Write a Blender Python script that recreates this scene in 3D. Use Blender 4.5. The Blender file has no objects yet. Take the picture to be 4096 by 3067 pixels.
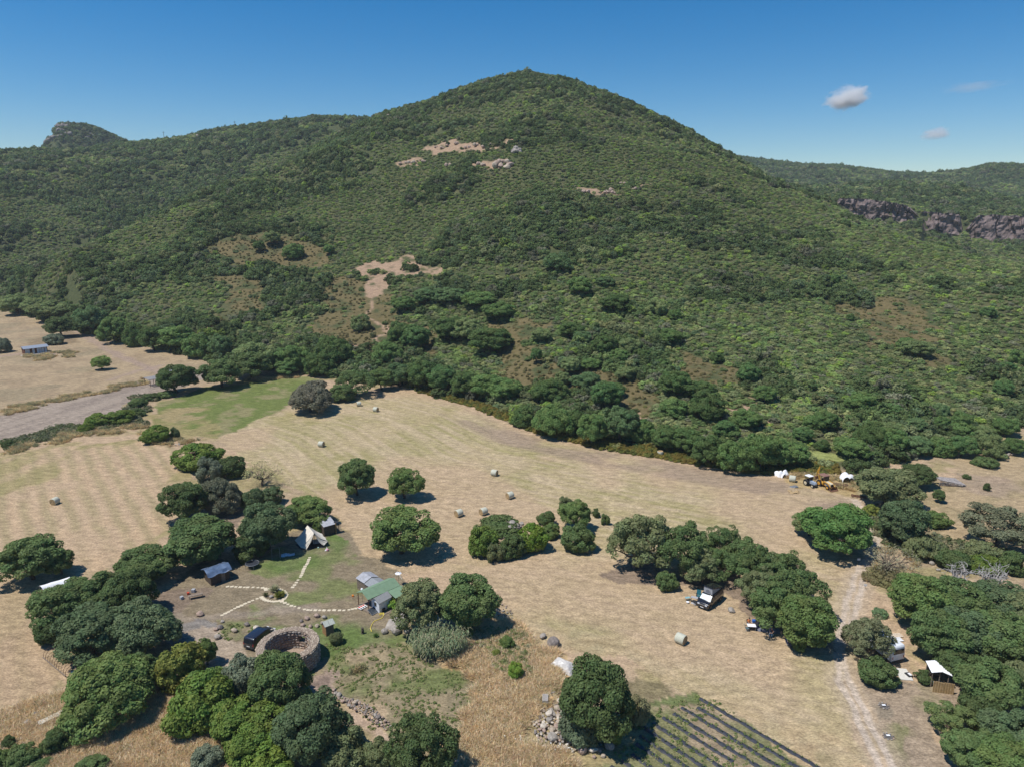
import bpy, bmesh, math, random
import numpy as np
from mathutils import Vector, Matrix

R = math.radians
scene = bpy.context.scene
COL = scene.collection

# ------------------------------------------------------------------ camera, sky, sun
CAM_H, PITCH, FPX = 57.0, 14.0, 2836.0
cam_d = bpy.data.cameras.new('camera')
cam = bpy.data.objects.new('camera', cam_d)
COL.objects.link(cam)
cam.location = (0, 0, CAM_H)
cam.rotation_euler = (R(90 - PITCH), 0, 0)
cam_d.sensor_width = 36.0
cam_d.lens = FPX / 4096 * 36.0
cam_d.clip_start = 0.5
cam_d.clip_end = 30000
scene.camera = cam

SUN_EL = R(64)
SUN_AZ = math.atan2(-0.95, -0.30)          # compass style angle from +Y, towards +X
sun_dir = Vector((math.sin(SUN_AZ) * math.cos(SUN_EL), math.cos(SUN_AZ) * math.cos(SUN_EL), math.sin(SUN_EL)))
world = bpy.data.worlds.new('World')
scene.world = world
world.use_nodes = True
wn = world.node_tree.nodes
sky = wn.new('ShaderNodeTexSky')
sky.sky_type = 'NISHITA'
sky.sun_disc = False
sky.sun_elevation = SUN_EL
sky.sun_rotation = SUN_AZ
sky.altitude = 400
sky.air_density = 1.0
sky.dust_density = 0.05
sky.ozone_density = 4.5
bg = wn['Background']
bg.inputs['Strength'].default_value = 0.098
hsv = wn.new('ShaderNodeHueSaturation')
hsv.inputs['Saturation'].default_value = 1.45
world.node_tree.links.new(sky.outputs['Color'], hsv.inputs['Color'])
world.node_tree.links.new(hsv.outputs['Color'], bg.inputs['Color'])

sun_d = bpy.data.lights.new('sun', 'SUN')
sun_d.energy = 4.6
sun_d.angle = R(0.53)
sun_d.color = (1.0, 0.96, 0.90)
sun = bpy.data.objects.new('sun', sun_d)
COL.objects.link(sun)
sun.rotation_euler = sun_dir.to_track_quat('Z', 'Y').to_euler()

scene.view_settings.view_transform = 'Standard'
scene.view_settings.look = 'None'
scene.view_settings.gamma = 1.0
scene.view_settings.exposure = 0.07
scene.view_settings.use_curve_mapping = False
scene.cycles.max_bounces = 6
scene.cycles.diffuse_bounces = 3
scene.cycles.transparent_max_bounces = 8
scene.cycles.volume_bounces = 3

# ------------------------------------------------------------------ noise
def _hash(ix, iy, seed):
    h = (ix.astype(np.int64) * 374761393 + iy.astype(np.int64) * 668265263 + seed * 1442695041) & 0xffffffff
    h = ((h ^ (h >> 13)) * 1274126177) & 0xffffffff
    h = h ^ (h >> 16)
    return (h & 0xffff) / 65535.0

def vnoise(x, y, seed=0):
    x = np.asarray(x, float); y = np.asarray(y, float)
    ix = np.floor(x); iy = np.floor(y)
    fx = x - ix; fy = y - iy
    fx = fx * fx * (3 - 2 * fx); fy = fy * fy * (3 - 2 * fy)
    a = _hash(ix, iy, seed); b = _hash(ix + 1, iy, seed)
    c = _hash(ix, iy + 1, seed); d = _hash(ix + 1, iy + 1, seed)
    return (a * (1 - fx) + b * fx) * (1 - fy) + (c * (1 - fx) + d * fx) * fy

def fbm(x, y, seed=0, oct=4):
    s = 0; a = 0.5; t = 0
    for i in range(oct):
        s = s + a * vnoise(x * 2 ** i + 17.3 * i, y * 2 ** i - 9.1 * i, seed + i)
        t += a; a *= 0.5
    return s / t

def smooth(e0, e1, x):
    t = np.clip((x - e0) / (e1 - e0), 0, 1)
    return t * t * (3 - 2 * t)

# ------------------------------------------------------------------ photograph pixels -> directions -> points on the terrain
CP, SP = math.cos(R(PITCH)), math.sin(R(PITCH))
def ray(px, py):
    """px, py in pixels of the 4096 wide photograph"""
    u = (px - 2048) / FPX; v = (1533.5 - py) / FPX
    return u, CP + v * SP, -SP + v * CP
def az_tan(px, py):
    x, y, z = ray(px, py)
    h = math.hypot(x, y)
    return math.atan2(x, y), z / h

CROPS = dict(A=(0, 1600, 2.0109), B=(0, 2300, 2.0109), C=(1000, 1600, 2.0109), D=(1000, 2300, 2.0109),
             E=(2000, 1600, 2.0109), F=(2000, 2300, 2.0109), G=(3000, 1600, 2.0182), H=(3000, 2300, 2.0182),
             I=(0, 400, 2.0109), J=(0, 1100, 2.0109), K=(1000, 900, 2.0109), L=(2000, 900, 2.0109),
             M=(3000, 1000, 1.948), N=(2800, 300, 1.7068), O=(1400, 250, 1.58), W=(0, 0, 0.54004))
def S(crop, cx, cy):
    x0, y0, f = CROPS[crop]
    return x0 + cx / f, y0 + cy / f

# ------------------------------------------------------------------ terrain height
def table(rows):
    """rows of (px, py, r) in 1024-wide pixels: silhouette points with their distance"""
    a = []
    for px, py, r in rows:
        az, t = az_tan(px * 4, py * 4)
        a.append((az, r, CAM_H + r * t, t))
    a.sort()
    return np.array(a)

BASE = []
for px, py in [(-420, 302), (0, 311), (60, 325), (102, 341), (208, 361), (278, 374), (340, 380), (389, 386), (463, 405), (532, 432),
               (602, 449), (694, 465), (759, 474), (852, 474), (954, 452), (1024, 428), (1200, 400), (1500, 380)]:
    az, t = az_tan(px * 4, py * 4)
    BASE.append((az, -CAM_H / t))
BASE = np.array(BASE)

MAIN = table([(-420, 290, 520), (-60, 291, 455), (0, 287, 445), (75, 252, 480), (124, 231, 520), (168, 212, 545), (199, 195, 575), (236, 182, 600), (275, 173, 630),
              (330, 142, 680), (370, 121.5, 715), (385, 115, 722), (420, 105, 730), (460, 89, 725), (495, 80.5, 715), (512, 76, 708), (530, 74.5, 704), (545, 75.5, 700),
              (560, 78, 695), (600, 91.5, 685), (650, 114, 665), (700, 139, 640), (735, 159, 610), (770, 180, 585), (827, 204, 545),
              (864, 222, 515), (920, 243, 470), (980, 258, 435), (1024, 268, 415), (1200, 320, 330), (1500, 350, 260)])
LEFT = table([(-420, 150, 1150), (0, 153, 1120), (25, 152, 1120), (75, 153, 1130), (112, 147, 1140), (137, 143, 1150), (162, 141, 1150),
              (199, 136, 1140), (205, 134, 1135), (224, 131, 1125), (249, 128, 1100), (273, 125, 1080), (315, 120, 1050),
              (333, 119.5, 1040), (370, 121.5, 1020), (430, 150, 1000), (520, 200, 980), (700, 260, 980), (1500, 300, 980)])
KNOB = table([(-420, 240, 1500), (20, 180, 1500), (42, 150, 1500), (50, 140, 1500), (55, 129, 1500), (60, 125.5, 1500), (80, 125.5, 1500),
              (95, 129, 1500), (115, 137.5, 1500), (134, 146, 1500), (150, 156, 1500), (220, 190, 1500), (1500, 300, 1500)])
HILLOCK = table([(-420, 320, 1000), (600, 260, 1000), (700, 205, 1000), (788, 190, 1000), (840, 187, 990), (890, 185, 980), (949, 187.5, 970), (1024, 204, 950), (1200, 215, 950), (1500, 215, 950)])
FAR = table([(-420, 330, 1750), (500, 240, 1750), (660, 170, 1750), (729, 157, 1750), (770, 162, 1750), (802, 166.5, 1750), (835, 166.5, 1750), (865, 170, 1750),
             (898, 174.5, 1750), (928, 175, 1750), (950, 173, 1740), (971, 170.5, 1720), (982, 167, 1700), (993, 165.5, 1700), (1024, 167, 1690), (1200, 165, 1690), (1500, 165, 1690)])
# the slope needs room between its foot and its crest
MAIN[:, 1] = np.maximum(MAIN[:, 1], np.interp(MAIN[:, 0], BASE[:, 0], BASE[:, 1]) + 70)
MAIN[:, 2] = CAM_H + MAIN[:, 1] * MAIN[:, 3]
CLIFF_R = 760.0
CLIFFZ = []
for px, yt, yb in [(600, 250, 250), (760, 222, 226), (826, 205, 207), (840, 200, 212), (870, 201, 220), (900, 206, 224), (922, 212, 219), (928, 214, 234), (960, 216, 238),
                   (968, 224, 231), (975, 217, 239), (1000, 217, 241), (1024, 218, 242), (1100, 221, 244), (1500, 240, 250)]:
    az, tt = az_tan(px * 4, yt * 4); az2, tb = az_tan(px * 4, yb * 4)
    CLIFFZ.append((az, CAM_H + CLIFF_R * tt, CAM_H + CLIFF_R * tb))
CLIFFZ = np.array(CLIFFZ)

def hump(r, az, tab, r0, z0, m0, k=0.0012):
    r1 = np.interp(az, tab[:, 0], tab[:, 1]); z1 = np.interp(az, tab[:, 0], tab[:, 2]); m1 = np.interp(az, tab[:, 0], tab[:, 3])
    L = np.maximum(r1 - r0, 20.0)
    t = np.clip((r - r0) / L, 0, 1)
    h01 = t * t * (3 - 2 * t); h10 = t * (1 - t) ** 2; h11 = t * t * (t - 1)
    z = z0 + (z1 - z0) * h01 + L * (m0 * h10 + m1 * h11)
    b = np.maximum(r - r1, 0)
    return np.where(r > r1, z1 + m1 * b - k * b * b, z), t

def terrain(x, y):
    x = np.asarray(x, float); y = np.asarray(y, float)
    r = np.hypot(x, y) + 1e-6
    az = np.arctan2(x, y)
    r0 = np.interp(az, BASE[:, 0], BASE[:, 1])
    zm, t = hump(r, az, MAIN, r0, 0.0, 0.07, 0.0016)
    side = smooth(1.45, 1.0, np.abs(az))
    rough = (fbm(x / 70, y / 70, 3, 4) - 0.5)
    gully = (np.abs(fbm(x / 120 + 5, y / 160, 9, 3) - 0.5) * 2) ** 0.7
    zm = zm + smooth(0.05, 0.5, t) * smooth(1.0, 0.75, t) * (rough * 11 - 5.0 * (1 - gully) + 1.5) * np.where(r < 900, 1, 0)
    zm = zm + smooth(0.9, 1.0, t) * rough * 2.0
    zl, tl = hump(r, az, LEFT, np.full_like(r, 400.0), -30.0, 0.05)
    zl = zl + smooth(0.05, 0.4, tl) * smooth(1.0, 0.7, tl) * rough * 22
    zk, _ = hump(r, az, KNOB, np.full_like(r, 1200.0), -30.0, 0.1, 0.002)
    # right: cliffs, a wooded rise behind them and the far ridge
    ct = np.interp(az, CLIFFZ[:, 0], CLIFFZ[:, 1]); cb = np.interp(az, CLIFFZ[:, 0], CLIFFZ[:, 2])
    rc = CLIFF_R + 14 * (fbm(az * 60, az * 0 + 3, 21, 3) - 0.5)
    zc = -10 + (cb + 10) * smooth(400, 750, r) * np.clip((r - 400) / 350, 0, 1) ** 0.6
    zc = np.where(r > rc - 7, cb + (ct - cb) * np.clip((r - (rc - 7)) / 7, 0, 1), zc)
    zh, th = hump(r, az, HILLOCK, rc, ct, 0.05, 0.0012)
    zr = np.where(r > rc, zh + smooth(0, 0.3, th) * smooth(1, 0.8, th) * rough * 10, zc)
    zf, tf = hump(r, az, FAR, np.full_like(r, 1000.0), -10.0, 0.02, 0.001)
    zf = zf + smooth(0.1, 0.5, tf) * smooth(1.0, 0.8, tf) * rough * 26
    z = np.maximum(zm, -2)
    z = np.maximum(z, zl); z = np.maximum(z, zk); z = np.maximum(z, zr); z = np.maximum(z, zf)
    near = 0.5 * (fbm(x / 40, y / 40, 31, 3) - 0.5) * 1.4
    flat = 1 - smooth(0, 0.1, t)
    return z * side + near * flat * smooth(5, 40, r)

_MR = np.concatenate([np.arange(40, 300, 2.5), np.geomspace(300, 2100, 150)])
def hit(px, py):
    """where the ray through a photograph pixel meets the terrain"""
    x, y, z = ray(px, py)
    h = math.hypot(x, y); ux, uy, uz = x / h, y / h, z / h
    r = _MR
    for step in range(3):
        d = CAM_H + uz * r - terrain(ux * r, uy * r)
        i = int(np.argmax(d < 0))
        if d[i] >= 0:                  # just above a skyline: take the skyline
            k = int(np.argmin(d / r)); q = r[k]
            r = np.linspace(r[max(k - 1, 0)], r[min(k + 1, len(r) - 1)], 24); continue
        if i == 0:
            q = r[0]; break
        q = r[i - 1] + (r[i] - r[i - 1]) * d[i - 1] / (d[i - 1] - d[i] + 1e-9)
        r = np.linspace(r[i - 1], r[i], 12)
    X = ux * q; Y = uy * q
    return Vector((X, Y, float(terrain(np.array([X]), np.array([Y]))[0])))
def P(crop, cx, cy):
    return hit(*S(crop, cx, cy))
def gz(x, y):
    return float(terrain(np.array([x]), np.array([y]))[0])
def height_at(p, crop, cx, cy):
    """height above ground of the thing standing at p whose top shows at that pixel"""
    _, t = az_tan(*S(crop, cx, cy))
    return CAM_H + math.hypot(p.x, p.y) * t - p.z
def mpp(p):
    """metres per photograph pixel at p, across the view"""
    d = p.y * CP + (CAM_H - p.z) * SP
    return d / FPX

# ------------------------------------------------------------------ materials
MATS = {}
def node_mat(name):
    m = bpy.data.materials.new(name)
    m.use_nodes = True
    m.node_tree.nodes.clear()
    MATS[name] = m
    return m, m.node_tree.nodes, m.node_tree.links

def mat(name, col, rough=0.7, metal=0.0, spec=0.3, noise=0.18, scale=6.0, bump=0.0, bscale=20.0, emit=None, coat=0.0):
    """plain surface with a procedural mottling of its colour"""
    if name in MATS:
        return MATS[name]
    m, n, l = node_mat(name)
    out = n.new('ShaderNodeOutputMaterial'); b = n.new('ShaderNodeBsdfPrincipled')
    l.new(b.outputs[0], out.inputs[0])
    b.inputs['Roughness'].default_value = rough; b.inputs['Metallic'].default_value = metal
    b.inputs['Specular IOR Level'].default_value = spec
    if coat:
        b.inputs['Coat Weight'].default_value = coat
    tc = n.new('ShaderNodeTexCoord'); nz = n.new('ShaderNodeTexNoise')
    nz.inputs['Scale'].default_value = scale; nz.inputs['Detail'].default_value = 6
    l.new(tc.outputs['Object'], nz.inputs['Vector'])
    mr = n.new('ShaderNodeMapRange')
    mr.inputs[1].default_value = 0.3; mr.inputs[2].default_value = 0.7
    mr.inputs[3].default_value = 1 - noise; mr.inputs[4].default_value = 1 + noise
    l.new(nz.outputs[0], mr.inputs[0])
    mx = n.new('ShaderNodeVectorMath'); mx.operation = 'SCALE'
    mx.inputs[0].default_value = col[:3]
    l.new(mr.outputs[0], mx.inputs['Scale'])
    l.new(mx.outputs[0], b.inputs['Base Color'])
    if bump:
        nb = n.new('ShaderNodeTexNoise'); nb.inputs['Scale'].default_value = bscale; nb.inputs['Detail'].default_value = 5
        l.new(tc.outputs['Object'], nb.inputs['Vector'])
        bp = n.new('ShaderNodeBump'); bp.inputs['Strength'].default_value = bump; bp.inputs['Distance'].default_value = 0.05
        l.new(nb.outputs[0], bp.inputs['Height']); l.new(bp.outputs[0], b.inputs['Normal'])
    return m

def glass_mat(name='dark_glass', col=(0.02, 0.025, 0.03)):
    if name in MATS:
        return MATS[name]
    m, n, l = node_mat(name)
    out = n.new('ShaderNodeOutputMaterial'); b = n.new('ShaderNodeBsdfPrincipled')
    l.new(b.outputs[0], out.inputs[0])
    b.inputs['Base Color'].default_value = (*col, 1); b.inputs['Roughness'].default_value = 0.06
    b.inputs['Specular IOR Level'].default_value = 0.6
    return m

def leaf_mat(name, base, kind, var=0.16, trans=0.25, hue=0.03):
    """leaves; the tint of each plant comes with the plant (object colour, or the point it was grown on)"""
    m, n, l = node_mat(name)
    out = n.new('ShaderNodeOutputMaterial')
    df = n.new('ShaderNodeBsdfDiffuse'); tr = n.new('ShaderNodeBsdfTranslucent'); mix = n.new('ShaderNodeMixShader')
    mix.inputs[0].default_value = trans
    gl = n.new('ShaderNodeBsdfGlossy'); gl.inputs['Roughness'].default_value = 0.6
    mix2 = n.new('ShaderNodeMixShader'); mix2.inputs[0].default_value = 0.012
    l.new(df.outputs[0], mix.inputs[1]); l.new(tr.outputs[0], mix.inputs[2])
    l.new(mix.outputs[0], mix2.inputs[1]); l.new(gl.outputs[0], mix2.inputs[2]); l.new(mix2.outputs[0], out.inputs[0])
    at = n.new('ShaderNodeAttribute'); at.attribute_name = 'leaf'
    if kind == 'object':
        oi = n.new('ShaderNodeObjectInfo'); tint = oi.outputs['Color']
    else:
        ti = n.new('ShaderNodeAttribute'); ti.attribute_type = 'INSTANCER'; ti.attribute_name = 'tint'; tint = ti.outputs['Color']
    hs = n.new('ShaderNodeHueSaturation')
    m1 = n.new('ShaderNodeMapRange'); m1.inputs[3].default_value = 0.5 - hue; m1.inputs[4].default_value = 0.5 + hue
    m2 = n.new('ShaderNodeMapRange'); m2.inputs[3].default_value = 1 - var; m2.inputs[4].default_value = 1 + var
    sp = n.new('ShaderNodeSeparateColor'); l.new(at.outputs['Color'], sp.inputs[0])
    l.new(sp.outputs[0], m1.inputs[0]); l.new(sp.outputs[1], m2.inputs[0])
    l.new(m1.outputs[0], hs.inputs['Hue']); l.new(m2.outputs[0], hs.inputs['Value'])
    mul = n.new('ShaderNodeMix'); mul.data_type = 'RGBA'; mul.blend_type = 'MULTIPLY'; mul.inputs[0].default_value = 1
    mul.inputs[6].default_value = (*base, 1); l.new(tint, mul.inputs[7])
    l.new(mul.outputs[2], hs.inputs['Color'])
    l.new(hs.outputs[0], df.inputs[0]); l.new(hs.outputs[0], tr.inputs[0])
    gl.inputs[0].default_value = (0.8, 0.85, 0.8, 1)
    return m

# ------------------------------------------------------------------ mesh helpers
def mesh_np(name, verts, faces4=None, faces3=None, smooth_=False):
    me = bpy.data.meshes.new(name)
    verts = np.asarray(verts, np.float32)
    n4 = 0 if faces4 is None else len(faces4); n3 = 0 if faces3 is None else len(faces3)
    me.vertices.add(len(verts)); me.vertices.foreach_set('co', verts.ravel())
    me.loops.add(n4 * 4 + n3 * 3); me.polygons.add(n4 + n3)
    li = []
    if n4: li.append(np.asarray(faces4, np.int32).ravel())
    if n3: li.append(np.asarray(faces3, np.int32).ravel())
    me.loops.foreach_set('vertex_index', np.concatenate(li))
    st = np.concatenate([np.arange(n4) * 4, n4 * 4 + np.arange(n3) * 3]).astype(np.int32)
    me.polygons.foreach_set('loop_start', st)
    if smooth_:
        me.polygons.foreach_set('use_smooth', np.ones(n4 + n3, bool))
    me.update(calc_edges=True)
    return me

class Geo:
    """collects shapes; build() turns them into ONE mesh object"""
    def __init__(self):
        self.v = []; self.f = []; self.mi = []; self.cur = 0
    def add(self, vs, fs, M=None):
        o = len(self.v)
        self.v += [tuple(M @ Vector(p)) if M is not None else tuple(p) for p in vs]
        self.f += [tuple(i + o for i in f) for f in fs]
        self.mi += [self.cur] * len(fs)
        return self
    def box(self, x0, x1, y0, y1, z0, z1, M=None):
        vs = [(x0, y0, z0), (x1, y0, z0), (x1, y1, z0), (x0, y1, z0), (x0, y0, z1), (x1, y0, z1), (x1, y1, z1), (x0, y1, z1)]
        return self.add(vs, [(3, 2, 1, 0), (4, 5, 6, 7), (0, 1, 5, 4), (1, 2, 6, 5), (2, 3, 7, 6), (3, 0, 4, 7)], M)
    def cyl(self, p0, p1, r0, r1=None, n=8, caps=True, M=None):
        r1 = r0 if r1 is None else r1
        p0 = Vector(p0); p1 = Vector(p1); d = (p1 - p0)
        if d.length < 1e-6: return self
        q = d.to_track_quat('Z', 'Y').to_matrix()
        vs = []
        for p, r in ((p0, r0), (p1, r1)):
            for i in range(n):
                a = 2 * math.pi * i / n
                vs.append(p + q @ Vector((math.cos(a) * r, math.sin(a) * r, 0)))
        fs = [(i, (i + 1) % n, n + (i + 1) % n, n + i) for i in range(n)]
        if caps: fs += [tuple(reversed(range(n))), tuple(range(n, 2 * n))]
        return self.add(vs, fs, M)
    def tube(self, pts, rs, n=6, M=None):
        pts = [Vector(p) for p in pts]
        if not hasattr(rs, '__len__'): rs = [rs] * len(pts)
        vs = []
        up = Vector((0.13, 0.31, 0.94))
        for k, p in enumerate(pts):
            d = (pts[min(k + 1, len(pts) - 1)] - pts[max(k - 1, 0)]).normalized()
            u = d.cross(up)
            if u.length < 1e-3: u = d.cross(Vector((1, 0, 0)))
            u.normalize(); w = d.cross(u)
            for i in range(n):
                a = 2 * math.pi * i / n
                vs.append(p + (u * math.cos(a) + w * math.sin(a)) * rs[k])
        fs = []
        for k in range(len(pts) - 1):
            for i in range(n):
                fs.append((k * n + (i + 1) % n, k * n + i, (k + 1) * n + i, (k + 1) * n + (i + 1) % n))
        fs += [tuple(range(n)), tuple(reversed(range((len(pts) - 1) * n, len(pts) * n)))]
        return self.add(vs, fs, M)
    def prism(self, poly, y0, y1, M=None, y0b=None):
        """polygon in XZ extruded along Y"""
        n = len(poly)
        vs = [(x, y0, z) for x, z in poly] + [(x, y1, z) for x, z in poly]
        fs = [tuple(range(n)), tuple(reversed(range(n, 2 * n)))] + [(i, n + i, n + (i + 1) % n, (i + 1) % n) for i in range(n)]
        return self.add(vs, fs, M)
    def quad(self, a, b, c, d, M=None):
        return self.add([a, b, c, d], [(0, 1, 2, 3)], M)
    def slab(self, pts, th, M=None):
        """flat polygon given by its top points, thickened along its own normal"""
        pts = [Vector(p) for p in pts]
        nrm = Vector((0, 0, 0)); n = len(pts)
        for i in range(n):
            nrm += pts[i].cross(pts[(i + 1) % n])
        nrm.normalize()
        vs = pts + [p - nrm * th for p in pts]
        return self.add(vs, [tuple(range(n)), tuple(reversed(range(n, 2 * n)))] + [(i, n + i, n + (i + 1) % n, (i + 1) % n) for i in range(n)], M)
    def ring(self, c, r, tr, n=24, m=6, M=None, axis='Z'):
        vs = []; fs = []
        c = Vector(c)
        for i in range(n):
            a = 2 * math.pi * i / n
            for j in range(m):
                b = 2 * math.pi * j / m
                q = ((r + tr * math.cos(b)) * math.cos(a), (r + tr * math.cos(b)) * math.sin(a), tr * math.sin(b))
                if axis == 'Y': q = (q[0], q[2], q[1])
                vs.append(c + Vector(q))
        for i in range(n):
            for j in range(m):
                fs.append((i * m + j, ((i + 1) % n) * m + j, ((i + 1) % n) * m + (j + 1) % m, i * m + (j + 1) % m))
        return self.add(vs, fs, M)
    def build(self, name, mats, parent=None, smooth_=False, bevel=0.0, fix=True, loc=None):
        me = bpy.data.meshes.new(name)
        me.from_pydata(self.v, [], self.f)
        if not isinstance(mats, (list, tuple)): mats = [mats]
        for m in mats: me.materials.append(m)
        me.polygons.foreach_set('material_index', self.mi)
        if fix or bevel:
            bm = bmesh.new(); bm.from_mesh(me)
            if bevel:
                bmesh.ops.bevel(bm, geom=[e for e in bm.edges if len(e.link_faces) == 2 and e.calc_face_angle(0) > 0.5], offset=bevel, segments=2, profile=0.6, affect='EDGES')
            bmesh.ops.recalc_face_normals(bm, faces=bm.faces[:])
            bm.to_mesh(me); bm.free()
        if smooth_:
            me.polygons.foreach_set('use_smooth', np.ones(len(me.polygons), bool))
            me.set_sharp_from_angle(angle=R(40))
        return link(name, me, parent, loc)

def link(name, data, parent=None, loc=None):
    o = bpy.data.objects.new(name, data)
    COL.objects.link(o)
    if parent is not None: o.parent = parent
    if loc is not None: o.location = loc
    return o
def tag(o, label, cat=None, group=None, kind=None):
    if label: o['label'] = label
    if cat: o['category'] = cat
    if group: o['group'] = group
    if kind: o['kind'] = kind
    return o
def thing(name, label, cat, loc=(0, 0, 0), rz=0.0, group=None, scale=None):
    o = bpy.data.objects.new(name, None)
    COL.objects.link(o)
    o.empty_display_size = 0.3
    o.location = loc; o.rotation_euler = (0, 0, rz)
    if scale: o.scale = (scale, scale, scale) if not hasattr(scale, '__len__') else scale
    return tag(o, label, cat, group)
def copy_tree(o, parent=None):
    c = o.copy(); COL.objects.link(c)
    if parent is not None: c.parent = parent
    for ch in list(o.children): copy_tree(ch, c)
    return c

def poly_world(crop, pts):
    return np.array([P(crop, *p)[:2] for p in pts])
def inpoly(X, Y, poly):
    res = np.zeros(X.shape, bool)
    x0, y0 = poly.min(0); x1, y1 = poly.max(0)
    idx = np.nonzero((X >= x0) & (X <= x1) & (Y >= y0) & (Y <= y1))[0]
    if len(idx) == 0: return res
    x = X[idx]; y = Y[idx]; ins = np.zeros(len(idx), bool)
    j = len(poly) - 1
    for i in range(len(poly)):
        xi, yi = poly[i]; xj, yj = poly[j]
        c = ((yi > y) != (yj > y)) & (x < (xj - xi) * (y - yi) / (yj - yi + 1e-12) + xi)
        ins ^= c; j = i
    res[idx] = ins
    return res
def dist_line(X, Y, pts):
    d = np.full(X.shape, 1e9)
    for i in range(len(pts) - 1):
        ax, ay = pts[i][:2]; bx, by = pts[i + 1][:2]
        dx, dy = bx - ax, by - ay
        t = np.clip(((X - ax) * dx + (Y - ay) * dy) / (dx * dx + dy * dy + 1e-9), 0, 1)
        d = np.minimum(d, np.hypot(X - ax - t * dx, Y - ay - t * dy))
    return d
# ------------------------------------------------------------------ the ground: one sheet, its colours laid out in plan
def build_ground():
    az = np.concatenate([np.arange(-44, 44.01, 0.2), np.arange(48, 316, 4.0)]) * math.pi / 180
    rr = np.concatenate([[4, 12, 24, 36], np.arange(48, 260, 0.55)])
    g = [260.0]
    while g[-1] < 2300: g.append(g[-1] * 1.0042 + 0.0)
    rr = np.concatenate([rr, g])
    na, nr = len(az), len(rr)
    A, Q = np.meshgrid(az, rr)
    X = (np.sin(A) * Q).ravel(); Y = (np.cos(A) * Q).ravel()
    Z = terrain(X, Y)
    # small relief: clods, tufts
    near = smooth(320, 150, np.hypot(X, Y))
    Z = Z + near * 0.10 * (fbm(X / 1.6, Y / 1.6, 51, 2) - 0.5)
    r = np.hypot(X, Y); a = np.arctan2(X, Y)
    base_r = np.interp(a, BASE[:, 0], BASE[:, 1])
    onhill = smooth(0, 30, r - base_r) * 22
    jx = X + 4.2 * (fbm(X / 4.2, Y / 4.2, 61, 4) - 0.5) + onhill * (fbm(X / 13, Y / 13, 63, 3) - 0.5); jy = Y + 4.2 * (fbm(X / 4.2 + 40, Y / 4.2, 62, 4) - 0.5) + onhill * (fbm(X / 13 + 60, Y / 13, 64, 3) - 0.5)
    n1 = fbm(X / 14, Y / 14, 71, 4); n2 = fbm(X / 4.5, Y / 4.5, 72, 4); n3 = fbm(X / 1.3, Y / 1.3, 73, 2)
    C = np.zeros((len(X), 3)); reg = np.zeros(len(X), np.int32)
    def put(mask, col, reg_id=None, w=1.0):
        col = np.asarray(col, float)
        ww = np.asarray(w, float)
        if ww.ndim == 0: ww = np.full(len(X), float(ww))
        k = (mask * ww)[:, None]
        C[:] = C * (1 - k) + col * k
        if reg_id is not None: reg[mask > 0.5] = reg_id
    def poly(crop, pts): return inpoly(jx, jy, poly_world(crop, pts)).astype(float)
    one = np.ones(len(X))
    straw = np.array([0.410, 0.302, 0.195]); straw2 = np.array([0.345, 0.265, 0.170]); olive = np.array([0.235, 0.215, 0.085])
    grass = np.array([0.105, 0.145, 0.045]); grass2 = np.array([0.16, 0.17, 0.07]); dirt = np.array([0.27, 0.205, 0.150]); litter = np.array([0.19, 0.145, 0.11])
    gold = np.array([0.43, 0.315, 0.175]); pink = np.array([0.30, 0.225, 0.18])
    put(one, straw2); put(one, straw, w=smooth(0.42, 0.6, n1)); put(one, olive, w=0.55 * smooth(0.52, 0.68, n2))
    # hillsides
    hill = smooth(-1, 6, r - base_r) * (a > -1.0) * (a < 1.0)
    hcol = np.array([0.072, 0.084, 0.036])
    put(hill, hcol, 7)
    put(hill, np.array([0.125, 0.112, 0.055]), w=0.5 * smooth(0.5, 0.66, n1) * smooth(800, 600, r))
    # left meadow and its tracks
    W = 'W'
    left_meadow = poly(W, [(-250, 660), (-100, 640), (0, 672), (110, 700), (250, 738), (330, 755), (455, 780), (470, 800), (330, 860), (0, 950), (-250, 1000)])
    left_meadow = left_meadow * (r < base_r + 3)
    put(left_meadow, np.array([0.345, 0.265, 0.165]), 0); put(left_meadow, np.array([0.27, 0.205, 0.13]), w=0.7 * smooth(0.45, 0.62, n2)); put(left_meadow, np.array([0.22, 0.19, 0.12]), w=0.5 * smooth(0.52, 0.7, n1))
    for pts, wd in (([(170, 715), (215, 745), (260, 770), (330, 800), (400, 830)], 1.6), ([(0, 770), (60, 762), (120, 765)], 1.5), ([(240, 820), (300, 800), (350, 790)], 1.2)):
        put(left_meadow, pink, w=0.7 * smooth(wd + 1.2, wd - 0.6, dist_line(jx, jy, [P(W, *p)[:2] for p in pts])))
    bank = poly(W, [(60, 735), (160, 715), (175, 740), (110, 745), (70, 748)])
    put(bank, np.array([0.21, 0.16, 0.10]), w=0.8)
    plough = poly(W, [(-250, 975), (0, 896), (120, 868), (250, 838), (330, 818), (430, 797), (462, 797), (435, 820), (350, 852), (280, 868), (250, 893), (200, 916), (100, 940), (0, 952), (-250, 1010)])
    fur = np.array(P(W, 0, 930)[:2]) - np.array(P(W, 400, 810)[:2]); fur /= np.linalg.norm(fur)
    pc = -X * fur[1] + Y * fur[0]
    put(plough, np.array([0.25, 0.205, 0.165]), 4); put(plough, np.array([0.32, 0.265, 0.21]), w=0.8 * smooth(0.42, 0.6, fbm(pc / 1.6, (X * fur[0] + Y * fur[1]) / 14, 81, 3)))
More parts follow.
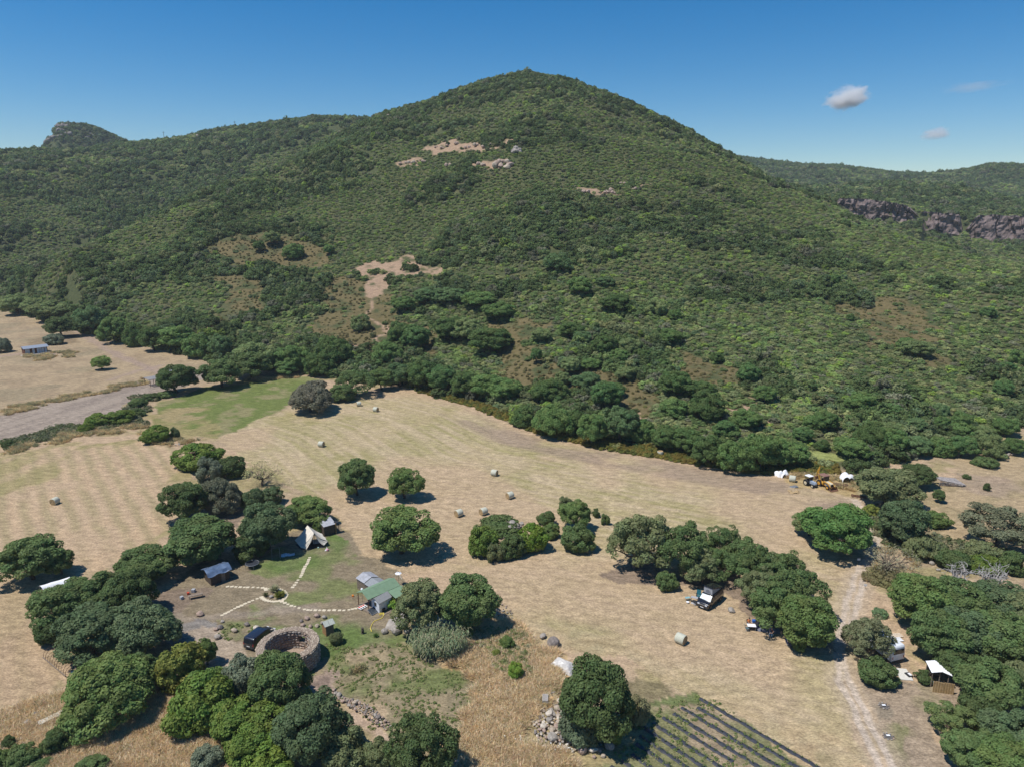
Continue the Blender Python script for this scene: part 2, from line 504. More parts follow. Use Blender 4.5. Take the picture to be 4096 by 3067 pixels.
    # two hay fields, mown in swaths
    field1 = poly(W, [(462, 945), (560, 905), (640, 875), (760, 850), (850, 833), (925, 845), (1000, 868), (1080, 905), (1150, 938), (1230, 955), (1300, 967), (1500, 1000), (1600, 1018), (1700, 1034), (1790, 1050), (1840, 1080), (1800, 1110), (1860, 1180), (1850, 1260),
                      (1830, 1330), (1812, 1400), (1800, 1440), (1830, 1530), (1870, 1656), (1890, 1720), (1650, 1700), (1500, 1500), (1420, 1470), (1340, 1420), (1230, 1405), (1120, 1340), (1070, 1290), (1040, 1240), (870, 1235), (790, 1200), (745, 1140), (715, 1080), (600, 1040), (540, 1000), (490, 965)])
    edge = [P(W, *p)[:2] for p in [(470, 945), (640, 872), (850, 833), (1000, 868), (1150, 935), (1300, 965), (1500, 1000), (1700, 1034), (1850, 1070)]]
    de = dist_line(X, Y, edge[2:])
    put(field1, straw, 1)
    upper = field1 * smooth(0.0, 9.0, de) * smooth(95, 70, de + 16 * (n1 - 0.5))
    sw = (np.sin(2 * math.pi * (de + 0.8 * (n2 - 0.5)) / 2.7) * 0.5 + 0.5) * 0.45 + 0.75 * smooth(0.42, 0.66, fbm(de / 1.0, a * 22, 88, 3))
    put(upper, np.array([0.355, 0.290, 0.160])); put(upper, np.array([0.280, 0.248, 0.112]), w=0.8 * smooth(0.45, 0.62, fbm(X / 9, Y / 9, 83, 3)))
    put(upper, np.array([0.45, 0.355, 0.235]), w=0.7 * np.clip(sw, 0, 1) * smooth(0.2, 0.5, n2)); put(upper, straw, w=0.75 * smooth(0.5, 0.64, fbm(X / 24, Y / 24, 84, 3)))
    put(field1, dirt, w=0.75 * smooth(6, 3, np.abs(de - 7)) * smooth(0.42, 0.62, n1))
    lower = field1 * smooth(70, 95, de + 16 * (n1 - 0.5))
    streak = fbm(pc / 2.0 + de / 5, de / 1.5, 85, 3)
    put(lower, np.array([0.445, 0.315, 0.185]), w=smooth(0.4, 0.6, streak)); put(lower, np.array([0.30, 0.235, 0.14]), w=0.55 * smooth(0.52, 0.7, n2)); put(lower, grass2, w=0.6 * smooth(0.66, 0.76, n1))
    field2 = poly(W, [(-200, 1050), (0, 985), (120, 965), (300, 948), (390, 965), (425, 1010), (430, 1040), (390, 1090), (380, 1130), (300, 1180), (230, 1230), (130, 1260), (90, 1330), (95, 1400), (150, 1480), (90, 1530), (0, 1580), (-200, 1640)])
    sdir = np.array(P('A', 1180, 1020)[:2]) - np.array(P('A', 850, 440)[:2]); sdir /= np.linalg.norm(sdir)
    pc2 = -X * sdir[1] + Y * sdir[0]
    sw2 = np.sin(2 * math.pi * (pc2 + 1.2 * (n2 - 0.5)) / 3.4) * 0.5 + 0.5
    put(field2, straw, 2); put(field2, np.array([0.30, 0.245, 0.135]), w=0.8 * sw2 * smooth(0.3, 0.5, n1 + 0.1)); put(field2, np.array([0.455, 0.33, 0.205]), w=0.6 * (1 - sw2) * smooth(0.4, 0.6, n2))
    put(field2, olive, w=0.6 * smooth(0.58, 0.72, fbm(X / 8, Y / 16, 86, 3))); put(field2 * poly('B', [(-100, 0), (320, 0), (330, 500), (560, 800), (-100, 1300)]), np.array([0.36, 0.262, 0.162]), w=0.7)
    # green field
    green = poly(W, [(330, 905), (345, 870), (440, 838), (560, 815), (640, 812), (690, 820), (640, 868), (560, 905), (470, 945), (400, 940), (345, 925)])
    put(green, np.array([0.135, 0.165, 0.05]), 3); put(green, np.array([0.25, 0.215, 0.115]), w=0.75 * smooth(0.5, 0.66, n2)); put(green * poly('J', [(1260, 1130), (1450, 1060), (1650, 1080), (1640, 1150), (1420, 1200)]), np.array([0.33, 0.25, 0.15]), w=0.8 * smooth(0.3, 0.5, n2))
    put(green, np.array([0.27, 0.25, 0.12]), w=0.5 * smooth(6, 1, dist_line(jx, jy, [P(W, *p)[:2] for p in [(560, 813), (690, 818)]])))
    put(poly('A', [(1150, 60), (1700, 60), (1760, 300), (1500, 340), (1180, 210)]), np.array([0.27, 0.225, 0.10]), w=0.6 * smooth(0.4, 0.6, n2))
    # yard round the houses
    yard = poly(W, [(330, 1290), (440, 1210), (560, 1200), (620, 1150), (720, 1120), (780, 1180), (870, 1240), (860, 1330), (900, 1380), (820, 1400), (760, 1450), (700, 1500), (600, 1480), (470, 1440), (370, 1400), (340, 1350)])
    put(yard, np.array([0.215, 0.175, 0.115]), 6)
    lawnm = poly(W, [(600, 1180), (720, 1150), (800, 1200), (780, 1300), (640, 1310), (560, 1330), (560, 1290), (620, 1260), (540, 1240)]) + poly(W, [(470, 1340), (640, 1330), (780, 1330), (900, 1380), (800, 1470), (680, 1470), (560, 1400), (470, 1370)])
    lawnm = np.clip(lawnm, 0, 1)
    put(lawnm, np.array([0.150, 0.175, 0.065]), w=0.85 * smooth(0.38, 0.58, n2)); put(lawnm, np.array([0.095, 0.150, 0.040]), w=0.75 * smooth(0.47, 0.62, n1))
    put(yard, np.array([0.26, 0.215, 0.165]), w=0.75 * smooth(1.7, 0.5, dist_line(jx, jy, [P('B', *p)[:2] for p in [(1300, 330), (1560, 350), (1900, 310), (2200, 270), (2450, 290)]])))
    put(poly('B', [(1400, 380), (1640, 350), (1740, 400), (1700, 540), (1560, 560), (1400, 520)]), np.array([0.215, 0.205, 0.195]), w=0.75)
    put(poly('B', [(1480, 430), (1640, 420), (1900, 560), (2000, 640), (1880, 730), (1700, 690), (1500, 560)]), np.array([0.34, 0.275, 0.205]), w=0.85)
    # terrace below the round wall
    terr = poly('D', [(500, 720), (820, 560), (1250, 520), (1420, 640), (1560, 690), (1900, 880), (1850, 1050), (1700, 1300), (1500, 1542), (1150, 1542), (1120, 1250), (900, 1050), (640, 930), (480, 880)])
    put(terr, np.array([0.235, 0.195, 0.12]), 0); put(terr, np.array([0.12, 0.155, 0.05]), w=0.8 * smooth(0.44, 0.6, n2)); put(terr, np.array([0.31, 0.245, 0.15]), w=0.7 * smooth(0.58, 0.72, fbm(X / 3, Y / 3, 91, 3)))
    put(poly('D', [(490, 800), (620, 760), (740, 800), (740, 880), (640, 930), (480, 900)]), pink, w=0.8)
    put(poly('D', [(560, 810), (680, 820), (700, 870), (560, 860)]), np.array([0.13, 0.10, 0.085]), w=0.6)
    put(one, np.array([0.40, 0.30, 0.215]), w=smooth(1.3, 0.5, dist_line(jx, jy, [P('D', *p)[:2] for p in [(780, 1160), (900, 1240), (1010, 1290), (1130, 1320)]])))
    # tall golden grass
    for pl in ([('B', [(-100, 1100), (480, 1020), (700, 1150), (1240, 1100), (1330, 940), (1500, 900), (1480, 1100), (1600, 1330), (1900, 1450), (2100, 1600), (-100, 1700)])],
               [('D', [(1500, 680), (1660, 600), (1780, 440), (2020, 330), (2200, 480), (2560, 620), (2580, 760), (2500, 950), (2330, 1000), (2200, 1150), (2250, 1400), (2600, 1542), (2300, 1700), (1500, 1700), (1650, 1300), (1850, 1050), (1900, 880)])]):
        m = poly(*pl[0])
        put(m, gold, 0); put(m, np.array([0.34, 0.225, 0.105]), w=0.7 * smooth(0.45, 0.62, n2)); put(m, np.array([0.47, 0.35, 0.19]), w=0.6 * smooth(0.55, 0.7, n3 * 0.5 + n2 * 0.5)); put(m, np.array([0.22, 0.19, 0.08]), w=0.6 * smooth(0.6, 0.72, n1))
    put(poly('D', [(1850, 480), (2100, 430), (2300, 560), (2250, 760), (2150, 860), (1950, 720)]), np.array([0.17, 0.185, 0.07]), w=0.8 * smooth(0.35, 0.55, n2))
    # vegetable plot
    plot = poly('F', [(840, 1600), (960, 1480), (1100, 1280), (1240, 1120), (1440, 1020), (1600, 960), (2300, 1400), (2700, 1700), (900, 1700)])
    put(plot, np.array([0.285, 0.225, 0.145]), 0); put(plot, np.array([0.145, 0.165, 0.065]), w=0.7 * smooth(0.47, 0.62, n2))
    put(poly('F', [(1230, 1130), (1440, 960), (1560, 930), (1640, 1000), (1440, 1080)]), np.array([0.10, 0.145, 0.045]), w=0.8)
    put(poly('F', [(1020, 830), (1260, 860), (1420, 950), (1250, 1100), (1160, 1160), (1000, 1190)]), np.array([0.19, 0.16, 0.09]), w=0.85)
    # right of the track
    rt = poly('H', [(780, 850), (880, 740), (1100, 830), (1400, 850), (1640, 930), (1720, 990), (1560, 1100), (1440, 1250), (1600, 1548), (1640, 1700), (1200, 1700), (1000, 1200)])
    put(rt, np.array([0.30, 0.235, 0.165]), 0); put(rt, np.array([0.22, 0.19, 0.11]), w=0.7 * smooth(0.48, 0.64, n2)); put(poly('H', [(1080, 1180), (1240, 1180), (1280, 1400), (1350, 1548), (1150, 1548)]), grass2, w=0.6 * smooth(0.35, 0.55, n2))
    put(poly('H', [(940, 1020), (1120, 1000), (1160, 1150), (1000, 1180)]), np.array([0.17, 0.15, 0.11]), w=0.6)
    # right hand meadow
    rm = poly('G', [(1640, 455), (1700, 440), (2400, 420), (2500, 1500), (2200, 1500), (2050, 1190), (1700, 1190), (1480, 1120), (1390, 1050), (1330, 800), (1380, 690), (1600, 690), (1680, 600)])
    put(rm, np.array([0.36, 0.275, 0.165]), 0); put(rm, np.array([0.28, 0.225, 0.125]), w=0.7 * smooth(0.45, 0.62, n2)); put(rm, pink, w=0.5 * smooth(0.55, 0.7, n1))
    clear = poly('G', [(480, 420), (620, 400), (760, 430), (740, 500), (620, 500), (500, 470)])
    put(clear, np.array([0.24, 0.26, 0.09]), 7)
    yardr = poly('G', [(200, 600), (520, 590), (860, 640), (900, 800), (760, 760), (560, 720), (300, 690)])
    put(yardr, np.array([0.36, 0.27, 0.13]), w=0.8)
    # the two wheel ruts of the track
    ruts = [[('G', 830, 800), ('G', 880, 905), ('G', 930, 985), ('G', 985, 1080), ('G', 992, 1160), ('G', 955, 1260), ('G', 880, 1360), ('G', 832, 1440), ('G', 820, 1514), ('H', 790, 190), ('H', 760, 350), ('H', 718, 500), ('H', 692, 690), ('H', 705, 840), ('H', 765, 950), ('H', 850, 1130), ('H', 960, 1330), ('H', 1040, 1548), ('H', 1110, 1700)],
            [('G', 860, 800), ('G', 925, 905), ('G', 1000, 1010), ('G', 1042, 1120), ('G', 1025, 1200), ('G', 980, 1300), ('G', 925, 1400), ('G', 900, 1514), ('H', 875, 200), ('H', 835, 350), ('H', 760, 500), ('H', 732, 690), ('H', 775, 830), ('H', 850, 980), ('H', 955, 1180), ('H', 1060, 1340), ('H', 1150, 1548), ('H', 1240, 1700)]]
    rw = [[P(*p)[:2] for p in q] for q in ruts]
    d1 = dist_line(jx * 0.25 + X * 0.75, jy * 0.25 + Y * 0.75, rw[0]); d2 = dist_line(jx * 0.25 + X * 0.75, jy * 0.25 + Y * 0.75, rw[1])
    dm = np.minimum(d1, d2)
    wide = smooth(2.2, 0.9, dm)
    put(one, np.array([0.40, 0.32, 0.225]), w=0.55 * wide)
    rutm = smooth(0.55, 0.25, dm)
    put(one, np.array([0.46, 0.385, 0.305]), w=0.95 * rutm)
    reg[dm < 1.0] = 5
    Z -= 0.07 * rutm
    # bare soil and ochre clearings on the hillside
    ochre = np.array([0.165, 0.125, 0.060])
    for pts in ([(425, 548), (490, 512), (560, 500), (650, 522), (720, 545), (745, 572), (650, 578), (540, 572)], [(690, 620), (760, 590), (850, 620), (880, 680), (835, 745), (740, 762), (690, 740)],
                [(1090, 700), (1165, 690), (1175, 760), (1190, 840), (1100, 860), (1080, 800)], [(1180, 795), (1300, 810), (1420, 850), (1430, 900), (1290, 885), (1190, 840)],
                [(1830, 640), (1960, 660), (2060, 740), (2010, 800), (1850, 720)], [(1440, 760), (1560, 780), (1600, 820), (1480, 820)], [(900, 700), (960, 720), (960, 770), (900, 760)], [(470, 600), (560, 600), (560, 690), (480, 690)]):
        put(poly(W, pts), ochre, w=0.75 * smooth(0.3, 0.5, n2))
    soil = np.array([0.36, 0.245, 0.165])
    for pts in ([(765, 582), (850, 549), (900, 556), (950, 575), (950, 592), (885, 590), (860, 612), (830, 640), (800, 636), (815, 600)], [(412, 716), (470, 703), (482, 712), (470, 727), (420, 729)],
                [(1575, 848), (1625, 868), (1660, 885), (1692, 922), (1650, 918), (1620, 890)], [(1383, 878), (1425, 898), (1415, 908), (1390, 895)], [(910, 318), (960, 305), (1090, 308), (1080, 322), (990, 330), (930, 326)],
                [(862, 350), (905, 348), (905, 362), (870, 362)], [(1035, 350), (1100, 345), (1112, 362), (1050, 366)], [(1262, 408), (1320, 402), (1325, 416), (1280, 418)], [(1375, 405), (1400, 405), (1400, 415), (1378, 414)],
                [(740, 745), (830, 735), (850, 750), (780, 765)], [(1895, 935), (1940, 940), (1935, 952), (1898, 948)]):
        put(poly(W, pts), soil, w=0.9 * smooth(0.25, 0.42, n2))
    put(one, soil, w=0.85 * smooth(1.6, 0.6, dist_line(jx, jy, [P(W, *p)[:2] for p in [(830, 600), (815, 632), (803, 650), (806, 665), (818, 690), (816, 712), (822, 735)]])))
    # pale bare ground on the left ridge, cliffs in the right distance
    put(poly('I', [(1290, 312), (1380, 305), (1480, 318), (1440, 330), (1320, 325)]), np.array([0.40, 0.32, 0.20]), w=0.95); put(poly('I', [(1660, 262), (1800, 258), (1860, 228), (1960, 212), (1900, 240), (1800, 270)]), np.array([0.40, 0.32, 0.20]), w=0.95)
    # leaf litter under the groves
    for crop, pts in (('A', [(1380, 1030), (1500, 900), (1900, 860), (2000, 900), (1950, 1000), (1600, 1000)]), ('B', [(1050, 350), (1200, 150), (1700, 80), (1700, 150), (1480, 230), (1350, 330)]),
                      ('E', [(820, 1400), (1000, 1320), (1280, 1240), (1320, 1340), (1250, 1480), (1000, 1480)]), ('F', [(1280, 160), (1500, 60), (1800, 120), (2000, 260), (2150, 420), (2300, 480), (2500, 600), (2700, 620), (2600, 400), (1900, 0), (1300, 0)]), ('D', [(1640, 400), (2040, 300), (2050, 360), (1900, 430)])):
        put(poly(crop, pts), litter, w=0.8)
    C[:] = C * np.where(hill[:, None] > 0.5, np.array([1.0, 1.0, 1.0]), np.array([1.03, 1.01, 1.0]))
    vv = np.column_stack([X, Y, Z])
    i, j = np.meshgrid(np.arange(nr - 1), np.arange(na), indexing='ij')
    j2 = (j + 1) % na
    Fq = np.stack([i * na + j, (i + 1) * na + j, (i + 1) * na + j2, i * na + j2], -1).reshape(-1, 4)[:, ::-1]
    fr = reg[Fq[:, 2]]
    m, n, l = node_mat('ground_soil')
    out = n.new('ShaderNodeOutputMaterial'); b = n.new('ShaderNodeBsdfPrincipled'); l.new(b.outputs[0], out.inputs[0])
    b.inputs['Roughness'].default_value = 0.95; b.inputs['Specular IOR Level'].default_value = 0.1
    ca = n.new('ShaderNodeAttribute'); ca.attribute_name = 'soil'
    geo = n.new('ShaderNodeNewGeometry')
    acc = ca.outputs['Color']
    for sc, lo, hi, det in ((0.9, 0.72, 1.26, 3), (5.0, 0.68, 1.32, 2)):
        t = n.new('ShaderNodeTexNoise'); t.inputs['Scale'].default_value = sc; t.inputs['Detail'].default_value = det; t.inputs['Roughness'].default_value = 0.65
        mp = n.new('ShaderNodeMapping'); mp.inputs['Rotation'].default_value = (0, 0, 0.55); mp.inputs['Scale'].default_value = (0.6, 1.2, 1.0)
        l.new(geo.outputs['Position'], mp.inputs['Vector']); l.new(mp.outputs[0], t.inputs['Vector'])
        mr = n.new('ShaderNodeMapRange'); mr.inputs[1].default_value = 0.3; mr.inputs[2].default_value = 0.7; mr.inputs[3].default_value = lo; mr.inputs[4].default_value = hi
        l.new(t.outputs[0], mr.inputs[0])
        vm = n.new('ShaderNodeVectorMath'); vm.operation = 'SCALE'; l.new(acc, vm.inputs[0]); l.new(mr.outputs[0], vm.inputs['Scale'])
        acc = vm.outputs[0]
    l.new(acc, b.inputs['Base Color'])
    tb = n.new('ShaderNodeTexNoise'); tb.inputs['Scale'].default_value = 3.0; tb.inputs['Detail'].default_value = 3; tb.inputs['Roughness'].default_value = 0.75
    l.new(geo.outputs['Position'], tb.inputs['Vector'])
    bp = n.new('ShaderNodeBump'); bp.inputs['Strength'].default_value = 0.7; bp.inputs['Distance'].default_value = 0.22
    l.new(tb.outputs[0], bp.inputs['Height']); l.new(bp.outputs[0], b.inputs['Normal'])
    names = {0: ('ground', 'dry meadow and rough grass ground of the valley floor'), 1: ('hay_field', 'large mown hay field striped with swaths below the wooded hill'),
             2: ('hay_field', 'mown straw-coloured field behind the grove, striped downhill'), 3: ('meadow', 'green meadow strip between the ploughed strip and the hay field'),
             4: ('ploughed_strip', 'bare grey-brown ploughed strip beside the pergola'), 5: ('dirt_track', 'pale dirt track with two wheel ruts past the white van'),
             6: ('yard', 'patchy lawn and bare earth yard around the green-roofed house'), 7: ('hillside', 'wooded hillsides rising behind the fields')}
    for k, (nm, lab) in names.items():
        f = Fq[fr == k]
        used = np.unique(f)
        remap = np.full(len(vv), -1); remap[used] = np.arange(len(used))
        me = mesh_np(nm, vv[used], remap[f], smooth_=True)
        at = me.color_attributes.new('soil', 'FLOAT_COLOR', 'POINT')
        at.data.foreach_set('color', np.column_stack([C[used], np.ones(len(used))]).astype(np.float32).ravel())
        me.materials.append(m)
        o = link(nm, me)
        tag(o, lab, nm.replace('_', ' '), kind='structure')
build_ground()
# ------------------------------------------------------------------ plants
def rnd_dirs(rng, n, zmin=-0.3):
    z = rng.uniform(zmin, 1, n); a = rng.uniform(0, 2 * math.pi, n); s = np.sqrt(1 - z * z)
    return np.column_stack([s * np.cos(a), s * np.sin(a), z])

def leaf_cloud(name, pos, nrm, size, clump_id, rng, material, aspect=0.75, tone=None):
    """one quad per leaf spray, each with its own orientation"""
    n = len(pos)
    nrm = nrm / (np.linalg.norm(nrm, axis=1, keepdims=True) + 1e-9)
    t = np.cross(nrm, rng.normal(size=(n, 3))); t /= np.linalg.norm(t, axis=1, keepdims=True) + 1e-9
    b = np.cross(nrm, t)
    s = (size * rng.uniform(0.65, 1.35, n))[:, None]
    t = t * s * 0.5; b = b * s * 0.5 * aspect
    bend = nrm * s * 0.12
    v = np.stack([pos - t - b * 0.6, pos + b - bend, pos + t + b * 0.5, pos - b + bend], 1).reshape(-1, 3)
    f = np.arange(n * 4).reshape(-1, 4)
    me = mesh_np(name, v, f)
    at = me.color_attributes.new('leaf', 'FLOAT_COLOR', 'CORNER')
    k = rng.random((clump_id.max() + 1, 2))
    c = np.zeros((n, 4)); c[:, 3] = 1
    c[:, :2] = np.clip(0.6 * k[clump_id] + 0.4 * rng.random((n, 2)), 0, 1)
    at.data.foreach_set('color', np.repeat(c, 4, 0).astype(np.float32).ravel())
    me.materials.append(material)
    return me

def crown_mesh(name, seed, material, r=4.0, h=6.0, z0=2.0, clumps=70, per=90, leaf=0.34, clump_r=(0.2, 0.34), hollow=0.0, zmin=-0.35, lobes=5, droop=0.0):
    """uneven crown: clumps of leaves spread over and through a lumpy dome; h = crown height, z0 = its underside"""
    rng = np.random.default_rng(seed)
    d = rnd_dirs(rng, clumps, zmin)
    lob = rnd_dirs(rng, lobes, -0.1)
    bump = 0.68 + 0.36 * np.max(np.clip(d @ lob.T, 0, 1) ** 4, 1) * rng.uniform(0.7, 1.2, clumps)
    rad = bump * np.where(rng.random(clumps) < 0.72, rng.uniform(0.74, 0.9, clumps), rng.uniform(0.3, 0.7, clumps))
    cr = rng.uniform(*clump_r, clumps)
    cc = d * rad[:, None]
    keep = rng.random(clumps) > hollow
    cc, cr, d = cc[keep], cr[keep], d[keep]
    nc = len(cc)
    w = (cr ** 2); cnt = np.maximum(8, (per * nc * w / w.sum()).astype(int))
    cid = np.repeat(np.arange(nc), cnt)
    n = len(cid)
    u = rnd_dirs(rng, n, -1.0) + d[cid] * 0.55 + np.array([0, 0, 0.25])
    u /= np.linalg.norm(u, axis=1, keepdims=True)
    rr = cr[cid] * rng.uniform(0.62, 1.08, n) ** 0.7
    squash = np.array([1, 1, 0.8])
    pos = cc[cid] + u * rr[:, None] * squash
    nr = u * 1.0 + rng.normal(size=(n, 3)) * 0.42 + np.array([0, 0, 0.35])
    zr = (pos[:, 2] - zmin) / (1.02 - zmin)
    pos = np.column_stack([pos[:, 0] * r, pos[:, 1] * r, z0 + zr * h])
    pos[:, 2] -= droop * (np.hypot(pos[:, 0], pos[:, 1]) / r) ** 2
    pos[:, 2] = np.maximum(pos[:, 2], 0.03)
    cw = np.column_stack([cc[:, 0] * r, cc[:, 1] * r, z0 + (cc[:, 2] - zmin) / (1.02 - zmin) * h])
    me = leaf_cloud(name, pos, nr, leaf, cid, rng, material)
    return me, cw

def limb(g, rng, a, b, ra, rb, seg=4, wob=0.12, n=5):
    a = Vector(a); b = Vector(b); L = (b - a).length
    pts = []; rs = []
    for i in range(seg + 1):
        t = i / seg
        p = a.lerp(b, t)
        if 0 < i: p += Vector(rng.normal(size=3)) * L * wob * (t * (1 - t) * 2 + (0.1 if i < seg else 0))
        pts.append(p); rs.append(ra + (rb - ra) * t)
    g.tube(pts, rs, n)
    return pts

def trunk_mesh(name, seed, targets, z_fork, r0, twigs=0):
    rng = np.random.default_rng(seed)
    g = Geo()
    top = Vector((rng.normal() * 0.25, rng.normal() * 0.25, z_fork))
    limb(g, rng, (0, 0, -0.25), top, r0, r0 * 0.72, 4, 0.05, 7)
    for t in targets:
        t = Vector(t)
        q = limb(g, rng, top - Vector((0, 0, z_fork * 0.15)), t, r0 * 0.45, r0 * 0.10, 4, 0.10, 5)
        for k in range(twigs):
            s = q[2 + k % 3]
            e = s + Vector(rng.normal(size=3)) * (t - top).length * 0.22 + Vector((0, 0, 0.3))
            limb(g, rng, s, e, r0 * 0.13, r0 * 0.03, 3, 0.1, 4)
    me = bpy.data.meshes.new(name)
    me.from_pydata([tuple(v) for v in g.v], [], g.f)
    me.polygons.foreach_set('use_smooth', np.ones(len(me.polygons), bool))
    return me

BARK = mat('oak_bark', (0.075, 0.060, 0.048), 0.95, noise=0.35, scale=3, bump=0.6, bscale=14)
CORKB = mat('cork_bark', (0.13, 0.105, 0.085), 0.95, noise=0.3, scale=3, bump=0.6, bscale=14)
DEADB = mat('bleached_wood', (0.42, 0.39, 0.36), 0.9, noise=0.2, scale=4)
LEAF = leaf_mat('oak_leaves', (1, 1, 1), 'object', 0.24, 0.33)
LEAF_I = leaf_mat('woodland_leaves', (1, 1, 1), 'instancer', 0.24, 0.33)

PROTO = {}
def proto(kind, variants, bark=None, bark_r=0.22, fork=0.8, ntar=7, twigs=0, **kw):
    lst = []
    for v in range(variants):
        me, cw = crown_mesh(kind + '_crown', 100 * len(PROTO) + v + 7, LEAF, **kw)
        rng = np.random.default_rng(v + 50 * len(PROTO))
        tr = None
        if bark:
            low = cw[np.argsort(cw[:, 2] + rng.random(len(cw)) * kw['h'] * 0.8)]
            tr = trunk_mesh(kind + '_trunk', v + 11, low[:ntar], kw['z0'] + kw['h'] * 0.12 if fork is None else fork, bark_r, twigs)
            tr.materials.append(bark)
        lst.append((me, tr))
    PROTO[kind] = dict(meshes=lst, r=kw['r'], H=kw['z0'] + kw['h'])

proto('oak', 4, BARK, 0.28, 1.9, 10, 1, r=4.0, h=5.1, z0=1.8, clumps=150, per=150, leaf=0.250, clump_r=(0.12, 0.25), zmin=-0.25, hollow=0.08)
proto('wide', 2, BARK, 0.30, 1.7, 10, 2, r=5.0, h=4.6, z0=1.5, clumps=170, per=140, leaf=0.260, clump_r=(0.11, 0.22), zmin=-0.12, hollow=0.1, droop=0.7)
proto('cork', 3, CORKB, 0.30, 1.8, 12, 3, r=4.6, h=5.4, z0=1.7, clumps=130, per=120, leaf=0.250, clump_r=(0.11, 0.21), zmin=-0.2, hollow=0.18, lobes=7)
proto('thin', 2, CORKB, 0.24, 1.9, 22, 7, r=4.2, h=4.0, z0=2.5, clumps=90, per=15, leaf=0.22, clump_r=(0.15, 0.28), zmin=-0.15, hollow=0.2, lobes=6)
proto('bush', 4, None, r=2.2, h=2.9, z0=0.0, clumps=90, per=130, leaf=0.185, clump_r=(0.17, 0.30), zmin=-0.5)
proto('low', 3, None, r=2.2, h=1.5, z0=0.0, clumps=80, per=90, leaf=0.180, clump_r=(0.16, 0.30), zmin=-0.3, lobes=8)

def plant(kind, crop, bx, by, w, top, tint, label, name='tree', cat='tree', group=None, seed=0, depth=1.0, sink=0.0, tallf=1.0):
    """stands where (bx, by) meets the ground; w = crown width and top = crown top, both read off the same crop"""
    p = P(crop, bx, by)
    W = w / CROPS[crop][2] * mpp(p)
    pr = PROTO[kind]
    # the crown's own outline top lies a little behind its foot
    Hh = height_at(p, crop, bx, top)
    Hh = max(0.5, Hh * 1.0 * tallf)
    rg = random.Random(seed * 7919 + int(bx * 13 + by * 7))
    sx = W / (2 * pr['r'] * 0.86); sz = Hh / pr['H']
    sz = min(max(sz, sx * 0.5), sx * 1.7)
    t = thing(name, label, cat, (p.x, p.y, p.z - sink), rg.uniform(0, 6.28), group, (sx, sx * depth, sz))
    me, tr = pr['meshes'][rg.randrange(len(pr['meshes']))]
    if tr:
        link('trunk', tr, t)
    c = link('crown' if tr else 'foliage', me, t)
    v = rg.uniform(0.9, 1.1)
    v *= LEAFGAIN
    c.color = (tint[0] * v, tint[1] * v * 1.03, tint[2] * v, 1)
    return t

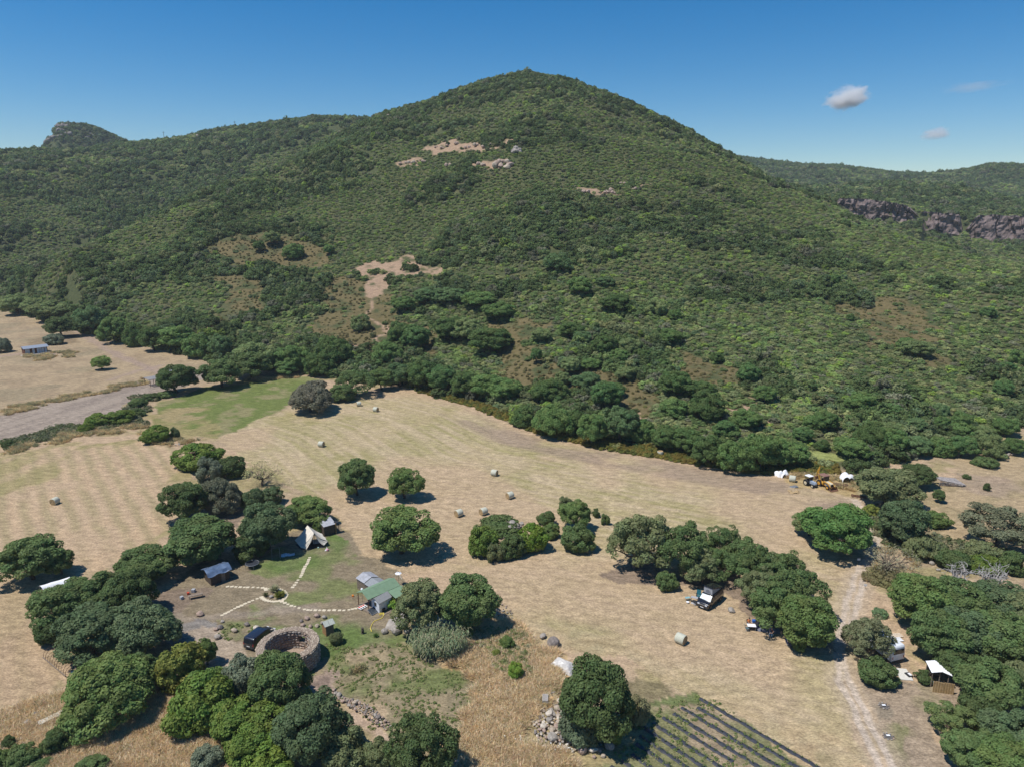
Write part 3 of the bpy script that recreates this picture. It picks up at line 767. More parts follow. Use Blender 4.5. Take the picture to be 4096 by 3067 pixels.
LEAFGAIN = 2.1
DK = (0.052, 0.072, 0.026)      # dark evergreen oak
MG = (0.068, 0.095, 0.034)      # mid green oak
LG = (0.080, 0.110, 0.034)      # fresh green
BG = (0.074, 0.104, 0.022)      # mastic, bright
OL = (0.098, 0.110, 0.050)      # olive green
GY = (0.108, 0.122, 0.082)      # olive tree, grey
BR = (0.100, 0.090, 0.055)      # brownish
YG = (0.120, 0.135, 0.032)      # yellow green
BL = (0.062, 0.086, 0.040)      # bluish green
TREES = [
 # lone trees and groves, read off the photograph crop by crop
 ('oak', 'A', 270, 1440, 465, 1080, MG, 'round oak on the mown field, tallest beside the white canopy'),
 ('oak', 'A', 490, 1400, 230, 1195, MG, 'smaller oak touching the right side of a round field oak'),
 ('oak', 'A', 1505, 960, 380, 645, DK, 'leaning oak with bare trunk at the edge of the mown field'),
 ('wide', 'A', 1765, 890, 360, 585, (0.082, 0.085, 0.055), 'grey-green oak with dark trunk inside the field-edge grove'),
 ('bush', 'A', 1600, 530, 340, 340, BG, 'glossy shrub dotted with white at the end of the field-edge grove', 'shrub'),
 ('bush', 'A', 1690, 640, 190, 445, GY, 'grey-green shrub wedged between two dark field-edge shrubs', 'shrub'),
 ('bush', 'A', 1870, 610, 230, 440, DK, 'dark dense shrub behind the grey-green oak', 'shrub'),
 ('thin', 'C', 95, 690, 310, 485, (0.20, 0.185, 0.09), 'sparse tan tree showing its branches beside the hay field'),
 ('bush', 'A', 2040, 870, 180, 700, BL, 'blue-green shrub at the foot of the sparse tan tree', 'shrub'),
 ('bush', 'C', 165, 830, 190, 690, BL, 'blue-green shrub in the shade beside the sparse tan tree', 'shrub'),
 ('oak', 'A', 1640, 1290, 570, 950, MG, 'broad oak spreading behind the blue tarpaulin shed'),
 ('oak', 'A', 1180, 1440, 480, 1190, MG, 'oak in the grove left of the blue tarpaulin shed'),
 ('oak', 'C', 150, 1200, 430, 810, BL, 'large blue-green oak left of the white tent'),
 ('oak', 'C', 480, 990, 350, 770, LG, 'fresh green oak rising behind the white tent'),
 ('bush', 'C', 565, 1050, 130, 920, LG, 'bright shrub between the white tent and the plank hut', 'shrub'),
 ('bush', 'A', 2010, 1260, 260, 1080, DK, 'dark shrub behind the trampoline', 'shrub'),
 ('oak', 'C', 865, 765, 315, 462, MG, 'lone round tree in the hay field with a leaning crown'),
 ('oak', 'C', 1240, 790, 275, 535, LG, 'lone compact tree in the hay field beside a leaning one'),
 ('oak', 'C', 1215, 1235, 510, 858, LG, 'lone broad oak on straw stubble behind the grey sheds'),
 ('oak', 'B', 480, 420, 420, 70, MG, 'oak covering the white canopy, outermost of the grove'),
 ('bush', 'B', 430, 520, 250, 330, DK, 'dark undergrowth shrub at the grove edge above the wire tunnel', 'shrub'),
 ('oak', 'B', 820, 330, 420, -20, MG, 'oak in the middle of the grove behind the white canopy'),
 ('oak', 'B', 1060, 300, 380, -60, DK, 'shaded oak in the grove beside the workbench clutter'),
 ('oak', 'B', 760, 640, 560, 240, BL, 'big oak above the wire hoop tunnel'),
 ('wide', 'B', 1120, 600, 600, 200, (0.075, 0.100, 0.050), 'widest oak of the grove beside the grey gravel patch'),
 ('wide', 'B', 920, 1090, 760, 620, LG, 'spreading oak with visible trunk over dry golden grass'),
 ('oak', 'B', 1130, 880, 330, 640, MG, 'round oak squeezed behind the spreading oak'),
 ('bush', 'B', 1450, 890, 390, 540, (0.120, 0.125, 0.030), 'yellow-green rounded shrub below the gravel patch', 'shrub'),
 ('oak', 'B', 1670, 715, 165, 500, LG, 'slender young tree beside the gravel drive'),
 ('bush', 'B', 1960, 950, 310, 620, GY, 'silver-grey olive beside the round stone wall', 'olive_tree'),
 ('bush', 'B', 1650, 1190, 500, 800, BG, 'large bright mastic mound below the silver-grey olive', 'shrub'),
 ('bush', 'B', 1680, 980, 350, 740, (0.072, 0.105, 0.028), 'mastic mound behind the large bright mound', 'shrub'),
 ('oak', 'D', 260, 1070, 470, 605, MG, 'oak hiding the front of the round stone wall'),
 ('oak', 'D', 500, 1480, 560, 965, BL, 'large oak beside the narrow footpath'),
 ('bush', 'B', 1930, 1290, 430, 1000, BG, 'bright mastic mound with a grey rock at its edge', 'shrub'),
 ('bush', 'B', 2010, 1500, 420, 1200, BG, 'bright mastic thicket in front of the large footpath oak', 'shrub'),
 ('bush', 'D', 120, 1330, 420, 1050, BG, 'bright mastic thicket between two oaks below the round stone wall', 'shrub'),
 ('bush', 'D', 160, 1600, 420, 1330, (0.085, 0.120, 0.022), 'yellowish mastic thicket along the bottom thicket edge', 'shrub'),
 ('bush', 'D', 780, 1520, 370, 1260, OL, 'olive-brown shrub below the footpath', 'shrub'),
 ('bush', 'D', 1030, 1500, 230, 1310, OL, 'small olive-brown shrub between footpath and dark oak', 'shrub'),
 ('oak', 'D', 1370, 1640, 500, 1140, DK, 'dark oak beside the brown boulder below the terrace'),
 ('bush', 'B', 1660, 1560, 250, 1385, GY, 'silver-grey shrub in golden grass', 'shrub'),
 ('bush', 'B', 440, 1410, 215, 1240, DK, 'loose dark shrub in golden grass below the stone trough', 'shrub'),
 ('bush', 'B', 720, 1580, 260, 1470, MG, 'green shrub at the lower rim of the golden grass', 'shrub'),
 ('bush', 'B', 180, 1520, 240, 1370, MG, 'leafy shrub beside white umbels in golden grass', 'shrub'),
 ('bush', 'B', 70, 1385, 110, 1290, DK, 'small dark shrub among white umbels', 'shrub'),
 ('bush', 'B', 5, 1530, 150, 1390, LG, 'fresh green shrub among white umbels', 'shrub'),
 ('bush', 'B', 330, 1545, 150, 1480, MG, 'low green shrub next to a small grey rock', 'shrub'),
 ('oak', 'D', 1370, 440, 390, 30, OL, 'olive-toned tree over the rock slab beside the white hut'),
 ('oak', 'D', 1750, 420, 480, 0, MG, 'big round tree behind the cane thicket'),
 ('bush', 'D', 695, 545, 105, 450, OL, 'dark shrub leaning on the little outhouse', 'shrub'),
 ('bush', 'D', 1980, 655, 65, 590, YG, 'small yellow-green shrub in weeds', 'shrub'),
 ('bush', 'D', 2130, 825, 120, 670, (0.12, 0.17, 0.03), 'bright green young fruit tree in weeds', 'fruit_tree'),
 ('bush', 'D', 1765, 500, 80, 415, LG, 'upright light green shrub beside the cane thicket', 'shrub'),
 ('bush', 'D', 2070, 590, 110, 480, LG, 'loose light green shrub below the fallen wall', 'shrub'),
 ('low', 'D', 1175, 245, 150, 170, (0.11, 0.17, 0.03), 'bright vine sprawling beside the white hut', 'vine'),
 ('bush', 'C', 1870, 1240, 240, 1000, BG, 'bright mastic shrub on the left of the rocky knoll', 'shrub'),
 ('bush', 'E', 95, 1250, 200, 1065, MG, 'mid green shrub in front of the rocky knoll', 'shrub'),
 ('bush', 'E', 265, 1195, 230, 985, (0.088, 0.128, 0.020), 'vivid green rounded shrub on the right of the rocky knoll', 'shrub'),
 ('bush', 'E', 410, 1105, 145, 990, LG, 'shrub with white blossom beside the vivid green one', 'shrub'),
 ('bush', 'E', 375, 1000, 130, 885, MG, 'lone round shrub on the field side of the knoll', 'shrub'),
 ('bush', 'C', 1970, 1285, 140, 1140, OL, 'grey-green shrub at the foot of the rocky knoll', 'shrub'),
 ('low', 'E', -10, 1040, 330, 955, MG, 'ivy spreading over the top of the rocky knoll', 'ivy'),
 ('oak', 'E', 610, 1040, 255, 795, LG, 'tall narrow tree above a round shrub beside the knoll'),
 ('bush', 'E', 525, 880, 110, 770, OL, 'thin olive shrub behind the tall narrow tree', 'shrub'),
 ('bush', 'E', 620, 1190, 255, 985, MG, 'round shrub in front of the tall narrow tree', 'shrub'),
 ('bush', 'E', 775, 935, 65, 870, DK, 'small pointed shrub at the hay field rim', 'shrub'),
 ('bush', 'E', 845, 995, 70, 910, MG, 'small pointed shrub next to the airy cork oak', 'shrub'),
 ('cork', 'E', 1080, 1350, 560, 880, OL, 'airy cork oak with visible limbs at the head of the campsite grove'),
 ('cork', 'E', 1470, 1390, 440, 955, MG, 'cork oak behind the black camper van'),
 ('cork', 'E', 1760, 1290, 340, 990, MG, 'cork oak on the field side of the campsite grove'),
 ('cork', 'E', 1620, 1470, 320, 1190, OL, 'leaning cork oak over the black camper van'),
 ('bush', 'E', 1335, 1508, 165, 1370, MG, 'low shrub left of the black camper van', 'shrub'),
 ('cork', 'E', 1950, 1400, 400, 1100, MG, 'round cork oak in the middle of the campsite grove'),
 ('cork', 'G', 30, 1480, 260, 1120, MG, 'tall cork oak on the sunny back of the campsite grove'),
 ('cork', 'H', 60, 250, 360, -60, OL, 'cork oak over the half-hidden silver camper'),
 ('cork', 'H', 340, 330, 440, -100, MG, 'cork oak at the end of the campsite grove by the track'),
 ('oak', 'H', 430, 570, 470, 170, LG, 'bright full oak shading the camp chairs'),
 ('bush', 'H', 395, 600, 110, 440, LG, 'low leafy bough brushing the ground beside the camp chairs', 'shrub'),
 ('oak', 'F', 770, 1300, 560, 655, DK, 'huge dark oak behind the stone pile'),
 ('bush', 'F', 1090, 1190, 200, 880, (0.14, 0.13, 0.07), 'sparse brownish shrub on the right flank of the huge dark oak', 'shrub'),
 ('bush', 'F', 905, 1330, 170, 1160, YG, 'yellow-green shrub at the right foot of the huge dark oak', 'shrub'),
 ('bush', 'F', 660, 1310, 370, 985, (0.070, 0.088, 0.052), 'grey olive bush growing out of the stone pile', 'shrub'),
 ('oak', 'G', 690, 1210, 540, 830, (0.062, 0.108, 0.030), 'lush green tree standing alone beside the dirt track'),
 ('oak', 'G', 470, 1090, 260, 900, (0.12, 0.14, 0.06), 'pale yellowish half of the lush green trackside tree'),
 ('oak', 'G', 1080, 840, 460, 530, OL, 'oak at the corner where the dirt track leaves the field'),
 ('oak', 'G', 1330, 690, 290, 510, DK, 'dark oak beside the collapsed dry-stone hut'),
 ('oak', 'G', 1210, 1150, 380, 800, BL, 'blue-green tree right of the dirt track'),
 ('bush', 'G', 1490, 1005, 200, 890, LG, 'shrub on dry grass right of the blue-green tree', 'shrub'),
 ('low', 'G', 985, 930, 140, 840, YG, 'low hedge shrub where the dirt track leaves the field', 'shrub'),
 ('low', 'G', 1050, 1040, 140, 950, OL, 'low hedge shrub between dirt track and blue-green tree', 'shrub'),
 ('oak', 'G', 1518, 822, 95, 715, MG, 'tiny lollipop tree in the right-hand meadow'),
 ('bush', 'G', 1905, 728, 52, 658, DK, 'tiny conical shrub in the right-hand meadow', 'shrub'),
 ('low', 'G', 1895, 528, 175, 450, MG, 'flat round shrub in the upper right-hand meadow', 'shrub'),
 ('low', 'G', 1750, 632, 60, 595, MG, 'very small shrub in the upper right-hand meadow', 'shrub'),
 ('bush', 'G', 2010, 468, 62, 405, MG, 'small shrub on the rim of the upper right-hand meadow', 'shrub'),
 ('cork', 'G', 1990, 1170, 560, 840, (0.090, 0.092, 0.055), 'wide brown-green cork oak in the right-hand meadow'),
 ('thin', 'G', 1090, 1400, 390, 1150, (0.17, 0.155, 0.10), 'half-dead tree with bare twigs beside the dirt track'),
 ('low', 'G', 1080, 1445, 270, 1370, (0.12, 0.105, 0.05), 'dry brown shrub under the half-dead tree', 'shrub'),
 ('low', 'G', 1390, 1260, 260, 1090, OL, 'hedge shrub below the blue-green tree', 'shrub'),
 ('bush', 'G', 1490, 1245, 105, 1150, GY, 'silvery shrub in the hedge below the blue-green tree', 'shrub'),
 ('bush', 'G', 1640, 1350, 250, 1200, DK, 'dark hedge shrub above the bleached dead tree', 'shrub'),
 ('bush', 'G', 1865, 1270, 240, 1140, OL, 'olive hedge shrub below the brown-green cork oak', 'shrub'),
 ('low', 'G', 1885, 1380, 250, 1240, BG, 'bright flat hedge shrub behind the forked dead tree', 'shrub'),
 ('bush', 'G', 2095, 1390, 200, 1200, MG, 'hedge shrub at the meadow corner', 'shrub'),
 ('oak', 'H', 1330, 380, 480, -10, LG, 'fresh green oak at the forward corner of the track-side wood'),
 ('oak', 'H', 1640, 360, 440, 20, MG, 'oak under the bleached dead tree'),
 ('oak', 'H', 1980, 330, 460, 40, BL, 'oak under the forked dead tree'),
 ('oak', 'H', 2180, 420, 360, 130, OL, 'olive-toned oak in the back of the track-side wood'),
 ('oak', 'H', 1500, 690, 440, 280, MG, 'oak leaning over the white van'),
 ('oak', 'H', 1720, 620, 480, 250, BL, 'oak in the heart of the track-side wood'),
 ('oak', 'H', 1990, 640, 500, 280, MG, 'broad oak behind the heart of the track-side wood'),
 ('bush', 'H', 2150, 760, 240, 520, BG, 'bright mastic mound inside the track-side wood', 'shrub'),
 ('oak', 'H', 1660, 830, 360, 590, DK, 'dark oak behind the reed-fenced shelter'),
 ('bush', 'H', 1405, 855, 130, 770, DK, 'dark shrub left of the reed-fenced shelter', 'shrub'),
 ('oak', 'H', 1900, 1050, 480, 680, MG, 'oak right of the reed-fenced shelter'),
 ('oak', 'H', 2160, 1010, 400, 700, OL, 'oak behind the one beside the reed-fenced shelter'),
 ('bush', 'H', 1860, 1180, 320, 960, DK, 'dark undergrowth below the shelter-side oak', 'shrub'),
 ('cork', 'H', 1610, 1260, 340, 1010, (0.10, 0.125, 0.045), 'light airy cork oak reaching over the bare ground'),
 ('oak', 'H', 1760, 1560, 420, 1250, MG, 'oak at the lower corner of the track-side wood'),
 ('oak', 'H', 2080, 1430, 440, 1080, BL, 'blue-green oak in the lower track-side wood'),
 ('oak', 'H', 2050, 1700, 500, 1330, LG, 'fresh green oak in the lowest corner of the wood'),
 ('cork', 'H', 925, 670, 390, 320, (0.105, 0.110, 0.058), 'olive-brown tree between the dirt track and the white van'),
 ('bush', 'H', 1010, 850, 280, 660, MG, 'dense shrub at the foot of the olive-brown track tree', 'shrub'),
 ('low', 'H', 1045, 325, 110, 265, (0.11, 0.16, 0.08), 'cut leafy branches lying beside the dirt track', 'brushwood'),
 ('oak', 'J', 817, 762, 150, 650, (0.13, 0.17, 0.05), 'little umbrella-shaped tree below the wooden cabin'),
 ('oak', 'J', 1430, 945, 335, 715, DK, 'dark round oak beside the slatted pergola'),
 ('oak', 'J', 1790, 900, 320, 660, MG, 'oak at the upper corner of the green meadow'),
 ('oak', 'J', 2030, 830, 340, 600, MG, 'oak behind the upper corner of the green meadow'),
 ('oak', 'J', 500, 500, 240, 320, DK, 'dark oak above the wooden cabin'),
 ('bush', 'J', 445, 555, 145, 465, GY, 'silver olive beside the wooden cabin', 'olive_tree'),
 ('bush', 'J', 30, 620, 130, 495, GY, 'silver olive left of the wooden cabin', 'olive_tree'),
 ('bush', 'J', 775, 1205, 190, 1110, BG, 'dark green hedge mound along the ploughed strip', 'shrub'),
 ('bush', 'J', 960, 1185, 215, 1080, BG, 'biggest hedge mound along the ploughed strip', 'shrub'),
 ('low', 'J', 690, 1255, 120, 1190, BG, 'small hedge mound at the corner of the mown field', 'shrub'),
 ('bush', 'J', 1115, 1060, 120, 980, MG, 'hedge shrub at the tip of the ploughed strip', 'shrub'),
 ('low', 'J', 1110, 1130, 110, 1070, MG, 'weedy hedge shrub between ploughed strip and green meadow', 'shrub'),
 ('bush', 'J', 1225, 1000, 115, 945, DK, 'shrub below the slatted pergola', 'shrub'),
 ('low', 'J', 1340, 975, 150, 925, MG, 'shrub at the foot of the dark pergola-side oak', 'shrub'),
 ('bush', 'J', 1262, 1335, 205, 1200, BG, 'leafy shrub right behind a round bale', 'shrub'),
 ('bush', 'J', 1412, 1312, 75, 1215, BL, 'small blue-green shrub between two meadows', 'shrub'),
 ('low', 'J', 75, 1375, 85, 1310, DK, 'small dark shrub in the far left hedge', 'shrub'),
 ('wide', 'K', 490, 1500, 390, 1235, (0.105, 0.098, 0.068), 'brown-grey spreading oak at the top of the hay field'),
 ('cork', 'K', 860, 1370, 300, 1150, MG, 'parasol-shaped oak with dark trunk at the field top'),
 ('oak', 'K', 1060, 1325, 190, 1150, LG, 'oak shading the topmost corner of the hay field'),
 ('bush', 'K', 740, 1415, 200, 1280, MG, 'shrub between the brown-grey and the parasol-shaped oak', 'shrub'),
 ('cork', 'E', 1700, 1440, 330, 1150, MG, 'cork oak right behind the boulder at the campsite edge'),
 ('cork', 'G', 170, 1490, 320, 1210, OL, 'cork oak between the sunny back and the end of the campsite grove'),
 ('cork', 'H', 190, 400, 420, 40, MG, 'leafy cork oak over the grey camping mat'),
 ('cork', 'E', 2060, 1500, 380, 1210, MG, 'cork oak shading the silver camper from behind'),
 ('cork', 'H', 250, 120, 380, -200, MG, 'cork oak on the field side above the silver camper'),
 ('oak', 'B', 640, 300, 380, 20, MG, 'oak joining the white canopy oak to the grove'),
 ('bush', 'E', 1290, 345, 1, 344, MG, None),
]
for i, T in enumerate(TREES):
    if T[7] is None: continue
    nm = T[8] if len(T) > 8 else 'oak_tree'
    if nm == 'oak_tree' and T[0] == 'cork': nm = 'cork_oak'
    cat = {'oak_tree': 'tree', 'cork_oak': 'tree', 'olive_tree': 'olive tree', 'fruit_tree': 'fruit tree'}.get(nm, nm)
    plant(*T[:7], T[7], nm, cat, None, i)

# the trees along the foot of the hill, one by one; look-alikes in two groups
rg = random.Random(5)
edge_rows = [('J', [(140, 320, 230, 170), (430, 355, 290, 225), (300, 300, 220, 190), (740, 465, 230, 270), (930, 545, 210, 360), (1080, 575, 150, 370), (1240, 612, 210, 430), (1430, 605, 280, 430), (1600, 655, 200, 490), (1775, 672, 170, 500)]),
             ('K', [(60, 1200, 300, 970), (340, 1180, 260, 990), (300, 1210, 180, 1100), (560, 1200, 240, 1040), (690, 1130, 300, 910), (1210, 1300, 210, 1130), (1390, 1310, 260, 1120), (1560, 1340, 230, 1160), (1330, 1000, 230, 830), (1210, 980, 200, 800), (1130, 1110, 250, 950), (1620, 920, 270, 760), (1760, 940, 220, 770), (1940, 1020, 330, 850),
                    (900, 850, 140, 735), (2050, 1400, 260, 1250), (1900, 1380, 240, 1220), (1730, 1380, 220, 1200), (1240, 700, 180, 590), (1440, 640, 220, 520), (1620, 640, 240, 520), (1830, 660, 260, 560), (2000, 760, 240, 640), (360, 270, 150, 160), (75, 215, 90, 135), (180, 160, 130, 60), (640, 240, 90, 170)]),
             ('E', [(180, 200, 180, 60), (420, 290, 310, 55), (600, 260, 170, 90), (740, 365, 210, 130), (960, 330, 290, 85), (1150, 330, 180, 170), (1330, 400, 230, 230), (1500, 430, 220, 250), (1680, 520, 260, 300), (1860, 560, 300, 330), (2080, 560, 270, 300), (1400, 120, 200, 0), (1660, 150, 290, -40), (850, 60, 240, -120), (1800, 280, 200, 170), (1980, 220, 220, 90)]),
             ('L', [(400, 1400, 260, 1240), (700, 1330, 240, 1200), (930, 1380, 150, 1280), (1010, 1250, 150, 1150), (1280, 1170, 130, 1090), (960, 1120, 140, 1010), (830, 1060, 200, 900), (1040, 1050, 170, 920), (1370, 960, 180, 850), (1140, 1110, 140, 1010), (660, 970, 160, 870), (730, 1160, 140, 1080), (570, 1190, 160, 1080), (290, 1110, 90, 1000), (500, 1300, 110, 1190), (930, 690, 240, 570), (1250, 720, 150, 610), (1400, 770, 110, 690), (560, 900, 180, 790), (330, 940, 150, 840), (1740, 1110, 90, 1030), (1990, 1280, 170, 1130), (1400, 1360, 260, 1200), (1620, 1400, 220, 1270), (2130, 1420, 160, 1300), (640, 560, 180, 430), (450, 360, 220, 240), (850, 480, 140, 420)]),
             ('G', [(180, 540, 260, 330), (340, 530, 230, 360), (60, 520, 200, 350), (600, 240, 210, 110), (420, 330, 150, 230), (580, 400, 100, 320), (840, 470, 230, 330), (960, 400, 260, 190), (1120, 420, 260, 250), (1320, 430, 240, 300), (1520, 440, 190, 310), (1700, 450, 190, 300), (1900, 440, 240, 270), (2120, 430, 180, 320), (1700, 290, 180, 180), (1850, 320, 200, 210), (2050, 280, 200, 160), (1150, 300, 180, 190), (730, 380, 120, 300), (1330, 250, 160, 150), (500, 220, 140, 120), (1540, 240, 140, 140)]),
             ('M', [(860, 1260, 200, 1120), (1100, 1300, 150, 1200), (1290, 830, 220, 720), (1210, 770, 160, 690), (660, 280, 90, 200), (1850, 530, 100, 450), (1990, 960, 120, 880), (1960, 1140, 140, 1030), (1640, 1380, 140, 1270), (1480, 1290, 120, 1200), (1200, 1110, 90, 1030), (780, 560, 60, 500), (2080, 890, 120, 790)])]
tints = [(q[0] * 1.15, q[1] * 1.25, q[2] * 1.1) for q in (DK, DK, MG, MG, BL, OL, (0.058, 0.088, 0.034))]
k = 0
for crop, rows in edge_rows:
    for (bx, by, w, top) in rows:
        big = w > 200
        kd = 'oak' if rg.random() < 0.75 else ('wide' if big else 'bush')
        t = plant(kd, crop, bx, by, w * 1.08, top, rg.choice(tints), 'evergreen oak at the wooded foot of the hill' if kd != 'bush' else 'rounded evergreen shrub among the oaks at the foot of the hill',
              'hill_oak' if kd != 'bush' else 'hill_shrub', 'tree' if kd != 'bush' else 'shrub', 'oaks along the foot of the hill' if kd != 'bush' else 'shrubs along the foot of the hill', k, sink=0.2, tallf=1.22)
        k += 1

# bleached dead trees
def dead_tree(crop, bx, by, w, top, label, seed):
    p = P(crop, bx, by)
    Hh = height_at(p, crop, bx, top); Wd = w / CROPS[crop][2] * mpp(p)
    rng = np.random.default_rng(seed)
    g = Geo(); br = []
    fork = Vector((0.2, 0.1, Hh * 0.5))
    limb(g, rng, (0, 0, -0.2), fork, 0.26, 0.2, 4, 0.04, 7)
    t = thing('dead_tree', label, 'dead tree', p)
    g.build('trunk', DEADB, t, True)
    for i in range(8):
        a = i * 2.4 + rng.random(); e = Vector((math.cos(a) * Wd * 0.5 * rng.uniform(.6, 1), math.sin(a) * Wd * 0.5, Hh * rng.uniform(0.62, 1.0)))
        h = Geo()
        q = limb(h, rng, fork * rng.uniform(0.75, 1), e, 0.12, 0.035, 5, 0.16, 5)
        for s in q[1:]:
            for _ in range(3):
                e2 = s + Vector(rng.normal(size=3)) * Wd * 0.16 + Vector((0, 0, 0.25))
                q2 = limb(h, rng, s, e2, 0.05, 0.02, 3, 0.16, 4)
                limb(h, rng, q2[2], q2[2] + Vector(rng.normal(size=3)) * Wd * 0.09, 0.025, 0.012, 2, 0.1, 3)
        h.build('branch', DEADB, t, True)
dead_tree('G', 1655, 1600, 170, 1290, 'bleached dead tree with upright trunk above the track-side wood', 3)
dead_tree('G', 1925, 1620, 230, 1355, 'bleached dead tree with wide forked branches above the track-side wood', 4)
# ------------------------------------------------------------------ things
CROPS.update(c1=(2700, 2330, 7.373), c2=(2940, 2400, 7.373), c3=(1400, 2260, 7.373), c4=(980, 2420, 5.53), c5=(1120, 2060, 7.373), c6=(3080, 1870, 5.53),
             c7=(3500, 2500, 3.1725), c8=(30, 1330, 2.12), d1=(640, 2180, 2.12), d2=(100, 2260, 4.24), d3=(2060, 2700, 2.544), d4=(1500, 2380, 3.18),
             d5=(0, 2750, 3.0025), d6=(2150, 2450, 3.527), d7=(3600, 1850, 2.5645), d8=(3400, 2250, 1.8276))
def at_h(crop, cx, cy, h, zg=0.0):
    """where the ray through a pixel meets the level h above the flat ground zg"""
    x, y, z = ray(*S(crop, cx, cy))
    t = (zg + h - CAM_H) / z
    return Vector((x * t, y * t, zg + h))
def frame_from(origin, xdir):
    """matrix with X along xdir (level), Z up"""
    x = Vector((xdir.x, xdir.y, 0)).normalized(); y = Vector((-x.y, x.x, 0))
    return Matrix(((x.x, y.x, 0, origin.x), (x.y, y.y, 0, origin.y), (0, 0, 1, origin.z), (0, 0, 0, 1)))
def ang(v): return math.atan2(v.y, v.x)

STONE = [mat('stone_grey', (0.33, 0.295, 0.255), 0.95, noise=0.3, scale=2.5, bump=0.5), mat('stone_tan', (0.42, 0.345, 0.265), 0.95, noise=0.28, scale=2.5, bump=0.5),
         mat('stone_pink', (0.37, 0.275, 0.22), 0.95, noise=0.28, scale=2.5, bump=0.5), mat('stone_pale', (0.56, 0.49, 0.40), 0.95, noise=0.22, scale=2.5, bump=0.4), mat('stone_dark', (0.215, 0.185, 0.165), 0.95, noise=0.3, scale=2.5, bump=0.5)]
def rock_mesh(seed, sub=2, rough=0.28, flat=0.75):
    bm = bmesh.new(); bmesh.ops.create_icosphere(bm, subdivisions=sub, radius=1)
    rng = np.random.default_rng(seed)
    pl = rnd_dirs(rng, 9, -1.0); dd = rng.uniform(0.62, 0.95, 9)
    for v in bm.verts:
        c = np.array(v.co)
        for p, d in zip(pl, dd):                     # cleave the lump along a few planes
            k = c @ p - d
            if k > 0: c = c - p * k * 0.92
        c = c * (1 + rough * 0.35 * rng.normal() * 0.4)
        v.co = (c[0], c[1], c[2] * flat)
    me = bpy.data.meshes.new('rock')
    bm.to_mesh(me); bm.free()
    return me
ROCKS = [rock_mesh(s, 2 if s < 5 else 1) for s in range(10)]
ROCKM = {}
def rock_variant(i, m):
    if (i, m) not in ROCKM:
        me = ROCKS[i].copy(); me.materials.append(STONE[m]); ROCKM[(i, m)] = me
    return ROCKM[(i, m)]
rr_ = random.Random(77)
def rock(name, p, size, m, label=None, cat=None, group=None, parent=None, big=True, tall=1.0, sink=0.25, flat=1.0):
    me = rock_variant(rr_.randrange(5) if big else rr_.randrange(5, 10), m)
    o = link(name, me, parent)
    sx = size / 2
    o.scale = (sx * rr_.uniform(0.9, 1.15), sx * rr_.uniform(0.75, 1.0), sx * tall)
    o.location = (p[0], p[1], p[2] + sx * tall * 0.75 * (1 - sink * 2) )
    o.rotation_euler = (rr_.uniform(-.2, .2), rr_.uniform(-.2, .2), rr_.uniform(0, 6.28))
    if label: tag(o, label, cat, group)
    return o

# --- round bales
NET = mat('bale_net', (0.50, 0.50, 0.40), 0.75, noise=0.12, scale=5, bump=0.2)
STRAW = mat('bale_straw', (0.40, 0.285, 0.15), 0.95, noise=0.35, scale=9, bump=0.7, bscale=26)
def make_bale():
    t = thing('hay_bale', 'x', 'hay bale')
    g = Geo(); n = 28; w = 0.64; rs = 0.69
    prof = [(-w, rs - 0.05), (-w + 0.06, rs), (-0.25, rs + 0.012), (0.25, rs + 0.012), (w - 0.06, rs), (w, rs - 0.05)]
    vs = [(x, math.cos(2 * math.pi * i / n) * r, math.sin(2 * math.pi * i / n) * r + rs - 0.03) for x, r in prof for i in range(n)]
    fs = [(k * n + i, k * n + (i + 1) % n, (k + 1) * n + (i + 1) % n, (k + 1) * n + i) for k in range(len(prof) - 1) for i in range(n)]
    g.add(vs, fs); g.build('net_wrap', NET, t, True)
    for s in (-1, 1):
        g = Geo()
        rings = [0.66, 0.52, 0.50, 0.36, 0.34, 0.18, 0.16, 0.0001]; dep = [0, 0.015, -0.02, 0.01, -0.025, 0.0, -0.03, -0.01]
        vs = [(s * (w - 0.012 + d), math.cos(2 * math.pi * i / n) * r, math.sin(2 * math.pi * i / n) * r + rs - 0.03) for r, d in zip(rings, dep) for i in range(n)]
        fs = [(k * n + i, k * n + (i + 1) % n, (k + 1) * n + (i + 1) % n, (k + 1) * n + i) for k in range(len(rings) - 1) for i in range(n)]
        g.add(vs, fs); g.build('end_face', STRAW, t)
    return t
bale0 = make_bale()
BALES = [('A', 432, 842, -1.75, 0, 'lone hay bale in the middle of the straw-coloured field behind the grove'), ('A', 1140, 325, -1.6, 0, 'hay bale tucked against a leafy shrub at the field corner'),
         ('C', 873, 50, 0.35, 0, 'hay bale below the parasol-shaped oak, farthest up the field'), ('C', 1010, 95, 2.75, 0, 'hay bale in the upper field next to the farthest one'), ('C', 570, 378, 2.9, 0, 'hay bale alone on the upper left of the swath field'),
         ('C', 1966, 612, 2.7, 0, 'hay bale on the green swaths, between the field top and the bale trio'), ('C', 2090, 795, -2.5, 0, 'upper bale of the trio above the rocky knoll'), ('C', 1678, 940, -2.4, 0, 'bale of the trio that lies closest to the broad lone oak'), ('C', 1877, 926, -2.45, 0, 'middle bale of the trio above the rocky knoll'),
         ('F', 1460, 560, -0.75, 0, 'big hay bale on stubble below the black camper van'), ('E', 1291, 455, 0, 1, 'upright hay bale against the bracken rim'), ('G', 348, 662, -0.45, 0, 'hay bale standing by the tractor and white plastic')]
for i, (c, x, y, a, up, lab) in enumerate(BALES):
    o = bale0 if i == 0 else copy_tree(bale0)
    p = P(c, x, y)
    o.location = p + Vector((0, 0.5, -0.02)); o.rotation_euler = (0, 0, a); o['label'] = lab; o['group'] = 'round hay bales on the fields'
    if up: o.rotation_euler = (0, math.pi / 2, 0); o.location = p + Vector((-0.66, 0.5, 0.63))

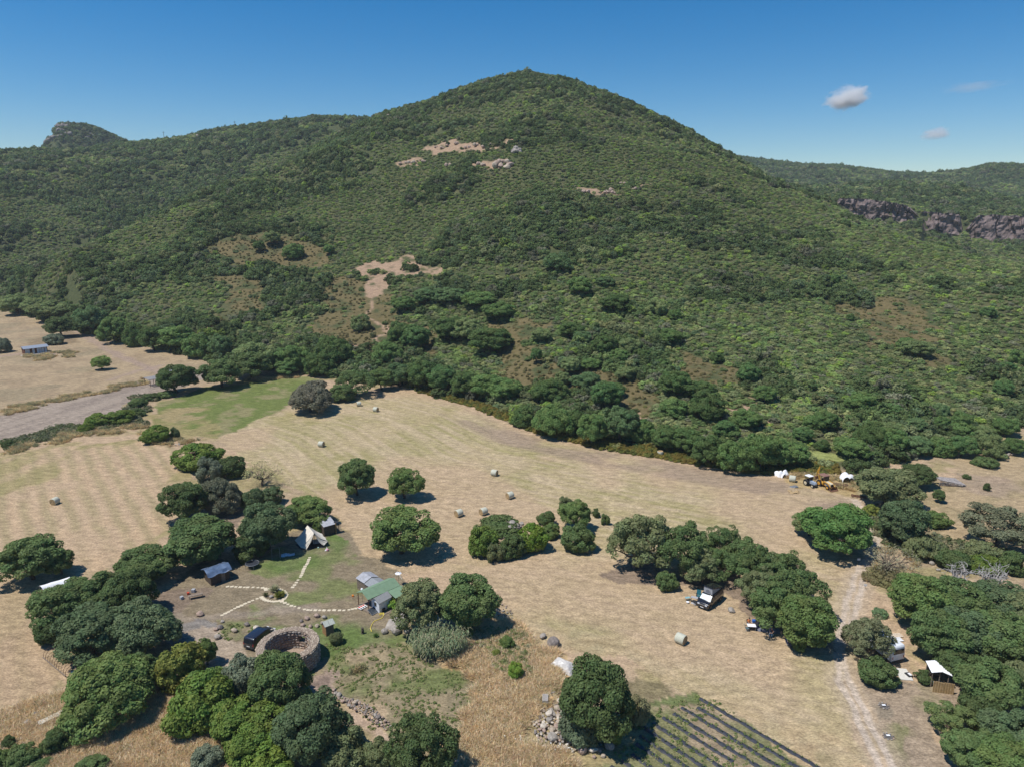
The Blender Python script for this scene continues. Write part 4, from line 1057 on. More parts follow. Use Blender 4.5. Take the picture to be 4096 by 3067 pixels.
# --- stepping stones
PAVE = mat('pale_slab', (0.60, 0.52, 0.38), 0.9, noise=0.15, scale=4)
slab_me = Geo().slab([(-0.24, -0.2, 0.035), (0.22, -0.22, 0.035), (0.25, 0.19, 0.035), (-0.21, 0.21, 0.035)], 0.09).build('x', PAVE).data
bpy.data.objects.remove(bpy.data.objects['x'])
def stone_path(label, crop, pts, a0, sc=1.0):
    p0 = P(crop, *pts[0])
    t = thing('stepping_stone_path', label, 'path', p0)
    t['kind'] = 'structure'
    for k, q in enumerate(pts):
        w = P(crop, *q)
        o = link('slab', slab_me, t); o.location = w - p0; o.rotation_euler = (0, 0, a0 + rr_.uniform(-.3, .3))
        s = sc * rr_.uniform(0.85, 1.2); o.scale = (s, s, 1)
stone_path('pale stepping stones from the plant bed to the white tent', 'C', [(480, 1265), (473, 1280), (468, 1293), (463, 1308), (455, 1320), (443, 1335), (437, 1350), (430, 1363), (425, 1378), (420, 1392), (413, 1406), (405, 1420), (386, 1445), (372, 1465), (358, 1485), (343, 1503)], 0.3)
stone_path('pale stepping stones from the plant bed to the blue tarpaulin shed', 'B', [(1830, 90), (1865, 90), (1897, 92), (1932, 94), (1965, 96), (1992, 96), (2035, 96), (2075, 98), (2112, 100), (2135, 106)], 0.2)
stone_path('pale stepping stones from the plant bed to the gravel patch', 'B', [(1785, 320), (1812, 306), (1838, 294), (1862, 280), (1888, 266), (1915, 253), (1943, 242), (1972, 227), (2003, 214), (2032, 202), (2068, 188)], 0.5)
stone_path('pale stepping stones from the plant bed to the green-roofed house', 'D', [(256, 211), (280, 221), (305, 232), (333, 244), (360, 250), (395, 262), (437, 274), (465, 278), (490, 280), (525, 280), (561, 280), (595, 281), (636, 281), (677, 279), (720, 281), (755, 281), (796, 277), (823, 271), (850, 266)], 0.1)
stone_path('ring of pale slabs around the plant bed', 'D', [(190 + 104 * math.cos(k * 0.215), 158 + 52 * math.sin(k * 0.215)) for k in range(29) if not 13 < k < 19], 0.3, 1.1)

# --- plants of the bed: rosettes of blades
def rosette(name, label, crop, x, y, size, tint, n, cat, seed, up=0.6, wd=0.06):
    p = P(crop, x, y)
    t = thing(name, label, cat, p)
    rng = np.random.default_rng(seed)
    g = Geo()
    for i in range(n):
        a = rng.uniform(0, 6.28); el = rng.uniform(0.25, 1.35) * up + 0.3
        d = Vector((math.cos(a) * math.cos(el), math.sin(a) * math.cos(el), math.sin(el))); s = Vector((-math.sin(a), math.cos(a), 0)) * wd * size
        L = size * rng.uniform(0.7, 1.0)
        m = d * L * 0.55; e = d * L - Vector((0, 0, L * 0.12))
        z = Vector((0, 0, 0.02 * size))
        g.add([-s * 0.6, s * 0.6, m + s - z, e, m - s - z, m + z], [(0, 1, 2, 5), (0, 5, 4), (5, 2, 3), (5, 3, 4)])
    o = g.build('leaves', LEAF, t, fix=False); o.color = (*tint, 1)
    at = o.data.color_attributes.new('leaf', 'FLOAT_COLOR', 'POINT')
    at.data.foreach_set('color', np.repeat(np.column_stack([rng.random((n, 2)), np.zeros(n), np.ones(n)]), 6, 0).astype(np.float32).ravel())
rosette('agave', 'pale variegated agave in the round plant bed', 'D', 195, 130, 1.5, (0.36, 0.36, 0.20), 60, 'agave', 1, 0.8, 0.07)
rosette('yucca', 'yellow-green yucca in front of the pale agave', 'D', 232, 178, 1.25, (0.20, 0.215, 0.04), 110, 'yucca', 2, 0.75)
rosette('yucca', 'yellow-green yucca at the rim of the plant bed', 'D', 258, 160, 1.1, (0.18, 0.20, 0.04), 90, 'yucca', 3, 0.75)
rosette('dwarf_palm', 'small dark dwarf palm beside a stone in the plant bed', 'D', 128, 165, 0.75, (0.10, 0.12, 0.045), 80, 'palm', 4, 0.7, 0.04)
rosette('weed_clump', 'strappy green clump on the lawn beside the boulders', 'D', 1012, 492, 0.7, (0.10, 0.19, 0.04), 70, 'weed', 6, 0.8, 0.04)

# --- single boulders
BOULD = [('D', 172, 178, 34, 0, 'grey stone in the round plant bed'), ('D', 458, 355, 46, 2, 'pinkish boulder of the stone seat ring, behind the round wall'), ('D', 538, 335, 50, 2, 'broad flat boulder of the stone seat ring'), ('D', 598, 345, 42, 0, 'double boulder of the stone seat ring'), ('D', 582, 388, 34, 1, 'pointed tan boulder of the stone seat ring near the outhouse'),
         ('D', 413, 374, 32, 4, 'small dark boulder of the stone seat ring'), ('D', 424, 408, 40, 2, 'wedge boulder of the stone seat ring'), ('D', 488, 418, 36, 2, 'low rough boulder of the stone seat ring'), ('D', 540, 414, 40, 1, 'rounded tan boulder of the stone seat ring'), ('D', 55, 432, 52, 3, 'flat pale boulder on the lawn behind the black van'), ('D', 118, 452, 30, 0, 'small grey boulder beside the pale flat one'),
         ('B', 1772, 425, 48, 4, 'dark boulder beside the gravel patch'), ('B', 1790, 376, 32, 0, 'small grey boulder where the stepping stones start'), ('B', 1885, 452, 52, 1, 'tan boulder in green weeds beside the gravel'), ('B', 1985, 402, 48, 4, 'mottled dark boulder on the lawn'), ('B', 1750, 507, 58, 0, 'large flat boulder at the edge of the drive'), ('B', 1610, 322, 56, 2, 'squat boulder between brown shrubs above the gravel'), ('B', 1738, 440, 40, 2, 'half-buried boulder next to the dark one'),
         ('D', 1080, 462, 62, 0, 'round grey boulder below the rock slab'), ('D', 1172, 462, 92, 0, 'largest boulder below the rock slab'), ('D', 1268, 455, 60, 3, 'pale boulder under the olive-toned tree'), ('D', 1175, 332, 44, 0, 'boulder perched on the rock slab'), ('D', 1122, 368, 26, 1, 'tan stone beside the rock slab'), ('D', 1118, 405, 30, 4, 'dark stone beside the rock slab'), ('D', 1138, 396, 26, 1, 'small orange-tan stone beside the rock slab'),
         ('F', 1862, 292, 58, 0, 'grey boulder at the edge of the campsite shade'), ('D', 1648, 1530, 80, 2, 'rounded brown boulder beside the dark oak'), ('B', 1600, 1280, 76, 0, 'grey rock at the mastic edge in golden grass'), ('B', 1632, 1228, 40, 0, 'smaller grey rock above the mastic-edge rock'), ('B', 1396, 985, 30, 0, 'single stone under the yellow-green shrub'), ('B', 415, 1508, 36, 0, 'pale stone in the lower golden grass'),
         ('F', 345, 500, 60, 0, 'grey rock on the field rim behind the weeds'), ('F', 425, 562, 110, 4, 'long dark rock on the field rim'), ('G', 1470, 1325, 46, 0, 'flat grey rock beside the half-dead tree'), ('G', 1520, 1375, 34, 0, 'small rock beside the half-dead tree'),
         ('F', 880, 1385, 76, 2, 'pinkish round boulder at the right end of the stone pile'), ('F', 828, 1460, 44, 1, 'tan stone apart from the stone pile, towards the film rows'), ('F', 755, 1465, 36, 2, 'low stone below the stone pile')]
for c, x, y, w, m, lab in BOULD:
    p = P(c, x, y); sz = w / CROPS[c][2] * mpp(p)
    rock('boulder', p, sz * 1.1, m, lab, 'boulder', sink=0.2)
p = P('D', 182, 490)
rock('standing_stone', p, 1.15, 3, 'upright standing stone at the rear of the black van', 'stone', tall=1.75, sink=0.15)
# carved stump
p = P('D', 907, 468); t = thing('carved_stump', 'hollow weathered stump standing on the lawn', 'stump', p)
Geo().tube([(0, 0, -0.05), (0.02, 0, 0.4), (-0.02, 0, 0.85)], [0.24, 0.2, 0.17], 9).build('trunk', CORKB, t, True)
Geo().ring((-0.02, 0, 0.88), 0.12, 0.06, 10, 5).build('rim', CORKB, t, True)
Geo().box(-0.07, 0.07, -0.235, -0.15, 0.25, 0.5).build('hollow', mat('black_hole', (0.015, 0.012, 0.01)), t)
# bare rock slab
p = P('D', 1205, 380)
o = rock('rock_slab', p, 4.4, 0, 'sloping bare grey rock slab beside the white hut', 'rock', tall=0.42, sink=0.28); o.scale = (1.6, 2.5, 0.55); o.rotation_euler = (0.12, 0, -0.5)

# --- heaps of stones: a pile is a thing, its stones are its parts
def heap(name, label, cat, crop, poly, n, s0, s1, mats_, seed, rise=0.0, jit=0.3, power=1.6):
    rg = random.Random(seed)
    pw = poly_world(crop, poly); c = pw.mean(0)
    t = thing(name, label, cat, (c[0], c[1], gz(*c)))
    placed = []
    rn = np.random.default_rng(seed); cx = rn.uniform(pw[:, 0].min(), pw[:, 0].max(), 6000); cy = rn.uniform(pw[:, 1].min(), pw[:, 1].max(), 6000)
    ok = inpoly(cx, cy, pw)
    for x, y in zip(cx[ok], cy[ok]):
        if len(placed) >= n: break
        s = s0 + (s1 - s0) * rg.random() ** power
        if any((x - a) ** 2 + (y - b) ** 2 < ((s + d) * 0.36) ** 2 for a, b, d in placed): continue
        placed.append((x, y, s))
        d = min(1, (1 - math.hypot((x - c[0]) / (np.ptp(pw[:, 0]) / 2), (y - c[1]) / (np.ptp(pw[:, 1]) / 2))) * 1.5)
        z = rise * max(0, d) - 0.0
        rock('stone', (x - c[0], y - c[1], z), s, rg.choice(mats_), parent=t, big=s > 0.7, tall=rg.uniform(0.7, 1.0), sink=0.22)
    return t
heap('stone_pile', 'big pile of pale field stones spilling around the huge dark oak', 'stone pile', 'd3', [(130, 350), (230, 290), (400, 250), (500, 260), (520, 480), (560, 590), (700, 640), (880, 690), (900, 760), (760, 800), (640, 800), (420, 760), (330, 770), (210, 720), (200, 560), (150, 420)], 210, 0.38, 1.35, [1, 1, 2, 2, 3, 3, 0, 4], 3, 0.35)
heap('dry_stone_wall', 'collapsed dry-stone wall between footpath and terrace', 'wall', 'D', [(630, 945), (680, 920), (800, 1000), (960, 1060), (1060, 1140), (1150, 1210), (1100, 1250), (1030, 1220), (900, 1130), (800, 1070)], 110, 0.25, 0.8, [0, 2, 2, 4, 1], 4, 0.3)
heap('dry_stone_wall', 'fallen wall and dead branches under the big tree behind the canes', 'wall', 'D', [(1990, 240), (2060, 235), (2110, 300), (2120, 360), (2250, 440), (2230, 460), (2100, 400), (2010, 400), (1990, 300)], 40, 0.25, 0.6, [0, 2, 4], 5, 0.1)
heap('dry_stone_wall', 'remnant wall of grey rocks behind the stone trough', 'wall', 'B', [(160, 1180), (250, 1130), (330, 1140), (400, 1060), (470, 1020), (490, 1060), (400, 1120), (300, 1190), (240, 1220)], 22, 0.5, 1.3, [0, 0, 1, 4], 6, 0.05, power=1.0)
heap('rock_knoll', 'grey jumbled rocks of the knoll between bright shrubs', 'rocks', 'C', [(1985, 1100), (2010, 1050), (2090, 1010), (2190, 990), (2200, 1020), (2120, 1090), (2040, 1110)], 30, 0.5, 1.5, [0, 4, 0], 7, 1.1, power=1.0)
heap('rock_knoll', 'few pale rocks at the foot of the mastic-covered knoll', 'rocks', 'C', [(1840, 1260), (1870, 1190), (1920, 1180), (1900, 1250)], 7, 0.4, 0.9, [0, 3], 8, 0.1)
heap('dry_stone_wall', 'stub of a wall at the tip of the ploughed strip', 'wall', 'J', [(1025, 1060), (1025, 1020), (1060, 1010), (1060, 1060)], 8, 0.4, 0.9, [0, 3], 9, 0.1)
heap('dry_stone_wall', 'scattered grey stones between the two meadows', 'wall', 'J', [(1395, 1365), (1470, 1345), (1470, 1370), (1410, 1375)], 7, 0.4, 0.9, [0, 3], 10, 0.1)
heap('dry_stone_wall', 'grey stone wall on the upper rim of the right-hand meadow', 'wall', 'G', [(2040, 445), (2140, 425), (2150, 440), (2060, 455)], 16, 0.5, 1.3, [0, 2], 12, 0.2)
# collapsed hut on the right
t = thing('stone_ruin', 'low ruined hut with a sagging grey slate roof in the right-hand meadow', 'ruin', P('G', 1580, 672))
g = Geo(); g.slab([(-3.0, 0.2, 1.7), (-1.7, -1.2, 1.2), (3.2, -1.9, 0.35), (2.2, 0.6, 1.0)], 0.18); g.build('roof', mat('slate', (0.30, 0.27, 0.25), 0.9, noise=0.35, scale=3, bump=0.5), t)
for k in range(46):
    f = (k % 15) / 15; h = (k // 15)
    x = -1.9 + 4.6 * f; y = -1.05 - 0.75 * f
    rock('stone', (x, y, 0.05 + h * 0.33 * (1 - f * 0.85)), 0.45, rr_.choice([0, 4, 2]), parent=t, big=False, tall=0.75, sink=0.0)

# --- the round stone enclosure
def round_wall():
    c = at_h('c4', 955, 1010, 0)
    c = (P('c4', 360, 1120) + P('c4', 1545, 1090)) / 2
    c = at_h('c4', 950, 860, 2.5)
    c.z = gz(c.x, c.y)
    Ro, Ri, Hh = 3.85, 2.85, 2.6
    t = thing('round_stone_wall', 'roofless round dry-stone enclosure with a small window', 'stone enclosure', c)
    core = mat('earth_mortar', (0.24, 0.185, 0.14), 0.95, noise=0.3, scale=4, bump=0.6)
    g = Geo(); n = 72
    wa0, wa1 = 1.05, 1.40                          # window sector, at the back
    for i in range(n):
        a0, a1 = 2 * math.pi * i / n, 2 * math.pi * (i + 1) / n
        win = wa0 < (a0 + a1) / 2 < wa1
        for z0, z1 in (((-0.2, 0.95), (1.95, Hh)) if win else ((-0.2, Hh),)):
            q = [(r * math.cos(a), r * math.sin(a), z) for z in (z0, z1) for r, a in ((Ri, a0), (Ro, a0), (Ro, a1), (Ri, a1))]
            g.add(q, [(0, 1, 2, 3), (4, 5, 6, 7), (0, 1, 5, 4), (1, 2, 6, 5), (2, 3, 7, 6), (3, 0, 4, 7)])
    g.build('core', core, t, fix=False)
    n_ = 0
    stf = Geo()
    def put(a, r, z, s, m, shown, fl=1.0):
        if shown:
            o = link('stone', rock_variant(rr_.randrange(5, 10), m), t)
            o.location = (r * math.cos(a), r * math.sin(a), z); o.scale = (s * 0.42, s * rr_.uniform(0.5, 0.68), s * 0.44 * fl); o.rotation_euler = (rr_.uniform(-.2, .2), rr_.uniform(-.2, .2), a)
        else:
            src = rock_variant(rr_.randrange(5, 10), 0)
            M = Matrix.Translation((r * math.cos(a), r * math.sin(a), z)) @ Matrix.Rotation(a, 4, 'Z') @ Matrix.Diagonal((s * 0.42, s * 0.6, s * 0.44 * fl, 1))
            stf.add([v.co for v in src.vertices], [tuple(p.vertices) for p in src.polygons], M)
    for side, Rr, step in (('in', Ri, 0.46), ('out', Ro, 0.5)):
        z = 0.18
        while z < Hh - 0.1:
            m = int(2 * math.pi * Rr / step)
            for i in range(m):
                a = 2 * math.pi * (i + rr_.uniform(-.25, .25)) / m
                if wa0 - 0.03 < a < wa1 + 0.03 and 0.9 < z < 2.0: continue
                s = rr_.uniform(0.36, 0.58)
                front = math.sin(a) > -0.15 if side == 'in' else math.cos(a - 5.6) > 0.55
                put(a, Rr + (0.03 if side == 'in' else -0.03), z, s, rr_.choice([0, 1, 2, 4, 0]), front and n_ < 215)
                n_ += front
            z += 0.37
    for i in range(420):                              # rubble on the wall top
        a = rr_.uniform(0, 6.283); r = math.sqrt(rr_.uniform(Ri ** 2, Ro ** 2))
        put(a, r, Hh + 0.0, rr_.uniform(0.16, 0.3), rr_.choice([1, 2, 1]), i < 80, 0.6)
    o = stf.build('rubble', STONE[1], t, fix=False); o['kind'] = 'stuff'
    g = Geo(); a = (wa0 + wa1) / 2
    M = Matrix.Rotation(a, 4, 'Z')
    g.box(Ri - 0.12, Ro + 0.05, -0.85, 0.85, 1.95, 2.12, M); g.build('lintel', mat('old_beam', (0.20, 0.15, 0.11), 0.9, noise=0.3), t)
    g = Geo(); g.cyl((0, 0, 0.0), (0, 0, 0.06), Ri + 0.05, n=40); g.build('floor', mat('packed_earth', (0.34, 0.255, 0.19), 0.95, noise=0.2, bump=0.4), t)
round_wall()

# --- greens: cane thicket
def canes():
    p = P('D', 1520, 610)
    t = thing('cane_thicket', 'grey-green giant cane thicket below the rock slab', 'cane', p)
    rng = np.random.default_rng(5)
    for v in range(3):
        g = Geo(); n = 0; cols = []
        for i in range(130):
            a = rng.uniform(0, 6.28); q = math.sqrt(rng.random()) * np.array([3.1, 2.4])
            b = Vector((math.cos(a) * q[0], math.sin(a) * q[1], 0)); H = rng.uniform(1.6, 3.6)
            tip = b + Vector((rng.normal() * 0.5, rng.normal() * 0.5, H)) + b * 0.18
            for k in range(7):
                f = 0.25 + 0.75 * k / 7
                s = b.lerp(tip, f); aa = rng.uniform(0, 6.28); L = rng.uniform(0.5, 0.95)
                d = Vector((math.cos(aa), math.sin(aa), 0)); sd = Vector((-d.y, d.x, 0)) * 0.055
                m = s + d * L * 0.5 + Vector((0, 0, 0.25)); e = s + d * L + Vector((0, 0, -0.2))
                g.add([s, m + sd, e, m - sd], [(0, 1, 2, 3)]); cols.append(rng.random(2))
        o = g.build('canes', LEAF, t, fix=False); o.color = ((0.28, 0.33, 0.18, 1), (0.40, 0.39, 0.23, 1), (0.20, 0.28, 0.15, 1))[v]
        at = o.data.color_attributes.new('leaf', 'FLOAT_COLOR', 'POINT')
        c = np.repeat(np.column_stack([np.array(cols), np.zeros(len(cols)), np.ones(len(cols))]), 4, 0)
        at.data.foreach_set('color', c.astype(np.float32).ravel())
canes()

# --- mulch film rows of the vegetable plot
FILM = mat('black_film', (0.045, 0.047, 0.055), 0.42, spec=0.5, noise=0.25, scale=2, bump=0.3, bscale=4)
d_ = (P('F', 2212, 1345) - P('F', 1610, 990)); d_.z = 0; d_.normalize()
starts = [(1610, 990), (1590, 1060), (1460, 1062), (1395, 1112), (1310, 1142), (1230, 1188), (1155, 1222), (1125, 1288), (1095, 1352), (1060, 1440), (980, 1490), (890, 1535)]
for i, s in enumerate(starts):
    p = P('F', *s); L = 27.0 - i * 0.7
    if s == (1310, 1142): L = 9
    nrm = Vector((-d_.y, d_.x, 0)); rg2 = random.Random(i)
    g = Geo(); vs = []; fs = []
    N = int(L / 0.45); ph = rg2.random() * 9
    for k in range(N + 1):
        x = L * k / N
        wl = 0.27 + 0.09 * math.sin(x * 1.7 + ph) * rg2.random() + rg2.uniform(-.05, .05); wr = 0.27 + rg2.uniform(-.09, .07)
        cc = p + d_ * x
        for off, h in ((-wl, 0.015), (-wl * 0.5, 0.07), (0, 0.085 + rg2.uniform(-.015, .015)), (wr * 0.5, 0.07), (wr, 0.015)):
            q = cc + nrm * off; vs.append((q.x - p.x, q.y - p.y, q.z * 0 + h + 0.03))
    vs = np.array(vs); vs[:, 2] += terrain(vs[:, 0] + p.x, vs[:, 1] + p.y) - p.z; vs = [tuple(v) for v in vs]
    for k in range(N):
        for j in range(4): fs.append((k * 5 + j, k * 5 + j + 1, (k + 1) * 5 + j + 1, (k + 1) * 5 + j))
    t = thing('mulch_film_row', 'strip of black mulch film in the vegetable plot', 'mulch film', p, 0, 'black mulch film rows')
    g.add(vs, fs); g.build('film', FILM, t, True, fix=False)
    hg = Geo(); cols = []
    for k in range(int(L / 0.8)):
        q = d_ * (0.5 + 0.8 * k) + nrm * rg2.uniform(-.05, .05)
        zq = gz(p.x + q.x, p.y + q.y) - p.z + 0.1
        for b in range(5):
            a = rg2.uniform(0, 6.28); dd = Vector((math.cos(a), math.sin(a), 0.8)) * 0.2; sd = Vector((-math.sin(a), math.cos(a), 0)) * 0.07
            z = Vector((q.x, q.y, zq))
            hg.add([z, z + dd * 0.6 + sd, z + dd, z + dd * 0.6 - sd], [(0, 1, 2, 3)]); cols.append((rg2.random(), rg2.random()))
    o = hg.build('seedlings', LEAF, t, fix=False); o.color = (0.10, 0.13, 0.05, 1)
    at = o.data.color_attributes.new('leaf', 'FLOAT_COLOR', 'POINT')
    at.data.foreach_set('color', np.repeat(np.column_stack([np.array(cols), np.zeros(len(cols)), np.ones(len(cols))]), 4, 0).astype(np.float32).ravel())
# ------------------------------------------------------------------ buildings
WOOD = mat('weathered_planks', (0.22, 0.175, 0.135), 0.9, noise=0.3, scale=5, bump=0.4)
DWOOD = mat('dark_planks', (0.085, 0.066, 0.052), 0.9, noise=0.3, scale=5)
RWOOD = mat('red_brown_boards', (0.135, 0.060, 0.038), 0.75, noise=0.25, scale=5)
YWOOD = mat('yellow_plywood', (0.50, 0.30, 0.10), 0.8, noise=0.15, scale=3)
GREYR = mat('grey_roofing', (0.30, 0.305, 0.32), 0.8, noise=0.2, scale=3)
GREENR = mat('green_roofing', (0.175, 0.265, 0.165), 0.7, noise=0.10, scale=1.5)
WHITE = mat('white_paint', (0.74, 0.76, 0.79), 0.6, noise=0.07, scale=3)
WPLAST = mat('white_plastic', (0.82, 0.82, 0.82), 0.45, noise=0.06, scale=4)
STEEL = mat('grey_steel', (0.35, 0.36, 0.37), 0.45, metal=0.6, noise=0.15)
RUST = mat('rusty_iron', (0.15, 0.075, 0.045), 0.85, noise=0.35, scale=5, bump=0.4)
DARK = mat('dark_gear', (0.028, 0.029, 0.032), 0.7)
GLASS = glass_mat()
TEAL = mat('teal_cloth', (0.015, 0.13, 0.16), 0.8)
BLUE = mat('blue_plastic', (0.02, 0.12, 0.45), 0.5)
RED = mat('red_plastic', (0.55, 0.07, 0.035), 0.5)
PINK = mat('pink_plastic', (0.75, 0.32, 0.42), 0.5)
GREYC = mat('grey_canvas', (0.36, 0.37, 0.39), 0.85, noise=0.1)
CANVAS = mat('cream_canvas', (0.66, 0.61, 0.52), 0.85, noise=0.10, scale=2, bump=0.25, bscale=3)

def planks(t, name, m, p0, p1, z0, z1, w=0.16, th=0.03, zt=None):
    """upright boards between two ground points (local coordinates); zt(f) gives the top height along the run"""
    p0 = Vector(p0); p1 = Vector(p1); L = (p1 - p0).length; n = max(1, int(L / w)); d = (p1 - p0) / n; nr = Vector((d.y, -d.x, 0)).normalized()
    for k in range(n):
        a = p0 + d * (k + 0.04); b = p0 + d * (k + 0.96)
        za, zb = (z1, z1) if zt is None else (zt(k / n), zt((k + 1) / n))
        j = nr * rr_.uniform(0, 0.012)
        g = Geo(); vs = [a + j, b + j, b - nr * th, a - nr * th]
        g.add([(v.x, v.y, z0) for v in vs] + [(vs[0].x, vs[0].y, za), (vs[1].x, vs[1].y, zb), (vs[2].x, vs[2].y, zb), (vs[3].x, vs[3].y, za)], [(3, 2, 1, 0), (4, 5, 6, 7), (0, 1, 5, 4), (1, 2, 6, 5), (2, 3, 7, 6), (3, 0, 4, 7)])
        g.build(name, m, t)
def posts(t, pts, h, r=0.05, m=None, name='post'):
    for q in pts:
        hh = h if len(q) < 3 else q[2]
        Geo().cyl((q[0], q[1], -0.15), (q[0], q[1], hh), r, n=6).build(name, m or DWOOD, t)
def corrugated(g, a, b, c, d, n=14, amp=0.02, th=0.02):
    """wavy sheet: a-b along the waves' run, a-d across"""
    a, b, c, d = map(Vector, (a, b, c, d)); nr = (b - a).cross(d - a).normalized()
    vs = []
    for i in range(n * 2 + 1):
        f = i / (n * 2); o = nr * (amp if i % 2 else -amp)
        vs += [a.lerp(d, f) + o, b.lerp(c, f) + o]
    fs = [(2 * i, 2 * i + 1, 2 * i + 3, 2 * i + 2) for i in range(n * 2)]
    g.add(vs, fs)

def main_house():
    bl = at_h('c3', 220, 800, 2.1); fl = at_h('c3', 560, 1000, 2.1); br = at_h('c3', 1060, 430, 2.1)
    M = frame_from(Vector((bl.x, bl.y, gz(bl.x, bl.y))), br - bl)
    L = (br - bl).length + 0.55
    t = thing('house', 'open-sided house with pale green gable roof beside the grey sheds', 'house', M.translation, ang(br - bl))
    Wd = abs((fl - bl).dot(Vector((M[0][1], M[1][1], 0))))
    Y = -Wd
    rz, ez = 2.75, 2.1
    g = Geo(); g.slab([(-0.1, Y / 2, rz), (L, Y / 2, rz), (L, 0.12, ez), (-0.1, 0.12, ez)][::-1], 0.06); g.build('roof', GREENR, t)
    g = Geo(); g.slab([(-0.1, Y / 2, rz + 0.003), (L, Y / 2, rz + 0.003), (L, Y - 0.05, ez), (-0.1, Y - 0.05, ez)], 0.06); g.build('roof', GREENR, t)
    g = Geo(); g.slab([(L - 2.3, Y - 0.1, ez - 0.02), (L + 0.15, Y - 0.1, ez - 0.02), (L + 0.15, Y - 2.0, 1.72), (L - 2.3, Y - 2.0, 1.72)], 0.05); g.build('lean_to_roof', GREENR, t)
    for k in range(1, 5):
        g = Geo(); x = -0.1 + (L + 0.1) * k / 5
        g.box(x - 0.012, x + 0.012, -0.006, 0.006, 0, 1)
        M2 = Matrix.Identity(4)
        vs = [(x - 0.02, Y / 2 - 0.02, rz + 0.012), (x + 0.02, Y / 2 - 0.02, rz + 0.012), (x + 0.02, Y, ez + 0.03), (x - 0.02, Y, ez + 0.03)]
        g = Geo(); g.slab(vs, 0.015); g.build('roof_seam', mat('green_seam', (0.13, 0.21, 0.13)), t)
    Geo().box(-0.1, L, Y / 2 - 0.05, Y / 2 + 0.05, rz - 0.12, rz - 0.01).build('ridge_beam', DWOOD, t)
    posts(t, [(0.05, -0.05), (0.05, Y + 0.08), (L / 2, -0.05), (L - 0.1, -0.05), (L - 0.1, Y + 0.08), (L + 0.05, Y - 1.9, 1.66), (L - 2.2, Y - 1.9, 1.66)], 2.02, 0.07, RWOOD)
    Geo().box(-0.2, 2.2, Y - 0.3, 0.1, -0.1, 0.12).build('deck', WOOD, t)
    planks(t, 'wall_board', DWOOD, (2.2, Y + 0.2, 0), (2.2, -0.1, 0), 0, 2.1)
    planks(t, 'wall_board', DWOOD, (2.2, -0.1, 0), (L - 0.1, -0.1, 0), 0, 2.0, 0.25)
    planks(t, 'wall_board', DWOOD, (2.2, Y + 0.2, 0), (L - 0.1, Y + 0.2, 0), 0, 2.0, 0.25)
    # drying rack and clutter on the deck stay separate things
    q = M @ Vector((1.2, Y + 0.7, 0.12)); c = thing('drying_rack', 'clothes rack with white and red washing on the deck of the green-roofed house', 'clothes rack', q, ang(br - bl) + 0.6)
    Geo().box(-0.5, 0.5, -0.02, 0.02, 0.85, 0.89).cyl((-0.5, 0, 0), (-0.5, 0, 0.87), 0.02, n=5).cyl((0.5, 0, 0), (0.5, 0, 0.87), 0.02, n=5).build('frame', STEEL, c)
    for k, m in enumerate((WPLAST, RED, WPLAST, WPLAST)):
        Geo().box(-0.45 + k * 0.24, -0.25 + k * 0.24, -0.05, 0.05, 0.35, 0.92).build('cloth', m, c)
    # white hut in front
    hb = at_h('c3', 870, 1410, 0, gz(hb_x, hb_y)) if False else P('c3', 870, 1410)
    gl = P('c3', 697, 1275); rb = P('c3', 1222, 1215)
    h = thing('garden_hut', 'small white hut with grey gable roof in front of the green roof', 'hut', hb, ang(rb - hb))
    Lx = (rb - hb).length; Wy = (gl - hb).length; wh = 1.62; rh = 2.12
    g = Geo()
    g.add([(0, 0, -0.1), (Lx, 0, -0.1), (Lx, Wy, -0.1), (0, Wy, -0.1), (0, 0, wh), (Lx, 0, wh), (Lx, Wy, wh), (0, Wy, wh), (0, Wy / 2, rh), (Lx, Wy / 2, rh)],
          [(0, 1, 5, 4), (2, 3, 7, 6), (3, 0, 4, 8, 7), (1, 2, 6, 9, 5)])
    g.build('wall', WHITE, h)
    Geo().slab([(-0.16, Wy / 2, rh + 0.07), (-0.16, -0.14, wh + 0.0), (Lx + 0.1, -0.14, wh + 0.0), (Lx + 0.1, Wy / 2, rh + 0.07)], 0.05).build('roof', mat('grey_felt', (0.27, 0.275, 0.27), 0.9, noise=0.12), h)
    Geo().slab([(-0.16, Wy / 2, rh + 0.073), (Lx + 0.1, Wy / 2, rh + 0.073), (Lx + 0.1, Wy + 0.14, wh), (-0.16, Wy + 0.14, wh)], 0.05).build('roof', MATS['grey_felt'], h)
    w = Geo().box(-0.03, -0.002, Wy * 0.36, Wy * 0.64, 0.85, 1.45).build('window', mat('window_frame_green', (0.10, 0.12, 0.09)), h)
    Geo().box(-0.04, -0.031, Wy * 0.40, Wy * 0.60, 0.9, 1.4).build('pane', GLASS, w)
    for k in range(1, 5):
        Geo().box(Lx * k / 5 - 0.012, Lx * k / 5 + 0.012, -0.015, -0.002, 0.0, wh - 0.05).build('panel_joint', mat('joint_grey', (0.5, 0.52, 0.55)), h)
    Geo().box(0.5, 0.95, -0.22, -0.003, 0.05, 0.5).build('meter_box', DARK, h)
    # tilted solar collector
    p = (P('c3', 565, 1420) + P('c3', 800, 1380)) / 2
    s = thing('solar_panel', 'tilted dark solar panel leaning in front of the white hut', 'solar panel', p, ang(rb - hb))
    Geo().slab([(-0.62, -0.5, 0.12), (0.62, -0.5, 0.12), (0.62, 0.5, 0.62), (-0.62, 0.5, 0.62)], 0.09).build('frame', STEEL, s)
    Geo().slab([(-0.57, -0.455, 0.146), (0.57, -0.455, 0.146), (0.57, 0.455, 0.606), (-0.57, 0.455, 0.606)], 0.004).build('glass', glass_mat('collector_glass', (0.05, 0.06, 0.07)), s)
    posts(s, [(-0.5, 0.4), (0.5, 0.4)], 0.5, 0.03, STEEL, 'leg')
